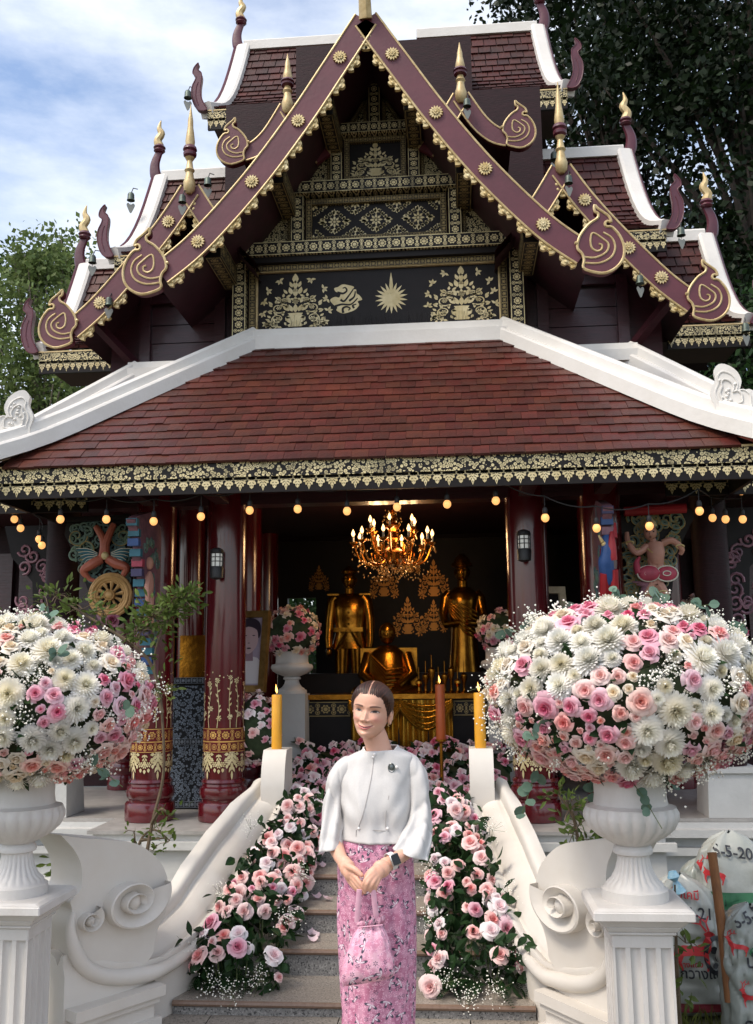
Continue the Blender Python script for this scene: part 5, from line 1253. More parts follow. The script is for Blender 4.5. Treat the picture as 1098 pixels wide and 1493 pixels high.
b = MB(); b.ball(q+V((.017, 0, .002)), .0055, 10, 7); b.build('pearl', M('pearl_white', '#e8e4de', .25), md)
# ---- printed fabric
def print_fabric(name, c0, c1, sc=20, kind='UV'):
    m = bpy.data.materials.new(name); m.use_nodes = True; nt = m.node_tree; b = nt.nodes['Principled BSDF']; tc = nt.nodes.new('ShaderNodeTexCoord'); m_ = lambda *a: mth(nt, *a)
    def layer(scl, off, k, R):
        mp = nt.nodes.new('ShaderNodeMapping'); mp.inputs['Scale'].default_value = (scl,)*3; mp.inputs['Location'].default_value = off; nt.links.new(tc.outputs['UV'], mp.inputs[0])
        vo = nt.nodes.new('ShaderNodeTexVoronoi'); vo.voronoi_dimensions = '2D'; vo.inputs['Scale'].default_value = 1; vo.inputs['Randomness'].default_value = .8; nt.links.new(mp.outputs[0], vo.inputs[0])
        sub = nt.nodes.new('ShaderNodeVectorMath'); sub.operation = 'SUBTRACT'; nt.links.new(mp.outputs[0], sub.inputs[0]); nt.links.new(vo.outputs['Position'], sub.inputs[1])
        s = nt.nodes.new('ShaderNodeSeparateXYZ'); nt.links.new(sub.outputs[0], s.inputs[0]); cs = nt.nodes.new('ShaderNodeSeparateColor'); nt.links.new(vo.outputs['Color'], cs.inputs[0])
        a = m_('ADD', m_('ARCTAN2', s.outputs[1], s.outputs[0]), m_('MULTIPLY', cs.outputs[0], 6.28)); r = m_('SQRT', m_('ADD', m_('MULTIPLY', s.outputs[0], s.outputs[0]), m_('MULTIPLY', s.outputs[1], s.outputs[1])))
        pet = m_('POWER', m_('ABSOLUTE', m_('COSINE', m_('MULTIPLY', a, k))), 1.6); return m_('DIVIDE', r, m_('MULTIPLY_ADD', pet, R*.9, R*.1)), cs.outputs[1], m_('GREATER_THAN', m_('COSINE', a), -.25)
    n = nt.nodes.new('ShaderNodeTexNoise'); n.inputs['Scale'].default_value = 34; n.inputs['Detail'].default_value = 4; nt.links.new(tc.outputs['UV'], n.inputs[0])
    mr = nt.nodes.new('ShaderNodeMapRange'); mr.inputs[1].default_value = .42; mr.inputs[2].default_value = .6; nt.links.new(n.outputs[0], mr.inputs[0]); c = mixc(nt, mr.outputs[0], C4(c0), C4(c1))
    n2 = nt.nodes.new('ShaderNodeTexNoise'); n2.inputs['Scale'].default_value = 120; nt.links.new(tc.outputs['UV'], n2.inputs[0]); c = mixc(nt, m_('MULTIPLY', m_('GREATER_THAN', n2.outputs[0], .62), .6), c, C4('#f0c3d6'))
    f0, r0, h0 = layer(sc*2.4, (3, 5, 0), 2.5, .42); c = mixc(nt, m_('MULTIPLY', m_('LESS_THAN', f0, .8), .75), c, C4('#ecb4cb')); c = mixc(nt, m_('MULTIPLY', m_('LESS_THAN', f0, .3), .7), c, C4('#7a4a66'))
    f1, r1, h1 = layer(sc, (0, 0, 0), 2.5, .46); on = m_('MULTIPLY', m_('GREATER_THAN', r1, .25), h1)
    c = mixc(nt, m_('MULTIPLY', m_('LESS_THAN', f1, .85), on), c, C4('#e2ccd6')); c = mixc(nt, m_('MULTIPLY', m_('LESS_THAN', m_('ABSOLUTE', m_('SUBTRACT', f1, .82)), .2), on), c, C4('#4a4254'))
    f2, r2, h2 = layer(sc*1.7, (7, 2, 0), 3.0, .34); on = m_('GREATER_THAN', r2, .45); c = mixc(nt, m_('MULTIPLY', m_('LESS_THAN', m_('ABSOLUTE', m_('SUBTRACT', f2, .6)), .22), on), c, C4('#57485e'))
    nt.links.new(c, b.inputs['Base Color']); b.inputs['Roughness'].default_value = .7; MATS[name] = m
print_fabric('skirt_print', '#b56e8b', '#c98fa6', 21); print_fabric('bag_print', '#c9869f', '#dcabbb', 21)
sk = MB()
def skirt_w(p, t, r, c):
    if sin(t) < .2:
        e = p.x-(cx0+.03+.05*r); p = p+V((0, -.012, 0))*sstep(.004, -.004, e)*sstep(0, .05, r)       # wrap edge
        p = p+V((0, .006*sin(p.x*55+r*3), 0))*sstep(.2, .8, r)
    return wrinkle(6, .012, 8, (1.8, 1.8, .3), .2)(p, t, r, c)
hemz = [P(552, 1650, 3.36)]
rings(sk, dense([((497, 1212), (600, 1216), 3.36, .088), ((494, 1245), (602, 1248), 3.36, .1), ((492, 1290), (605, 1292), 3.36, .108), ((493, 1340), (607, 1342), 3.36, .108), ((496, 1400), (607, 1402), 3.36, .102), ((498, 1460), (606, 1460), 3.36, .098), ((499, 1520), (604, 1520), 3.36, .095), ((501, 1580), (602, 1580), 3.36, .093), ((503, 1635), (600, 1635), 3.36, .092)], 5), 96, skirt_w, uvs=.75)
o = link('skirt', sk.mesh('skirt', 'skirt_print', 180), WO); o.modifiers.new('thick', 'SOLIDIFY').thickness = .002
# ---- bag held in the hands (a thing of its own)
BG = thing('drawstring_bag', P(538, 1438, 3.17), 'pink printed drawstring cloth bag hanging by two straps from clasped hands', 'bag')
bg_ = MB()
def bagw(p, t, r, c):
    g_ = .006*sin(t*13+sin(t*3)*2)*exp(-((r-.22)/.22)**2); d = V((p.x-c.x, p.y-c.y, 0)).normalized(); p = p+d*g_
    return wrinkle(14, .005, 4, (1, 1, .6))(p, t, r, c)
rings(bg_, dense([((523, 1341), (560, 1334), 3.175, .03), ((521, 1347), (560, 1342), 3.175, .027), ((525, 1352), (556, 1348), 3.175, .02), ((517, 1362), (562, 1358), 3.172, .03), ((507, 1380), (568, 1374), 3.168, .038), ((501, 1405), (574, 1398), 3.165, .042), ((498, 1425), (577, 1415), 3.165, .036), ((500, 1436), (573, 1424), 3.167, .018), ((504, 1438), (568, 1427), 3.168, .004)], 5), 72, bagw, uvs=.42, close=True)
bg_.build('pouch', 'bag_print', BG, 180)
M('strap', '#e3b3c4', .7, col2='#d79db3', scale=40)
for a, b_ in (((524, 1297, 3.14), (520.5, 1345, 3.165)), ((544, 1297, 3.138), (549, 1340, 3.163))):
    b = MB(); p, q = P(*a), P(*b_); b.tube([p, p.lerp(q, .5)+V((0, -.003, 0)), q], .0085, 8, flat=.25, nrm=(0, 1, 0)); b.build('strap', 'strap', BG)
b = MB(); b.tube([P(523+35*k/10, 1352-3.5*k/10, 3.153-.006*sin(pi*k/10)) for k in range(11)], .002, 5); b.build('drawstring', 'strap', BG)
# ---- watch
wt = thing('wrist_watch', P(566, 1257, 3.17), 'square black smartwatch with white strap on the wrist', 'watch')
d_ = (P(577, 1253, 3.215)-P(564, 1258.5, 3.195)).normalized(); ctr = P(570, 1256, 3.206)
s_ = d_.orthogonal().normalized(); u_ = d_.cross(s_); b = MB()
lp = [ctr+(s_*cos(a)+u_*sin(a))*.0262 for a in [2*pi*k/28 for k in range(29)]]
for k in range(28):
    p, q = lp[k], lp[k+1]; n1, n2 = (p-ctr).normalized(), (q-ctr).normalized(); w_ = d_*.009
    b.poly([p-w_, q-w_, q+w_, p+w_]); b.poly([p-w_+n1*.002, q-w_+n2*.002, q+w_+n2*.002, p+w_+n1*.002]); b.poly([p-w_, p-w_+n1*.002, q-w_+n2*.002, q-w_]); b.poly([p+w_, q+w_, q+w_+n2*.002, p+w_+n1*.002])
b.build('strap', M('watch_strap', '#d8d6d4', .5), wt)
vd = (CAM-ctr).normalized(); vd = (vd-d_*vd.dot(d_)).normalized(); vd = (vd+u_*0).normalized(); s2 = d_.cross(vd); R3 = Matrix((d_, s2, vd)).transposed()
b = MB(); b.box(ctr+vd*.031, (.032, .037, .009), R3); o = b.build('case', M('watch_case', '#b9b7b4', .3, .8), wt); o.modifiers.new('b', 'BEVEL').width = .003
b = MB(); b.box(ctr+vd*.0362, (.027, .032, .002), R3); b.build('screen', M('watch_glass', '#0c0d10', .12), wt)
# ================================================================ carved brackets
M('carve_green', '#6d8468', .55, col2='#4f6a74', scale=9); M('carve_gold', '#b89f63', .5, .3, col2='#6d5c34', scale=20); M('carve_skin', '#b8664e', .5, col2='#a05542', scale=8); M('carve_pale', '#c49080', .5, col2='#ad7c68', scale=8)
M('carve_teal', '#2f6f80', .5, col2='#255a68', scale=8); M('carve_pink', '#c4485e', .5, col2='#8a2c3e', scale=8); M('carve_mauve', '#9a6b76', .55, col2='#5d4450', scale=12); M('carve_white', '#cfccba', .6); M('carve_red', '#a3202a', .45, col2='#8a1a22', scale=8); M('carve_blue', '#2b5088', .5, col2='#23406e', scale=8); M('wheel_gold', '#d0a56c', .5, .25, col2='#97733f', scale=10); M('carve_purple', '#3f3a5c', .55)
def scroll(m, px, py, r, a0, tn, Y, rad=.008, lay=0):
    c = P(px, py, Y-lay); k = .0049
    m.tube([c+V((x*k, 0, -y*k)) for x, y in spiral2(0, 0, r, r*.12, a0, tn, 26)], [lerp(rad, rad*.6, i/26) for i in range(27)], 6)
def ptube(m, pts, rad, Y, n=10): m.tube(cm([tuple(P(x, y, Y+(d if d else 0))) for x, y, d in pts], 4), [interp([(i/(len(rad)-1), r) for i, r in enumerate(rad)], k/(4*(len(pts)-1))) for k in range(4*(len(pts)-1)+1)], n)
def poly_px(m, pts, Y, th): m.prism([(i, 0) for i in range(len(pts))], lambda u, v, w: P(*pts[int(u)], Y)+V((0, w, 0)), 0, th)
YK = 6.82
# wheel bracket
b = MB(); poly_px(b, cm([(97, 763), (190, 758), (190, 800), (188, 900), (150, 905), (128, 860), (118, 830), (104, 800)], 2, True), YK+.02, .05); BKL = b.build('carved_bracket', 'black', TEM)
b = MB()
for (x, y, r, a, t) in ((112, 782, 14, 0, 1.4), (124, 800, 15, 2, -1.5), (178, 782, 14, 3, -1.4), (176, 796, 10, 1, 1.5), (108, 808, 9, 1, 1.3), (128, 775, 9, 4, 1.3), (165, 768, 9, 0, 1.3), (182, 812, 9, 2, -1.3), (120, 828, 10, 5, 1.3), (132, 838, 9, 3, 1.2)): scroll(b, x, y, r, a, t, YK, .011)
rl = random.Random(6)
for k in range(60):
    y = rl.uniform(762, 850); x = rl.uniform(interp([(760, 100), (800, 106), (850, 126)], y), 190); scroll(b, x, y, rl.uniform(6, 10), rl.uniform(0, 6), rl.choice((-1.4, 1.4)), YK+.006, .009)
tag(b.build('scrolls', 'carve_green', BKL), kind='stuff')
b = MB()
for (x, y, r, a, t) in ((112, 782, 17, 0, 1.2), (124, 800, 18, 2, -1.2), (178, 782, 17, 3, -1.2), (120, 828, 14, 5, 1.0)): scroll(b, x, y, r, a, t, YK, .004, .01)
tag(b.build('gilt_lines', 'carve_gold', BKL), kind='stuff')
b = MB(); ptube(b, [(140, 768, -.02), (150, 785, -.04), (152, 800, -.05), (148, 815, -.04)], [.022, .028, .034, .03], YK); ptube(b, [(166, 764, -.02), (158, 782, -.04), (153, 798, -.05), (156, 815, -.04)], [.022, .028, .034, .03], YK)
ptube(b, [(148, 815, -.04), (135, 822, -.06), (122, 832, -.06), (128, 842, -.05)], [.034, .038, .03, .016], YK); ptube(b, [(158, 815, -.04), (170, 822, -.06), (184, 828, -.06), (178, 842, -.05)], [.034, .038, .03, .016], YK)
ptube(b, [(122, 832, -.06), (132, 845, -.04), (150, 848, -.03)], [.022, .016, .012], YK); b.build('figure', 'carve_skin', BKL)
b = MB()
for s in (-1, 1):
    for k in range(5): ptube(b, [(152+s*10, 808+k*2, -.05), (152+s*24, 802+k*4, -.06), (152+s*(40-k*3), 802+k*5.5, -.05)], [.008, .011, .004], YK, 6)
b.build('wing_feathers', 'carve_teal', BKL)
b = MB()
for s in (-1, 1):
    for k in range(6): ptube(b, [(152+s*10, 806+k*2, -.06), (152+s*24, 800+k*4, -.07), (152+s*(41-k*3), 800+k*5.5, -.06)], [.003, .003, .002], YK, 5)
b.build('feather_edges', 'carve_white', BKL)
b = MB(); b.ball(P(153, 810, YK-.07), (.028, .02, .03), 10, 8); b.build('gilt_belt', 'gold_pale', BKL)
# the wheel
wc = P(161, 868, YK-.07); wm = MB(); R0 = .15
ring = lambda r, t, y: wm.tube([wc+V((r*cos(a), y, r*sin(a))) for a in [2*pi*k/40 for k in range(41)]], t, 8, False)
ring(R0, .016, 0); ring(R0-.016, .013, -.012); ring(R0-.034, .014, -.004); ring(R0-.05, .01, 0)
wo = wm.build('wheel', 'wheel_gold', BKL)
for k in range(10):
    a = 2*pi*k/10+.2; b = MB(); d = V((cos(a), 0, sin(a))); b.tube([wc+d*.03, wc+d*.06, wc+d*.085, wc+d*(R0-.05)], [.009, .01, .016, .018], 8); b.build('spoke', 'wheel_gold', wo)
b = MB(); b.ball(wc+V((0, -.012, 0)), (.04, .03, .04), 16, 10); b.tube([wc+V((.036*cos(a), -.03, .036*sin(a))) for a in [2*pi*k/20 for k in range(21)]], .004, 5, False); b.build('hub', 'wheel_gold', wo)
b = MB(); ptube(b, [(142, 892, -.06), (148, 904, -.06), (160, 908, -.06)], [.014, .02, .02], YK); b.build('hand', 'carve_mauve', BKL)
put('lotus_bud', rose_mesh('petal_dusky', 2), BKL, P(165, 905, YK-.09), orient((0, -1, .3)), .085)
# bracket seen edge-on beside it (runs towards the viewer)
def edge_bracket(x0, label_mat, sx, seed):
    pts = [(6.72, 2.62), (6.2, 2.62), (6.18, 2.55), (6.3, 2.45), (6.28, 2.35), (6.42, 2.2), (6.4, 2.1), (6.52, 1.98), (6.5, 1.88), (6.6, 1.78), (6.62, 1.62), (6.72, 1.55)]
    b = MB(); b.prism(cm(pts, 2, True), lambda u, v, w: V((x0+w, u, v)), -.03, .03); o = b.build('carved_bracket', 'carve_mauve', TEM)
    rr = random.Random(seed); b = MB()
    for k in range(16):
        t = k/15; z = lerp(2.58, 1.6, t); y = lerp(6.19, 6.62, t)+.02*sin(k*2.1); bb = MB(); bb.box((x0, y, z), (.075, .05, .05)); bb.build('edge_block', label_mat[k % len(label_mat)], o)
    for k in range(18):
        t = rr.random(); z = lerp(2.5, 1.8, t); y = rr.uniform(lerp(6.35, 6.58, t), 6.66)
        for sg in (-1, 1): b.tube([V((x0+sg*.032, y+q[0], z+q[1])) for q in spiral2(0, 0, .045, .008, rr.uniform(0, 6), 1.4, 14)], .007, 5)
    tag(b.build('scrolls', 'carve_green', o), kind='stuff'); return o
EB = edge_bracket(-1.565, ('carve_teal', 'carve_teal', 'carve_blue', 'carve_teal', 'carve_pink', 'carve_purple'), -1, 1)
b = MB(); x0 = -1.525
b.ball((x0, 6.45, 2.18), (.03, .05, .1), 10, 8); b.ball((x0, 6.44, 2.33), (.03, .035, .045), 10, 8); b.tube([(x0, 6.42, 2.24), (x0+.02, 6.34, 2.16), (x0+.02, 6.36, 2.06)], [.02, .018, .014], 8); b.tube([(x0, 6.47, 2.1), (x0+.01, 6.44, 1.98), (x0, 6.52, 1.9)], [.03, .024, .018], 8); b.build('figure', 'carve_pale', EB)
ER = edge_bracket(1.56, ('carve_purple', 'carve_blue', 'carve_mauve', 'carve_purple', 'carve_red'), 1, 2)
b = MB(); b.tube(cm([(1.560, 6.24, 2.42), (1.550, 6.2, 2.33), (1.540, 6.22, 2.24), (1.560, 6.27, 2.12)], 4), [.02]+[.04]*6+[.05]*5+[.045], 10); b.build('bird_body', 'carve_blue', ER)
b = MB(); b.tube([(1.585, 6.2, 2.44), (1.575, 6.18, 2.36), (1.580, 6.2, 2.26)], [.012, .028, .03], 8); b.tube([(1.530, 6.22, 2.18), (1.530, 6.3, 2.0), (1.540, 6.4, 1.84)], [.03, .034, .014], 8); b.tube([(1.590, 6.22, 2.2), (1.585, 6.27, 2.02), (1.580, 6.35, 1.85)], [.026, .034, .012], 8); b.tube([(1.610, 6.22, 2.5), (1.600, 6.2, 2.4)], [.008, .018], 8); b.build('bird_wings', 'carve_red', ER)
b = MB(); b.tube([(1.500, 6.2, 2.42), (1.520, 6.18, 2.37)], [.006, .014], 8); b.ball((1.530, 6.19, 2.36), .02, 8, 6); b.build('bird_crest', 'gold_pale', ER)
for x in (1.52, 1.6): b = MB(); b.ball((x, 6.38, 1.76), (.03, .03, .05), 8, 6); b.ball((x, 6.38, 1.83), (.022, .022, .028), 8, 6); b.build('small_figure', 'carve_mauve', ER)
# dancer bracket
b = MB(); poly_px(b, cm([(908, 748), (1008, 742), (1004, 770), (990, 800), (982, 840), (975, 880), (940, 892), (918, 888), (914, 830), (908, 780)], 2, True), YK+.02, .05); BKR = b.build('carved_bracket', 'black', TEM)
rr = random.Random(12); b = MB(); b2 = MB()
for k in range(95):
    y = rr.uniform(752, 886); x = rr.uniform(914, interp([(745, 1000), (800, 985), (840, 976), (890, 958)], y)); a = rr.uniform(0, 6); t = rr.choice((-1.4, 1.4)); r = rr.uniform(7, 12)
    scroll(b, x, y, r, a, t, YK, .011); scroll(b2, x, y, r+2.5, a, t*.85, YK, .0035, .009)
tag(b.build('scrolls', 'carve_green', BKR), kind='stuff'); tag(b2.build('gilt_lines', 'carve_gold', BKR), kind='stuff')
b = MB(); b.ball(P(948, 776, YK-.1), (.045, .05, .058), 14, 10); ptube(b, [(951, 786, -.09), (954, 795, -.08)], [.024, .026], YK)
ptube(b, [(955, 793, -.08), (956, 806, -.09), (957, 822, -.08)], [.058, .062, .048], YK, 14); ptube(b, [(944, 796, -.09), (928, 806, -.1), (916, 790, -.08), (914, 776, -.07)], [.026, .024, .02, .014], YK); ptube(b, [(966, 792, -.09), (980, 788, -.1), (994, 800, -.08), (992, 808, -.06)], [.026, .024, .02, .014], YK)
ptube(b, [(950, 850, -.08), (942, 868, -.08), (944, 888, -.06)], [.04, .03, .016], YK); ptube(b, [(960, 852, -.08), (970, 868, -.08), (962, 876, -.06)], [.04, .028, .016], YK); ptube(b, [(944, 886, -.06), (960, 890, -.06)], [.016, .012], YK); ptube(b, [(952, 815, -.08), (954, 852, -.08)], [.04, .03], YK); ptube(b, [(960, 815, -.08), (959, 852, -.08)], [.04, .03], YK); b.build('figure', 'carve_pale', BKR)
b = MB()
for x in (943, 953): b.ball(P(x, 775, YK-.148), (.007, .004, .004), 8, 5)
b.ball(P(948, 783, YK-.148), (.011, .004, .003), 8, 5)
for x in (943, 953): b.tube([P(x-3, 771.5, YK-.148), P(x, 770.3, YK-.15), P(x+3, 771.5, YK-.148)], .002, 4)
tag(b.build('painted_features', 'black', BKR), kind='stuff')
b = MB(); b.ball(P(948, 779, YK-.15), (.007, .009, .011), 8, 6); b.build('nose', 'carve_pale', BKR)
for q in ((930, 803), (918, 792), (979, 789), (991, 797), (943, 868), (966, 864)):
    c = P(*q, YK-.09); b = MB(); b.tube([c+V((.026*cos(a), -.012*sin(a)-.012, .01*sin(a))) for a in [2*pi*k/14 for k in range(15)]], .006, 5, False); b.build('gold_bangle', 'gold_pale', BKR)
b = MB(); b.ball(P(946, 836, YK-.12), (.075, .03, .055), 18, 10); b.ball(P(973, 836, YK-.11), (.07, .03, .055), 18, 10); ptube(b, [(932, 836, -.11), (928, 822, -.1), (933, 812, -.09)], [.03, .022, .008], YK); b.build('paisley_skirt', 'carve_pink', BKR)
b = MB()
for cx_ in (946, 973): c = P(cx_, 836, YK-.135); b.tube([c+V((.074*cos(a), .012, .053*sin(a))) for a in [2*pi*k/24 for k in range(25)]], .005, 5, False); b.tube([c+V((.026*cos(a)-.004, -.008, .016*sin(a))) for a in [2*pi*k/14 for k in range(15)]], .004, 5, False)
b.build('skirt_edges', 'carve_white', BKR)
b = MB(); 
for k in range(7): ptube(b, [(958, 842, -.09), (940-k*2+6, 850+k*2.5, -.1), (922+k*6.5, 848+k*4.2, -.08)], [.008, .014, .006], YK, 6)
b.build('fan_tail', 'carve_mauve', BKR)
b = MB(); c = P(948, 766, YK-.1); b.lathe([(.04, -.01), (.046, 0), (.04, .02), (.03, .03), (.018, .05), (.004, .07)], c, 12); b.build('crown', 'gold_pale', BKR); b = MB(); ptube(b, [(944, 800, -.115), (954, 806, -.14), (966, 799, -.115)], [.006, .006, .006], YK); b.build('necklace', 'gold_pale', BKR)
b = MB(); b.tube([P(910, 746, YK-.04), P(1000, 741, YK-.04)], .035, 10); b.build('red_rail', 'carve_red', BKR)
b = MB(); b.tube([P(97, 758, YK-.03), P(190, 754, YK-.03)], .025, 4); b.build('rail', 'black', BKL)
# far brackets in the side galleries
for sx in (-1, 1):
    b = MB(); x = sx*2.9; b.prism([(0, 2.75), (.45, 2.75), (.38, 2.5), (.2, 2.3), (.18, 2.05), (.05, 1.8), (0, 1.8)], lambda u, v, w: V((sx*(2.55+u), 7.3+w, v)), 0, .05); o = b.build('carved_bracket', 'black', TEM)
    b = MB(); rr = random.Random(20)
    for k in range(16): c = V((sx*(2.6+rr.random()*.24), 7.29, rr.uniform(1.9, 2.65))); b.tube([c+V((q[0], 0, q[1])) for q in spiral2(0, 0, .06, .01, rr.uniform(0, 6), 1.3, 14)], .011, 5)
    tag(b.build('scrolls', 'carve_mauve', o), kind='stuff')

# ================================================================ wall lanterns
def lantern(p, label):
    p = V(p); T = thing('wall_lantern', p, label, 'lantern', 'black caged lanterns on the porch columns')
    b = MB(); b.lathe([(.02, -.11), (.045, -.1), (.05, -.03), (.045, -.02)], p, 16); b.box(p+V((0, .06, -.06)), (.05, .1, .06)); b.build('housing', 'lamp_black', T)
    b = MB(); b.lathe([(.034, -.02), (.038, 0), (.038, .07), (.03, .075)], p, 16); b.build('glass', 'glass_white', T)
    b = MB(); b.lathe([(.046, .07), (.05, .078), (.045, .1), (.02, .112)], p, 16); b.build('cap', 'lamp_black', T)
    b = MB()
    for k in range(8): a = 2*pi*k/8; b.tube([p+V((.044*cos(a), .044*sin(a), -.02)), p+V((.044*cos(a), .044*sin(a), .075))], .0035, 5)
    for z in (.015, .045): b.tube([p+V((.045*cos(a), .045*sin(a), z)) for a in [2*pi*k/20 for k in range(21)]], .003, 5, False)
    b.build('cage', 'lamp_black', T)
lantern(P(316, 822, 6.6), 'black caged lantern on the column nearest the framed portrait'); lantern(P(764, 796, 6.6), 'black caged lantern on the column near the bird bracket')

# ================================================================ festoon lights
FB = [(21, 757), (30, 770), (57, 786), (61, 795), (88, 757), (155, 757), (224, 760), (293, 753), (364, 744), (434, 742), (506, 745), (579, 739), (652, 735), (723, 730), (795, 755), (870, 770), (947, 767), (1020, 745), (1039, 755), (1058, 757), (1083, 757), (1081, 716)]
FS = thing('festoon_lights', (0, 6.02, 2.7), 'string of warm round festoon bulbs hung under the porch eave', 'string lights')
bb = MB(); bb.ball((0, 0, 0), (.0255, .0255, .028), 16, 12); bbm = bb.mesh('bulb', 'bulb_glow', 180)
sb = MB(); sb.lathe([(.012, .022), (.0155, .026), (.0165, .05), (.014, .062), (.008, .068)], (0, 0, 0), 12); sbm = sb.mesh('socket', 'wire', 40)
tops = []
for i, (x, y) in enumerate(FB):
    Yb = 6.05 if i not in (0, 1, 2, 3, 18, 19, 20, 21) else 6.6
    p = P(x, y, Yb); o = put('bulb', bbm, FS, p); put('socket', sbm, o, p)
    top = p+V((0, 0, .15 if i < 14 else .14)); tops.append(top)
    c_ = MB(); c_.tube([p+V((0, 0, .065)), top], .003, 5); c_.build('cord', 'wire', o)
mn = tops[4:18]; pts = []
for a, b in zip(mn, mn[1:]):
    for k in range(8): t = k/8; pts.append(a.lerp(b, t)-V((0, 0, .03*4*t*(1-t))))
b = MB(); b.tube(pts+[mn[-1]], .0045, 5); b.build('cable', 'wire', FS)
for grp in (tops[0:4], tops[17:22]): b = MB(); b.tube(sorted(grp, key=lambda v: v.x), .0045, 5); b.build('cable', 'wire', FS)

# ================================================================ bells under the roof
BELLS = [((191, 287), 8.6, 'beside the upper tier verge'), ((135, 378), 7.9, 'beside the lower tier verge'), ((159, 440), 7.05, 'below the wheel side lower gable board'), ((274, 138), 8.5, 'under the top tier naga tail'), ((303, 265), 7.9, 'behind the wheel side spike finial'), ((266, 290), 7.0, 'on the wheel side spike finial'), ((681, 150), 7.2, 'under the small upper gable'), ((829, 262), 7.0, 'on the dancer side spike finial'), ((808, 228), 8.4, 'behind the dancer side spike finial'), ((933, 408), 7.05, 'below the dancer side lower gable board'), ((993, 338), 7.9, 'beside the maroon tail finial'), ((1087, 478), 7.8, 'at the lowest tier eave end')]
for (x, y), Y, w_ in BELLS:
    p = P(x, y, Y); s = Y/7.2; T = thing('roof_bell', p, 'small bronze wind bell '+w_, 'bell', 'wind bells along the roof edges')
    b = MB(); b.lathe([(.004*s, .035*s), (.02*s, .033*s), (.027*s, .02*s), (.029*s, -.02*s), (.034*s, -.032*s), (.03*s, -.033*s), (.024*s, -.02*s)], p, 14); b.build('bell', 'bronze', T)
    b = MB(); b.tube([p+V((0, 0, .03*s)), p+V((.01, .03, .09*s)), p+V((.03, .1, .11*s))], .004*s, 5); b.tube([p, p-V((0, 0, .07*s))], .0018, 4); b.build('wire', 'wire', T)
    b = MB(); hp = cm([(0, .03), (.02, .045), (.034, .03), (.025, 0), (0, -.045), (-.025, 0), (-.034, .03), (-.02, .045)], 3, True); b.prism([(u*s, v*s) for u, v in hp], plane_fn(p-V((0, 0, .1*s)), (.9, .4, 0)), -.002, .002); b.build('leaf_clapper', 'bell_leaf', T, 0)

# ================================================================ chandelier
CH = P(573, 796, 7.9); CT = thing('chandelier', CH, 'gilt crystal chandelier with lit candle bulbs hanging above the altar', 'chandelier')
M('crystal', '#d8b27a', .08, .2, trans=.5); M('brass', '#b5742a', .22, .95, col2='#8a5219', scale=20)
b = MB(); b.lathe([(.02, -.16), (.05, -.15), (.09, -.1), (.1, -.06), (.075, -.03), (.04, -.01), (.035, .03), (.06, .06), (.045, .09), (.03, .12), (.055, .15), (.065, .17), (.03, .2), (.022, .26), (.03, .28), (.012, .3), (.01, .34)], CH, 20); b.build('stem', 'brass', CT)
b = MB(); b.tube([CH+V((0, 0, .3)), V((CH.x, CH.y, 3.0))], .012, 6); b.lathe([(.07, 0), (.06, -.03), (.02, -.05)], (CH.x, CH.y, 3.0), 14); b.build('chain', 'brass', CT)
cry = MB(); rr = random.Random(8)
def crystal(p, s): cry.raw([V(p)+V((o[0]*s*.6, o[1]*s*.6, o[2]*s)) for o in OCT], OCF)
for tier, (n, R, z0, zc) in enumerate(((10, .33, -.08, .02), (6, .2, 0, .13))):
    for k in range(n):
        a = 2*pi*(k+.3*tier)/n+.15; d = V((cos(a), sin(a), 0)); pts = [CH+d*.05+V((0, 0, z0)), CH+d*R*.4+V((0, 0, z0-.08)), CH+d*R*.8+V((0, 0, z0-.05)), CH+d*R+V((0, 0, zc))]
        b = MB(); b.tube(cm([tuple(p) for p in pts], 5), .009, 6); e = CH+d*R+V((0, 0, zc)); b.lathe([(.008, -.02), (.034, 0), (.04, .01), (.012, .012)], e, 12); b.tube([CH+d*R*.5+V((0, 0, z0-.07)), CH+d*R*.55+V((0, 0, z0+.02)), CH+d*R*.42+V((0, 0, z0+.03))], .006, 5); o = b.build('arm', 'brass', CT)
        b = MB(); b.lathe([(.009, .01), (.009, .06)], e, 8); b.build('candle_sleeve', 'gyps', o)
        b = MB(); b.lathe([(.006, .06), (.014, .075), (.015, .085), (.008, .105), (.001, .12)], e, 10); b.build('flame_bulb', 'candle_bulb', o)
        for q in range(9): crystal(e+V((rr.gauss(0, .02), rr.gauss(0, .02), -.02-.022*q*rr.random())), rr.uniform(.008, .016))
        for q in range(8): t = q/8; crystal(CH+d*R*t+V((0, 0, z0-.1-.09*sin(pi*t)+rr.gauss(0, .01))), .01)
for k in range(170): a = rr.uniform(0, 6.28); r = rr.uniform(.02, .3); crystal(CH+V((r*cos(a), r*sin(a), -.13-.16*(1-r/.32)*rr.random())), rr.uniform(.008, .015))
for k in range(50): a = rr.uniform(0, 6.28); r = rr.uniform(.03, .1); crystal(CH+V((r*cos(a), r*sin(a), .12+.2*rr.random())), rr.uniform(.008, .014))
tag(cry.build('crystals', 'crystal', CT, 0), kind='stuff')
ld = bpy.data.lights.new('chandelier_light', 'POINT'); ld.energy = 22; ld.color = (1, .62, .3); ld.shadow_soft_size = .2; lo = bpy.data.objects.new('chandelier_light', ld); COL.objects.link(lo); lo.location = CH+V((0, 0, -.02)); lo.parent = CT; lo.matrix_parent_inverse = wmat(CT).inverted()

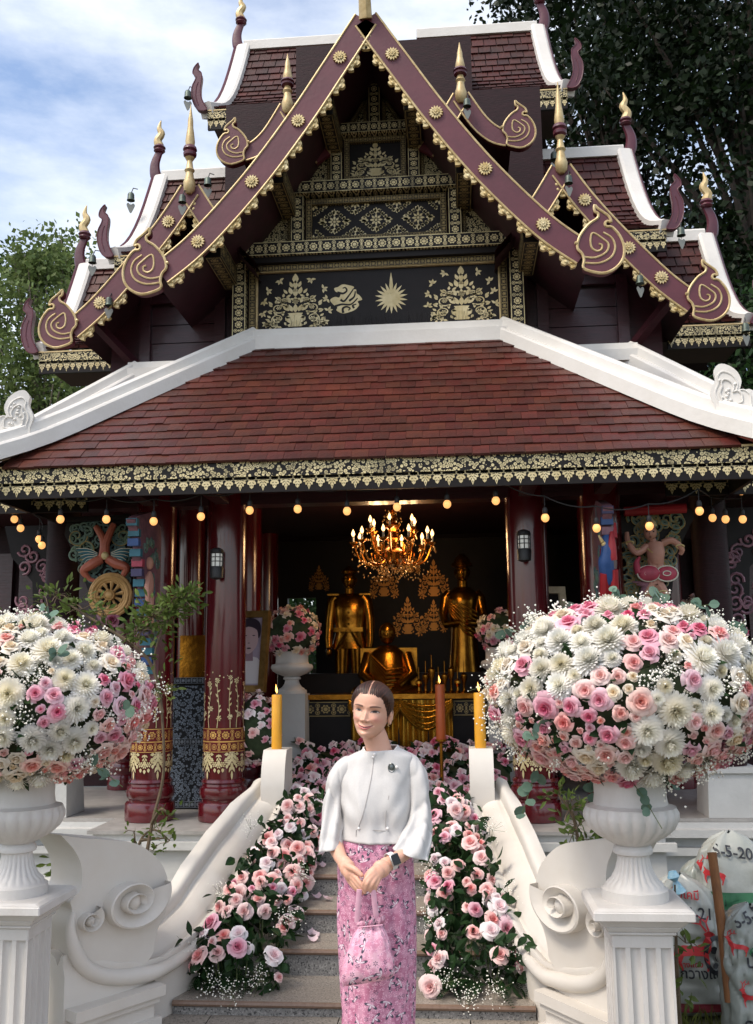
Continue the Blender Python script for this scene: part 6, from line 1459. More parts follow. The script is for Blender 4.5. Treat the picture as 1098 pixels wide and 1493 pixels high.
# ================================================================ altar and statues
def altar():
    T = thing('altar_table', (.1, 8.4, .566), 'long altar table hung with pleated gold cloth inside the hall', 'altar')
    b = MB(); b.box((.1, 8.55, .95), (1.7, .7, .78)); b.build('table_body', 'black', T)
    def cl(u, v): x = lerp(-.33, .52, u); return V((x, 8.17-.03*sin(u*64)*(.3+.7*(1-v))-.015*sin(u*23), lerp(.62, 1.33, v)))
    b = MB(); b.grid(cl, 160, 6); b.build('pleated_cloth', 'gold_cloth', T, 180)
    b = MB(); bandbox(b, (-.75, 8.2, 1.26), (-.34, 8.2, 1.26), .12, .02); bandbox(b, (.53, 8.2, 1.26), (.95, 8.2, 1.26), .12, .02); tag(b.build('embroidered_band', 'stencil_dim', T, 0), kind='stuff')
    for x in (-.12, .3):
        b = MB()
        for q in range(5): b.tube([V((x+lerp(-.22, .22, t), 8.11-.006*q, 1.33-(.05+.035*q)*4*t*(1-t)-.012*q)) for t in [k/14 for k in range(15)]], .014, 6)
        b.build('swag', 'gold_cloth', T, 60)
    b = MB(); b.box((.1, 8.5, 1.36), (1.72, .74, .04)); b.build('table_top', 'gold_statue', T)
    b = MB(); b.box((.1, 9.35, 1.05), (2.4, .7, 1.0)); b.build('rear_tier', 'black', T)
altar()
def statue(base, h, crowned, label):
    x, y, z = base; T = thing('standing_statue', base, label, 'statue'); s = h/1.75; q = lambda a, b, c: V((x+a*s, y+b*s, z+c*s)); b = MB()
    if not crowned:
        for sx in (-1, 1): b.tube([q(sx*.09, 0, 0), q(sx*.1, 0, .45), q(sx*.09, 0, .85)], [.075*s, .085*s, .105*s], 12); b.ball(q(sx*.1, -.08, .04), (.05*s, .13*s, .05*s), 10, 6)
        b.tube([q(0, 0, .75), q(0, 0, .95), q(0, 0, 1.15), q(0, 0, 1.35), q(0, 0, 1.43)], [.235*s, .175*s, .2*s, .225*s, .12*s], 22, flat=.62, nrm=(0, 1, 0))
        for sx in (-1, 1): b.tube([q(sx*.17, 0, 1.39), q(sx*.215, 0, 1.33), q(sx*.25, .0, 1.1), q(sx*.26, -.06, .86), q(sx*.25, -.08, .76)], [.075*s, .075*s, .062*s, .05*s, .042*s], 12); b.ball(q(sx*.25, -.09, .71), (.04*s, .045*s, .06*s), 8, 6)
    else:
        b.lathe([(.23*s, 0), (.22*s, .3*s), (.17*s, .75*s), (.15*s, .98*s), (.18*s, 1.2*s), (.2*s, 1.33*s), (.1*s, 1.42*s)], base, 20, 22, [.07, .07, .06, .02, 0, 0, 0])
        for sx in (-1, 1): b.tube([q(sx*.15, 0, 1.36), q(sx*.2, 0, 1.3), q(sx*.24, .0, 1.1), q(sx*.2, -.12, .98), q(sx*.04, -.19, 1.0)], [.06*s, .066*s, .055*s, .045*s, .035*s], 12)
        for k in range(7): b.tube([q(-.17, -.1, 1.32-.03*k), q(0, -.19-.005*k, 1.2-.05*k), q(.16, -.1, 1.12-.05*k)], .012*s, 6)
    b.tube([q(0, 0, 1.4), q(0, -.01, 1.5)], .06*s, 10); b.ball(q(0, -.02, 1.6), (.085*s, .1*s, .12*s), 16, 12); b.ball(q(0, -.12, 1.59), (.015*s, .02*s, .03*s), 8, 6); b.ball(q(0, -.1, 1.51), (.03*s, .02*s, .02*s), 8, 6); b.ball(q(0, -.11, 1.54), (.024*s, .012*s, .007*s), 8, 5)
    for sx in (-1, 1): b.ball(q(sx*.085, -.01, 1.6), (.012*s, .025*s, .035*s), 8, 6); b.ball(q(sx*.035, -.105, 1.635), (.026*s, .014*s, .01*s), 8, 5)
    b.build('figure', 'gold_statue', T, 60)
    b = MB()
    if crowned: b.lathe([(.09*s, 0), (.13*s, .01*s), (.12*s, .05*s), (.1*s, .06*s), (.09*s, .1*s), (.03*s, .16*s)], q(0, -.02, 1.66), 16); b.build('headdress', 'gold_statue', T)
    else:
        for sx in (-1, 1): b = MB(); b.box(q(sx*.2, 0, 1.42), (.14*s, .12*s, .02*s)); b.build('epaulette', 'gold_statue', T)
        b = MB(); b.box(q(0, -.15, .98), (.36*s, .06*s, .05*s)); b.build('belt', 'gold_statue', T)
        for k in range(5): b = MB(); b.ball(q(0, -.16, 1.05+.07*k), .014*s, 6, 4); b.build('button', 'gold_statue', T)
        for sx in (-1, 1): b = MB(); b.tube([q(sx*.02, -.17, .98), q(sx*.12, -.15, .82), q(sx*.17, -.1, .74)], .014*s, 6); b.build('sash_end', 'gold_statue', T)
        b = MB(); b.lathe([(.085*s, 0), (.1*s, .03*s), (.02*s, .1*s)], q(0, -.02, 1.68), 14); b.build('cap', 'gold_statue', T)
pl_ = P(511, 1040, 9.3); statue((pl_.x, 9.3, 1.2), 1.36, False, 'gilt standing statue in a belted uniform behind the altar'); pr_ = P(679, 1030, 9.3); statue((pr_.x, 9.3, 1.2), 1.42, True, 'gilt standing statue with draped robe and headdress behind the altar')
T = thing('seated_statue', P(566, 1010, 8.75), 'gilt seated statue in folded robe on a chair at the altar centre', 'statue'); c = P(566, 1010, 8.75)
b = MB(); b.tube([c+V((0, 0, -.05)), c+V((0, 0, .12)), c+V((0, .02, .34)), c+V((0, .02, .42))], [.26, .2, .17, .07], 18, flat=.75, nrm=(0, 1, 0)); b.ball(c+V((0, 0, .53)), (.075, .085, .1), 14, 10); b.ball(c+V((0, -.09, .52)), (.013, .016, .025), 6, 5)
for sx in (-1, 1): b.tube([c+V((sx*.16, 0, .34)), c+V((sx*.22, -.06, .16)), c+V((sx*.1, -.2, .06))], [.06, .05, .04], 10); b.tube([c+V((0, -.1, -.02)), c+V((sx*.24, -.2, -.02)), c+V((sx*.1, -.3, -.05))], [.08, .09, .05], 10)
for k in range(8): b.tube([c+V((-.15, -.1, .34-.02*k)), c+V((0, -.19, .2-.035*k)), c+V((.16, -.13, .22-.04*k))], .011, 6)
b.build('figure', 'gold_statue', T, 60); b = MB(); b.box(c+V((0, .16, .2)), (.52, .06, .4)); b.build('chair_back', 'gold_statue', T)
# gold motifs and vessels behind
for i, (x, y, sc) in enumerate(((595, 925, .3), (560, 870, .28), (633, 870, .3), (633, 920, .25), (598, 835, .2), (465, 860, .2))):
    p = P(x, y, 10.55); m = MB(); flat([[(u*sc, v*sc) for u, v in q] for q in vase_motif()], plane_fn((p.x, 10.555, p.z)), m); m.build('wall_motif', M('gold_dim', '#a87434', .4, .6), TEM, 0)
for i in range(8):
    x = .35+.09*i*.8; p = V((P(612, 1000, 8.5).x+i*.055, 8.35+.1*(i % 2), 1.38)); h = .1+.05*(i % 3); b = MB(); b.lathe([(.03, 0), (.012, .02), (.01, h*.5), (.03, h*.8), (.028, h), (.004, h+.02), (.003, h+.12)], p, 10); o = b.build('altar_vessel', 'gold_statue', None); tag(o, 'slim gilt offering vessel in the row on the altar top', 'vessel', 'offering vessels on the altar')
# ---- framed pictures
def frame_pic(c, wd, h, lean, rz, label, fm, art):
    c = V(c); T = thing('framed_portrait', c, label, 'picture'); R = Matrix.Rotation(rz, 3, 'Z') @ Matrix.Rotation(lean, 3, 'X'); f = lambda u, v, w: c+R @ V((u, -w, v))
    for (u0, u1, v0, v1) in ((-wd/2, wd/2, h/2-.05, h/2), (-wd/2, wd/2, -h/2, -h/2+.05), (-wd/2, -wd/2+.05, -h/2+.05, h/2-.05), (wd/2-.05, wd/2, -h/2+.05, h/2-.05)):
        b = MB(); b.prism([(u0, v0), (u1, v0), (u1, v1), (u0, v1)], f, .03, -.02); b.build('frame_rail', fm, T, 0)
    b = MB(); b.prism([(-wd/2+.04, -h/2+.04), (wd/2-.04, -h/2+.04), (wd/2-.04, h/2-.04), (-wd/2+.04, h/2-.04)], f, .004, -.015); b.build('picture', M('photo_bg', '#b3a6b6', .4, col2='#9a8ca0', scale=3) if art else 'black', T, 0)
    if art:
        for nm, mat, ps in (('jacket_print', M('ph_white', '#d6d0d2', .4), [(-.17, -.24), (.13, -.24), (.12, -.13), (.06, -.07), (-.02, -.05), (-.1, -.07), (-.17, -.12)]), ('neck_print', M('ph_skin2', '#8f7480', .4), [(-.05, -.09), (.03, -.09), (.02, 0), (-.04, 0)]), ('face_print', M('ph_skin', '#c2a5a8', .4), cm([(-.01, -.045), (.045, 0), (.06, .07), (.05, .13), (-.01, .15), (-.07, .13), (-.08, .07), (-.065, 0)], 3, True)), ('hair_print', M('ph_hair', '#2c2030', .4), cm([(.06, .06), (.075, .1), (.06, .17), (-.01, .2), (-.08, .17), (-.095, .1), (-.085, .06), (-.07, .11), (-.02, .14), (.045, .115)], 3, True))):
            b = MB(); k = {'jacket_print': .006, 'neck_print': .0075, 'face_print': .009, 'hair_print': .0105}[nm]; b.poly([f(u*1.15+.07, v*1.15+.03, k) for u, v in ps]); b.build(nm, mat, T, 0)
        for u, v, r in ((-.035, .105, .008), (.025, .105, .008), (-.008, .055, .006), (-.005, .02, .012)): b = MB(); b.poly([f(u*1.15+.07+r*1.6*cos(a), v*1.15+r*.5*sin(a), .0115) for a in [2*pi*k/10 for k in range(10)]]); b.build('feature_print', 'ph_hair', T, 0)
q = P(360, 950, 7.35); frame_pic((q.x-.04, 7.35, q.z), .44, .62, math.radians(-8), math.radians(-14), 'gold framed portrait photograph leaning behind the porch column', M('frame_gold', '#9a7a45', .35, .6, col2='#6d5226', scale=15), True)
q = P(800, 905, 7.15); frame_pic((q.x-.05, 7.15, q.z), .38, .5, math.radians(-8), math.radians(12), 'pale carved picture frame standing behind the column by the bird bracket', M('frame_pale', '#d8cbb0', .5, col2='#b3a583', scale=15), False)
# ---- inlaid cabinet between the columns
a, b_ = P(240, 1010, 7.35), P(300, 1196, 7.35); T = thing('inlaid_cabinet', ((a.x+b_.x)/2, 7.5, .566), 'black cabinet with pearl inlaid scrollwork standing between the paired columns', 'cabinet')
wd = b_.x-a.x+.1; cx_ = (a.x+b_.x)/2; b = MB(); b.box((cx_, 7.55, 1.05), (wd, .36, .96)); b.build('carcass', 'black', T)
for z, h in ((1.28, .4), (.83, .42)): b = MB(); b.box((cx_, 7.362, z), (wd-.06, .02, h)); b.build('inlaid_panel', 'pearl', T)
for z in (1.52, 1.06, .6): b = MB(); bandbox(b, (cx_-wd/2, 7.37, z), (cx_+wd/2, 7.37, z), .045, .03); b.build('inlaid_band', goldmask('pearl_band', 'band', '#15171c', '#8a929c') if 'pearl_band' not in MATS else 'pearl_band', T, 0)
gb = MB(); gb.box((cx_+.05, 7.6, 1.7), (.3, .2, .34)); tag(gb.build('gilt_box', 'gold_statue', None), 'gilt display box standing on the inlaid cabinet', 'box')
# ---- interior flowers
def small_dome(c, r, n, mats, label, seed, low=False, white_urn=True, sq=.9):
    c = V(c); rr = random.Random(seed); T = thing('flower_dome', c, label, 'flowers', 'flower domes inside the hall'); b = MB(); b.ball(c, (r*.86, r*.86, r*.86*sq), 14, 10); b.build('leafy_core', 'core_green', T); placed = []
    for _ in range(4000):
        if len(placed) >= n: break
        d = rvec(rr)
        if d.y > .5: continue
        p = c+V((d.x*r, d.y*r, d.z*r*sq)); s = rr.uniform(.03, .05)
        if any((p-q).length < .05 for q in placed): continue
        placed.append(p); put('rose', lowrose(rr.choice(mats)), T, p, orient(d), s*1.1)
    if white_urn:
        b = MB(); z0 = .566; hp = max(.1, c.z-r*sq*.8-z0-.34); b.lathe([(x*.85, z*.6) for x, z in UP_], (c.x, c.y, z0+hp), 28); b.build('urn', 'white_urn', T); b = MB(); b.box((c.x, c.y, z0+hp/2), (.26, .26, hp)); b.build('stand', 'white_base', T)
small_dome(P(426, 922, 8.1), .235, 60, ('petal_blush', 'petal_hot', 'petal_cream', 'petal_blush'), 'coral flower dome on a white stand behind the framed portrait', 31)
small_dome(P(731, 920, 8.1), .2, 40, ('petal_pink', 'petal_cream', 'petal_soft'), 'pink flower dome on a white stand behind the lantern column by the bird bracket', 32)
small_dome(P(1035, 912, 7.6), .27, 70, ('petal_white', 'petal_pink', 'petal_white', 'petal_palepink'), 'white and pink flower dome below the carved dancer', 33)
small_dome(P(372, 1062, 7.0), .17, 46, ('petal_pink', 'petal_palepink', 'petal_soft'), 'heap of pink blossoms below the framed portrait', 34, white_urn=False, sq=1.5)
def carpet(label, x0, x1, y0, y1, n, seed):
    rr = random.Random(seed); T = thing('flower_carpet', ((x0+x1)/2, (y0+y1)/2, .566), label, 'flowers'); lf = MB(); placed = []
    for _ in range(6000):
        if len(placed) >= n: break
        Y = rr.uniform(y0, y1); x = rr.uniform(x0, x1); z = .64+(Y-y0)/(y1-y0)*.36+.06*noise.noise(V((x*3, Y*3, 1)))+rr.uniform(-.03, .03); p = V((x, Y, z))
        if any((p-q).length < .062 for q in placed): continue
        placed.append(p); put('rose', lowrose(rr.choice(('petal_pink', 'petal_soft', 'petal_palepink', 'petal_hot', 'petal_pink'))), T, p, orient(V((rr.uniform(-.5, .5), -.8, .7))), rr.uniform(.04, .058))
        for _ in range(4): leaf_into(lf, p-V((0, 0, .03)), rvec(rr), rvec(rr), .08, .045)
    tag(lf.build('leaves', 'leaf_rose', T, 0), kind='stuff'); b = MB(); b.prism([(y0, .57), (y1, .57), (y1, .92), (y0, .58)], lambda u, v, w: V((w, u, v)), x0, x1); b.build('leafy_bed', 'core_green', T, 0)
carpet('carpet of pink roses on the hall floor before the altar', -.75, .95, 7.05, 8.0, 190, 41)
# ================================================================ trees
leafmat('leaf_bright', '#76844f', '#55683a', .5, .4, .3); leafmat('leaf_dark', '#1f2e17', '#131f0f', .5, .2, .35); leafmat('leaf_mid', '#35502a', '#22381c', .5, .3, .3)
M('bark', '#4a4038', .9, col2='#2f2822', scale=9, bump=.5, bscale=12, aniso=(1, 1, .25)); M('bark_pale', '#8a8172', .9, col2='#6a6154', scale=9, bump=.4, bscale=12)
def tree(base, h, crown, nclump, per, ls, mat, label, seed, bark='bark', tr=.16, spread=.42):
    rr = random.Random(seed); base = V(base); T = thing('tree', base, label, 'tree', 'trees around the temple'); b = MB(); top = base+V((rr.uniform(-.3, .3), 0, h*.8)); mid = base.lerp(top, .5)+V((rr.uniform(-.2, .2), rr.uniform(-.2, .2), 0))
    b.tube(cm([tuple(base-V((0, 0, .2))), tuple(mid), tuple(top)], 5), [lerp(tr, tr*.3, k/10) for k in range(11)], 9); lf = MB(); cl = []
    for (c, r) in crown:
        c = V(c)
        for _ in range(nclump):
            d = rvec(rr)*(rr.random()**.4); p = c+V((d.x*r[0], d.y*r[1], d.z*r[2])); cl.append(p)
            if rr.random() < .22: s = base.lerp(top, min(1, max(.35, (p.z-base.z)/h-.15))); b.tube([s, s.lerp(p, .5)+V((0, 0, .15)), p], [tr*.3, tr*.16, .012], 5, False)
            n = int(per*rr.uniform(.5, 1.4)); sp = spread*rr.uniform(.7, 1.3)
            for _ in range(n):
                o = V((rr.gauss(0, 1), rr.gauss(0, 1), rr.gauss(0, .75)))*sp*.55; q = p+o; dr = (o.normalized()+rvec(rr)*.9+V((0, 0, -.25))).normalized(); s_ = dr.orthogonal(); s_ = (Matrix.Rotation(rr.uniform(0, 6.28), 3, dr) @ s_); l = ls*rr.uniform(.6, 1.35)
                lf.poly([q, q+dr*l*.5+s_*l*.24, q+dr*l, q+dr*l*.5-s_*l*.24])
    b.build('trunk', bark, T); tag(lf.build('crown', mat, T, 0), kind='stuff')
def at_px(x, y, Y): return tuple(P(x, y, Y))
def cr_(*l): return [(at_px(x, y, Y), r) for x, y, Y, r in l]
tree((P(60, 900, 16).x, 16, 0), 7.5, cr_((35, 450, 16, (.9, .9, 1.1)), (70, 520, 16, (1.0, 1, 1.0)), (20, 560, 16, (.9, .9, .9)), (45, 390, 16, (.35, .4, .55)), (100, 590, 16, (.8, .8, .8))), 30, 52, .11, 'leaf_bright', 'bright leafy tree beyond the wheel side eaves with upright branches', 1, 'bark_pale', .1, .36)
tree((P(115, 900, 17.5).x, 17.5, 0), 7.6, cr_((105, 450, 17.5, (.55, .7, 1.1)), (95, 375, 17.5, (.3, .4, .5)), (125, 540, 17.5, (.7, .7, 1.0))), 28, 50, .11, 'leaf_bright', 'slimmer bright tree close behind the temple on the wheel side', 2, 'bark_pale', .08, .34)
tree((P(-20, 900, 18).x, 18, 0), 8.0, cr_((-30, 440, 18, (1.1, 1, 1.4)), (0, 580, 18, (1.4, 1, 1.2)), (80, 640, 18, (1.6, 1, .8))), 34, 50, .13, 'leaf_mid', 'mid green tree filling the gap beyond the wheel side eaves', 3)
tree((5.2, 13.5, 0), 11, [((5.0, 13.5, 8.2), (1.9, 1.5, 2.6)), ((4.5, 13.2, 5.2), (1.6, 1.3, 1.9)), ((4.2, 13.4, 10.8), (1.9, 1.3, 1.6))], 110, 75, .125, 'leaf_dark', 'huge dark evergreen tree rising behind the dancer side roof', 4, tr=.3, spread=.5)
tree((7.4, 15, 0), 12, [((7.2, 15, 9.0), (2.2, 1.5, 3.0)), ((6.6, 14.6, 5.2), (1.9, 1.3, 2.2)), ((6.2, 14.6, 12.0), (2.4, 1.5, 1.8))], 110, 75, .125, 'leaf_dark', 'second dark evergreen tree farther out on the dancer side', 5, tr=.3, spread=.5)
tree((3.4, 15.5, 0), 12, [((3.2, 15.5, 10.6), (1.5, 1.2, 2.2)), ((3.8, 15.2, 7.6), (1.4, 1.2, 2.0)), ((3.0, 15.5, 13.0), (1.6, 1.2, 1.3))], 85, 75, .125, 'leaf_dark', 'dark tree crown directly behind the top roof tier', 6, tr=.25, spread=.5)
tree((5.6, 11.4, 0), 6.5, [((4.7, 11.2, 4.5), (.9, .8, 1.4)), ((5.4, 11.4, 3.0), (1.2, .9, 1.5)), ((5.0, 11.2, 5.9), (.8, .7, .9))], 52, 60, .1, 'leaf_mid', 'smaller green tree beside the white flame finial', 7, tr=.14)
tree((-1.6, 14, 0), 3.6, [((-1.6, 13.6, 1.6), (.9, .7, 1.1)), ((-1.3, 13.4, 2.8), (.8, .6, .7))], 26, 46, .13, 'leaf_mid', 'garden tree seen through the doorway behind the hall', 8, tr=.08)

# ================================================================ shrubs by the platform
def shrub(label, stems, clus, seed, ls=.05):
    rr = random.Random(seed); root = P(*stems[0][0]); T = thing('shrub', (root.x, root.y, 0), label, 'shrub'); b = MB(); lf = MB()
    for s in stems:
        c = cm([tuple(P(*q)) for q in s], 5); b.tube(c, [lerp(.013, .004, k/(len(c)-1)) for k in range(len(c))], 6)
    for (x, y, Y, r, n) in clus:
        c = P(x, y, Y)
        for _ in range(n):
            p = c+V((rr.gauss(0, 1)*r, rr.gauss(0, 1)*r*.8, rr.gauss(0, 1)*r*.7)); d = (p-c).normalized()+rvec(rr)*.7+V((0, 0, .3))
            leaf_into(lf, p, d, rvec(rr)+V((0, -.5, .6)), ls*rr.uniform(.6, 1.25), ls*rr.uniform(.3, .5), .2, .2)
            if rr.random() < .25: b.tube([c, c.lerp(p, .6)+V((0, 0, .01)), p], .0025, 4, False)
    b.build('stems', 'twig', T); tag(lf.build('leaves', 'leaf_shrub', T, 0), kind='stuff')
shrub('twisted shrub with leafy branches reaching over the carved wheel', [[(198, 1330, 5.3), (208, 1280, 5.3), (222, 1200, 5.3), (238, 1130, 5.3), (236, 1040, 5.3), (225, 960, 5.3), (245, 905, 5.3), (270, 880, 5.3)], [(236, 1040, 5.3), (215, 960, 5.35), (130, 900, 5.4), (80, 870, 5.4)], [(222, 1200, 5.3), (235, 1180, 5.2), (248, 1190, 5.2)], [(208, 1280, 5.3), (190, 1275, 5.2), (180, 1260, 5.2)]],
      [(262, 872, 5.3, .05, 90), (245, 890, 5.3, .055, 110), (222, 900, 5.3, .06, 120), (205, 920, 5.3, .055, 90), (276, 868, 5.3, .035, 45), (85, 868, 5.4, .06, 40), (70, 885, 5.4, .06, 36), (120, 888, 5.4, .06, 40), (240, 1010, 5.3, .035, 14), (242, 960, 5.3, .035, 14), (150, 890, 5.4, .05, 30), (246, 1190, 5.2, .03, 14), (232, 1214, 5.2, .03, 10)], 3)
shrub('low leafy sprig growing against the platform beside the scroll plate', [[(185, 1330, 5.9), (198, 1260, 5.9), (205, 1225, 5.9), (225, 1210, 5.9), (248, 1226, 5.9)], [(198, 1260, 5.9), (196, 1215, 5.9)], [(205, 1225, 5.9), (240, 1222, 5.9)]], [(196, 1212, 5.9, .03, 10), (225, 1208, 5.9, .04, 16), (245, 1228, 5.9, .035, 12), (205, 1240, 5.9, .04, 8), (235, 1240, 5.9, .03, 8)], 5, .045)
shrub('green shrub growing behind the urn by the red column base', [[(850, 1290, 5.2), (845, 1240, 5.2), (835, 1190, 5.2), (812, 1155, 5.2)]], [(815, 1158, 5.2, .04, 26), (830, 1180, 5.2, .05, 34), (843, 1205, 5.2, .055, 40), (855, 1225, 5.2, .05, 30)], 6)
shrub('dark ivy-leaved plant in the shade behind the scroll plinth', [[(82, 1480, 4.9), (86, 1440, 4.9), (80, 1400, 4.9)], [(96, 1300, 5.0), (92, 1260, 5.0), (82, 1245, 5.0)]], [(84, 1460, 4.85, .06, 40), (86, 1420, 4.9, .05, 26), (90, 1262, 5.0, .05, 24), (94, 1290, 5.0, .04, 16)], 7, .06)
shrub('thin young plant with pale leaves standing before the deer sack', [[(990, 1493, 4.35), (988, 1440, 4.35), (986, 1380, 4.35), (984, 1290, 4.4)]], [(1000, 1375, 4.33, .035, 8), (1012, 1388, 4.33, .03, 6), (1005, 1420, 4.33, .04, 8), (992, 1450, 4.34, .04, 8)], 8, .06)
# grass and leaf litter
gr = MB(); rr = random.Random(2)
for _ in range(5200):
    if rr.random() < .75: x, y = rr.uniform(1.42, 3.2), rr.uniform(3.6, 6.2)
    else: x, y = rr.uniform(-3.4, -1.42), rr.uniform(3.6, 6.2)
    h = rr.uniform(.03, .11); a = rr.uniform(0, 6.28); l = V((cos(a), sin(a), 0))*rr.uniform(.01, .06); s = V((-sin(a), cos(a), 0))*.0035; p = V((x, y, 0)); gr.poly([p-s, p+s, p+l*.4+V((0, 0, h*.65))+s*.7, p+l+V((0, 0, h))]); 
leafmat('grass_blade', '#6f7038', '#4f5c28', .6, .3, .35); tag(gr.build('grass', 'grass_blade', None, 0), 'thin straggly grass growing around the sacks and pedestals', 'grass', kind='stuff')

# ================================================================ sacks
M('sack_white', '#a8a9a2', .35, col2='#8f928a', scale=5, bump=.6, bscale=9, coat=.3); M('sack_grey', '#92968f', .35, col2='#787e77', scale=5, bump=.6, bscale=9, coat=.3)
M('print_red', '#b3262a', .5); M('print_black', '#23242a', .5); M('print_green', '#3c7a52', .5, col2='#2f5f45', scale=9); M('print_blue', '#2f7fa6', .5, col2='#2a6c90', scale=9); M('print_wine', '#7a1f2c', .5)
DEER = [(-.5, -.12), (-.42, .06), (-.2, .12), (.1, .1), (.3, .16), (.4, .34), (.36, .42), (.5, .5), (.62, .44), (.7, .36), (.6, .34), (.54, .2), (.52, .02), (.44, -.1), (.46, -.3), (.4, -.52), (.36, -.52), (.38, -.3), (.3, -.14), (.0, -.12), (-.22, -.14), (-.3, -.3), (-.24, -.5), (-.29, -.52), (-.38, -.3), (-.44, -.18), (-.5, -.02)]
ANT = [[(.44, .48), (.3, .66), (.05, .7)], [(.3, .66), (.34, .82)], [(.16, .69), (.12, .84)], [(.5, .5), (.46, .7), (.24, .88)], [(.46, .7), (.56, .84)]]
def sstep_(v): return max(0, min(1, (v-.6)/.3))
def sack(base, wd, dp, h, lean, mat, label, seed, decals, twist=0.0):
    rr = random.Random(seed); base = V(base); T = thing('printed_sack', base, label, 'sack', 'printed plastic sacks heaped by the pedestal'); m = MB(); nu, nv = 64, 48
    def sf(u, v, off=0):
        a = 2*pi*u; k = interp([(0, .02), (.015, .8), (.06, .96), (.3, 1), (.6, .97), (.8, .88), (.9, .72), (.96, .45), (1, .1)], v); ex = .7; ca, sa = cos(a), sin(a)
        x = wd/2*k*(abs(ca)**ex)*(1 if ca > 0 else -1); y = dp/2*k*(abs(sa)**ex)*(1 if sa > 0 else -1); q_ = V((ca*1.5, sa*1.5, v*3.5+seed)); rg = (1-min(1, abs(noise.noise(q_*1.7))*2.6))**2
        r = 1+.1*noise.noise(q_)-.11*rg+.05*noise.noise(q_*3.3)
        return base+V((x*r+lean*h*v*v, y*r+.04*v, h*v*(1+.04*noise.noise(V((ca*2, sa*2, seed)))*sstep_(v))))
    m.grid(lambda u, v: sf(u, v), nu, nv); o = m.build('sack_body', mat, T, 60); bv = BVHTree.FromPolygons([V(q) for q in m.v], m.f)
    def wrap(u, v):      # decal plane in front of the sack projected on to it
        p = base+V((u*wd/2+lean*h*(v*v), -2, v*h)); hit = bv.ray_cast(p, V((0, 1, 0)))[0]; return (hit+V((0, -.013, 0))) if hit is not None else None
    def decal(nm, mt_n, polys, cx, cy, sx, sy):
        b = MB()
        for q in polys:
            pts = [wrap(cx+x*sx, cy+y*sy) for x, y in q]
            if all(p is not None for p in pts): b.poly(pts)
        if b.f: b.build(nm, mt_n, T, 0)
    for d in decals:
        if d[0] == 'text':
            _, tx, mn, cx, cy, sz, rot = d; cu = bpy.data.curves.new('t', 'FONT'); cu.body = tx; cu.size = 1; cu.align_x = 'CENTER'; cu.offset = .015; cu.resolution_u = 3; ob = bpy.data.objects.new('t', cu); COL.objects.link(ob)
            me = bpy.data.meshes.new_from_object(ob.evaluated_get(bpy.context.evaluated_depsgraph_get())); ca, sa = cos(rot), sin(rot)
            decal('printed_text', mn, [[((me.vertices[i].co.x*ca-me.vertices[i].co.y*sa), (me.vertices[i].co.x*sa+me.vertices[i].co.y*ca)) for i in p.vertices] for p in me.polygons], cx, cy, sz/(wd/2), sz/h); bpy.data.objects.remove(ob); bpy.data.curves.remove(cu); bpy.data.meshes.remove(me)
        elif d[0] == 'deer':
            _, mn, cx, cy, sz, fl = d; f = lambda ps: [(x*fl, y) for x, y in ps]
            me = bpy.data.meshes.new('d'); bm = bmesh.new(); bm.faces.new([bm.verts.new((x*fl, y, 0)) for x, y in DEER]); bmesh.ops.triangulate(bm, faces=bm.faces); polys = [[(v.co.x, v.co.y) for v in q.verts] for q in bm.faces]; bm.free(); bpy.data.meshes.remove(me)
            for a in ANT: polys += strip(f(a), .06, .03)
            decal('deer_emblem', mn, polys, cx, cy, sz/(wd/2), sz/h)
        elif d[0] == 'block':
            _, mn, x0, x1, y0, y1 = d; decal('printed_block', mn, [[(lerp(x0, x1, i/8), lerp(y0, y1, j/8)), (lerp(x0, x1, (i+1)/8), lerp(y0, y1, j/8)), (lerp(x0, x1, (i+1)/8), lerp(y0, y1, (j+1)/8)), (lerp(x0, x1, i/8), lerp(y0, y1, (j+1)/8))] for i in range(8) for j in range(8)], 0, 0, 1, 1)
        elif d[0] == 'ring':
            _, mn, cx, cy, sz = d; decal('round_seal', mn, strip([(cos(2*pi*k/20)*.5, sin(2*pi*k/20)*.75) for k in range(21)], .2, .2)+[disc(-.1, .25, .18, 8), disc(.12, -.1, .2, 8), disc(-.08, -.42, .14, 8)], cx, cy, sz/(wd/2), sz/h)
    return T
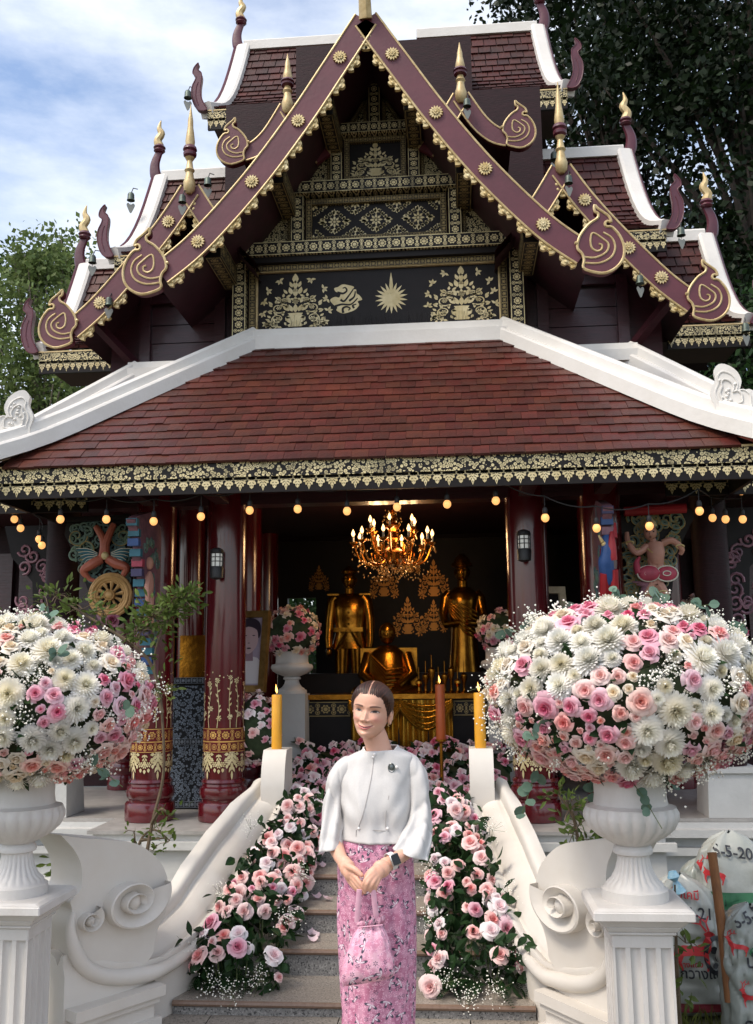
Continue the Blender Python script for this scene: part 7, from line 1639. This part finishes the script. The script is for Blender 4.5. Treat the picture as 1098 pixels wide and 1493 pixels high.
sack((P(1008, 1440, 4.85).x, 4.9, .0), .36, .26, .60, -.02, 'sack_white', 'upright white sack printed with a red deer behind the pedestal', 1, [('deer', 'print_red', .0, .5, .17, 1), ('text', '15-5-21', 'print_black', .05, .72, .07, -.06), ('text', 'ตรากวางแดง', 'print_black', .05, .3, .062, 0), ('text', 'กวางแดง', 'print_red', -.1, .38, .035, .0), ('ring', 'print_black', .62, .46, .1), ('text', 'ปุ๋ยเคมี', 'print_red', .0, .86, .05, -.1), ('block', 'print_wine', -.9, .9, .06, .12)])
nk_ = P(985, 1285, 4.85); b = MB(); b.tube([nk_+V((.015, 0, -.05)), nk_, nk_+V((-.008, 0, .02)), nk_+V((-.012, 0, .045))], [.035, .012, .03, .018], 9); tag(b.build('sack_tie', M('tie_plastic', '#b9d3dc', .3, col2='#5fa3bf', scale=30), None, 40), 'blue and clear twisted plastic tie on the deer sack neck', 'plastic')
sack((P(1112, 1465, 4.5).x, 4.5, 0), .34, .26, .56, -.02, 'sack_grey', 'white sack with blue panel leaning in front of the others', 2, [('block', 'print_blue', -.02, .6, .62, .84), ('deer', 'print_red', -.55, .74, .07, -1), ('text', 'ปุ๋ย', 'print_black', -.2, .6, .07, 0), ('text', 'M', 'print_red', .15, .47, .08, 0), ('deer', 'print_red', -.4, .4, .075, -1), ('text', '16', 'print_green', -.35, .68, .05, 0), ('block', 'print_green', -.3, .7, .06, .26), ('text', '15-5-20', 'print_black', -.2, .9, .06, .3), ('text', '16-20', 'print_black', -.38, .1, .07, 1.5)])
sack((P(1100, 1455, 4.9).x, 5.0, 0), .4, .28, .78, -.04, 'sack_white', 'tallest white sack with green band standing at the back of the heap', 3, [('text', '15-5-20', 'print_black', -.2, .88, .07, -.12), ('deer', 'print_red', -.6, .78, .09, -1), ('block', 'print_green', -.85, .2, .58, .68), ('block', 'print_black', -.8, -.45, .6, .66)])
sack((P(1050, 1430, 5.1).x, 5.25, 0), .3, .22, .62, .0, 'sack_grey', 'plain grey sack squeezed between the printed sacks', 4, [])
b = MB(); a, c = P(1038, 1243, 4.6), P(1064, 1462, 4.45); b.tube([a, a.lerp(c, .5)+V((.004, 0, 0)), c], .021, 9); T = b.build('wooden_pole', M('pole_wood', '#8a5a30', .7, col2='#6b4222', scale=9, aniso=(4, 4, .5), bump=.3, bscale=20), None, 50); tag(T, 'brown bamboo pole leaning among the printed sacks', 'pole')
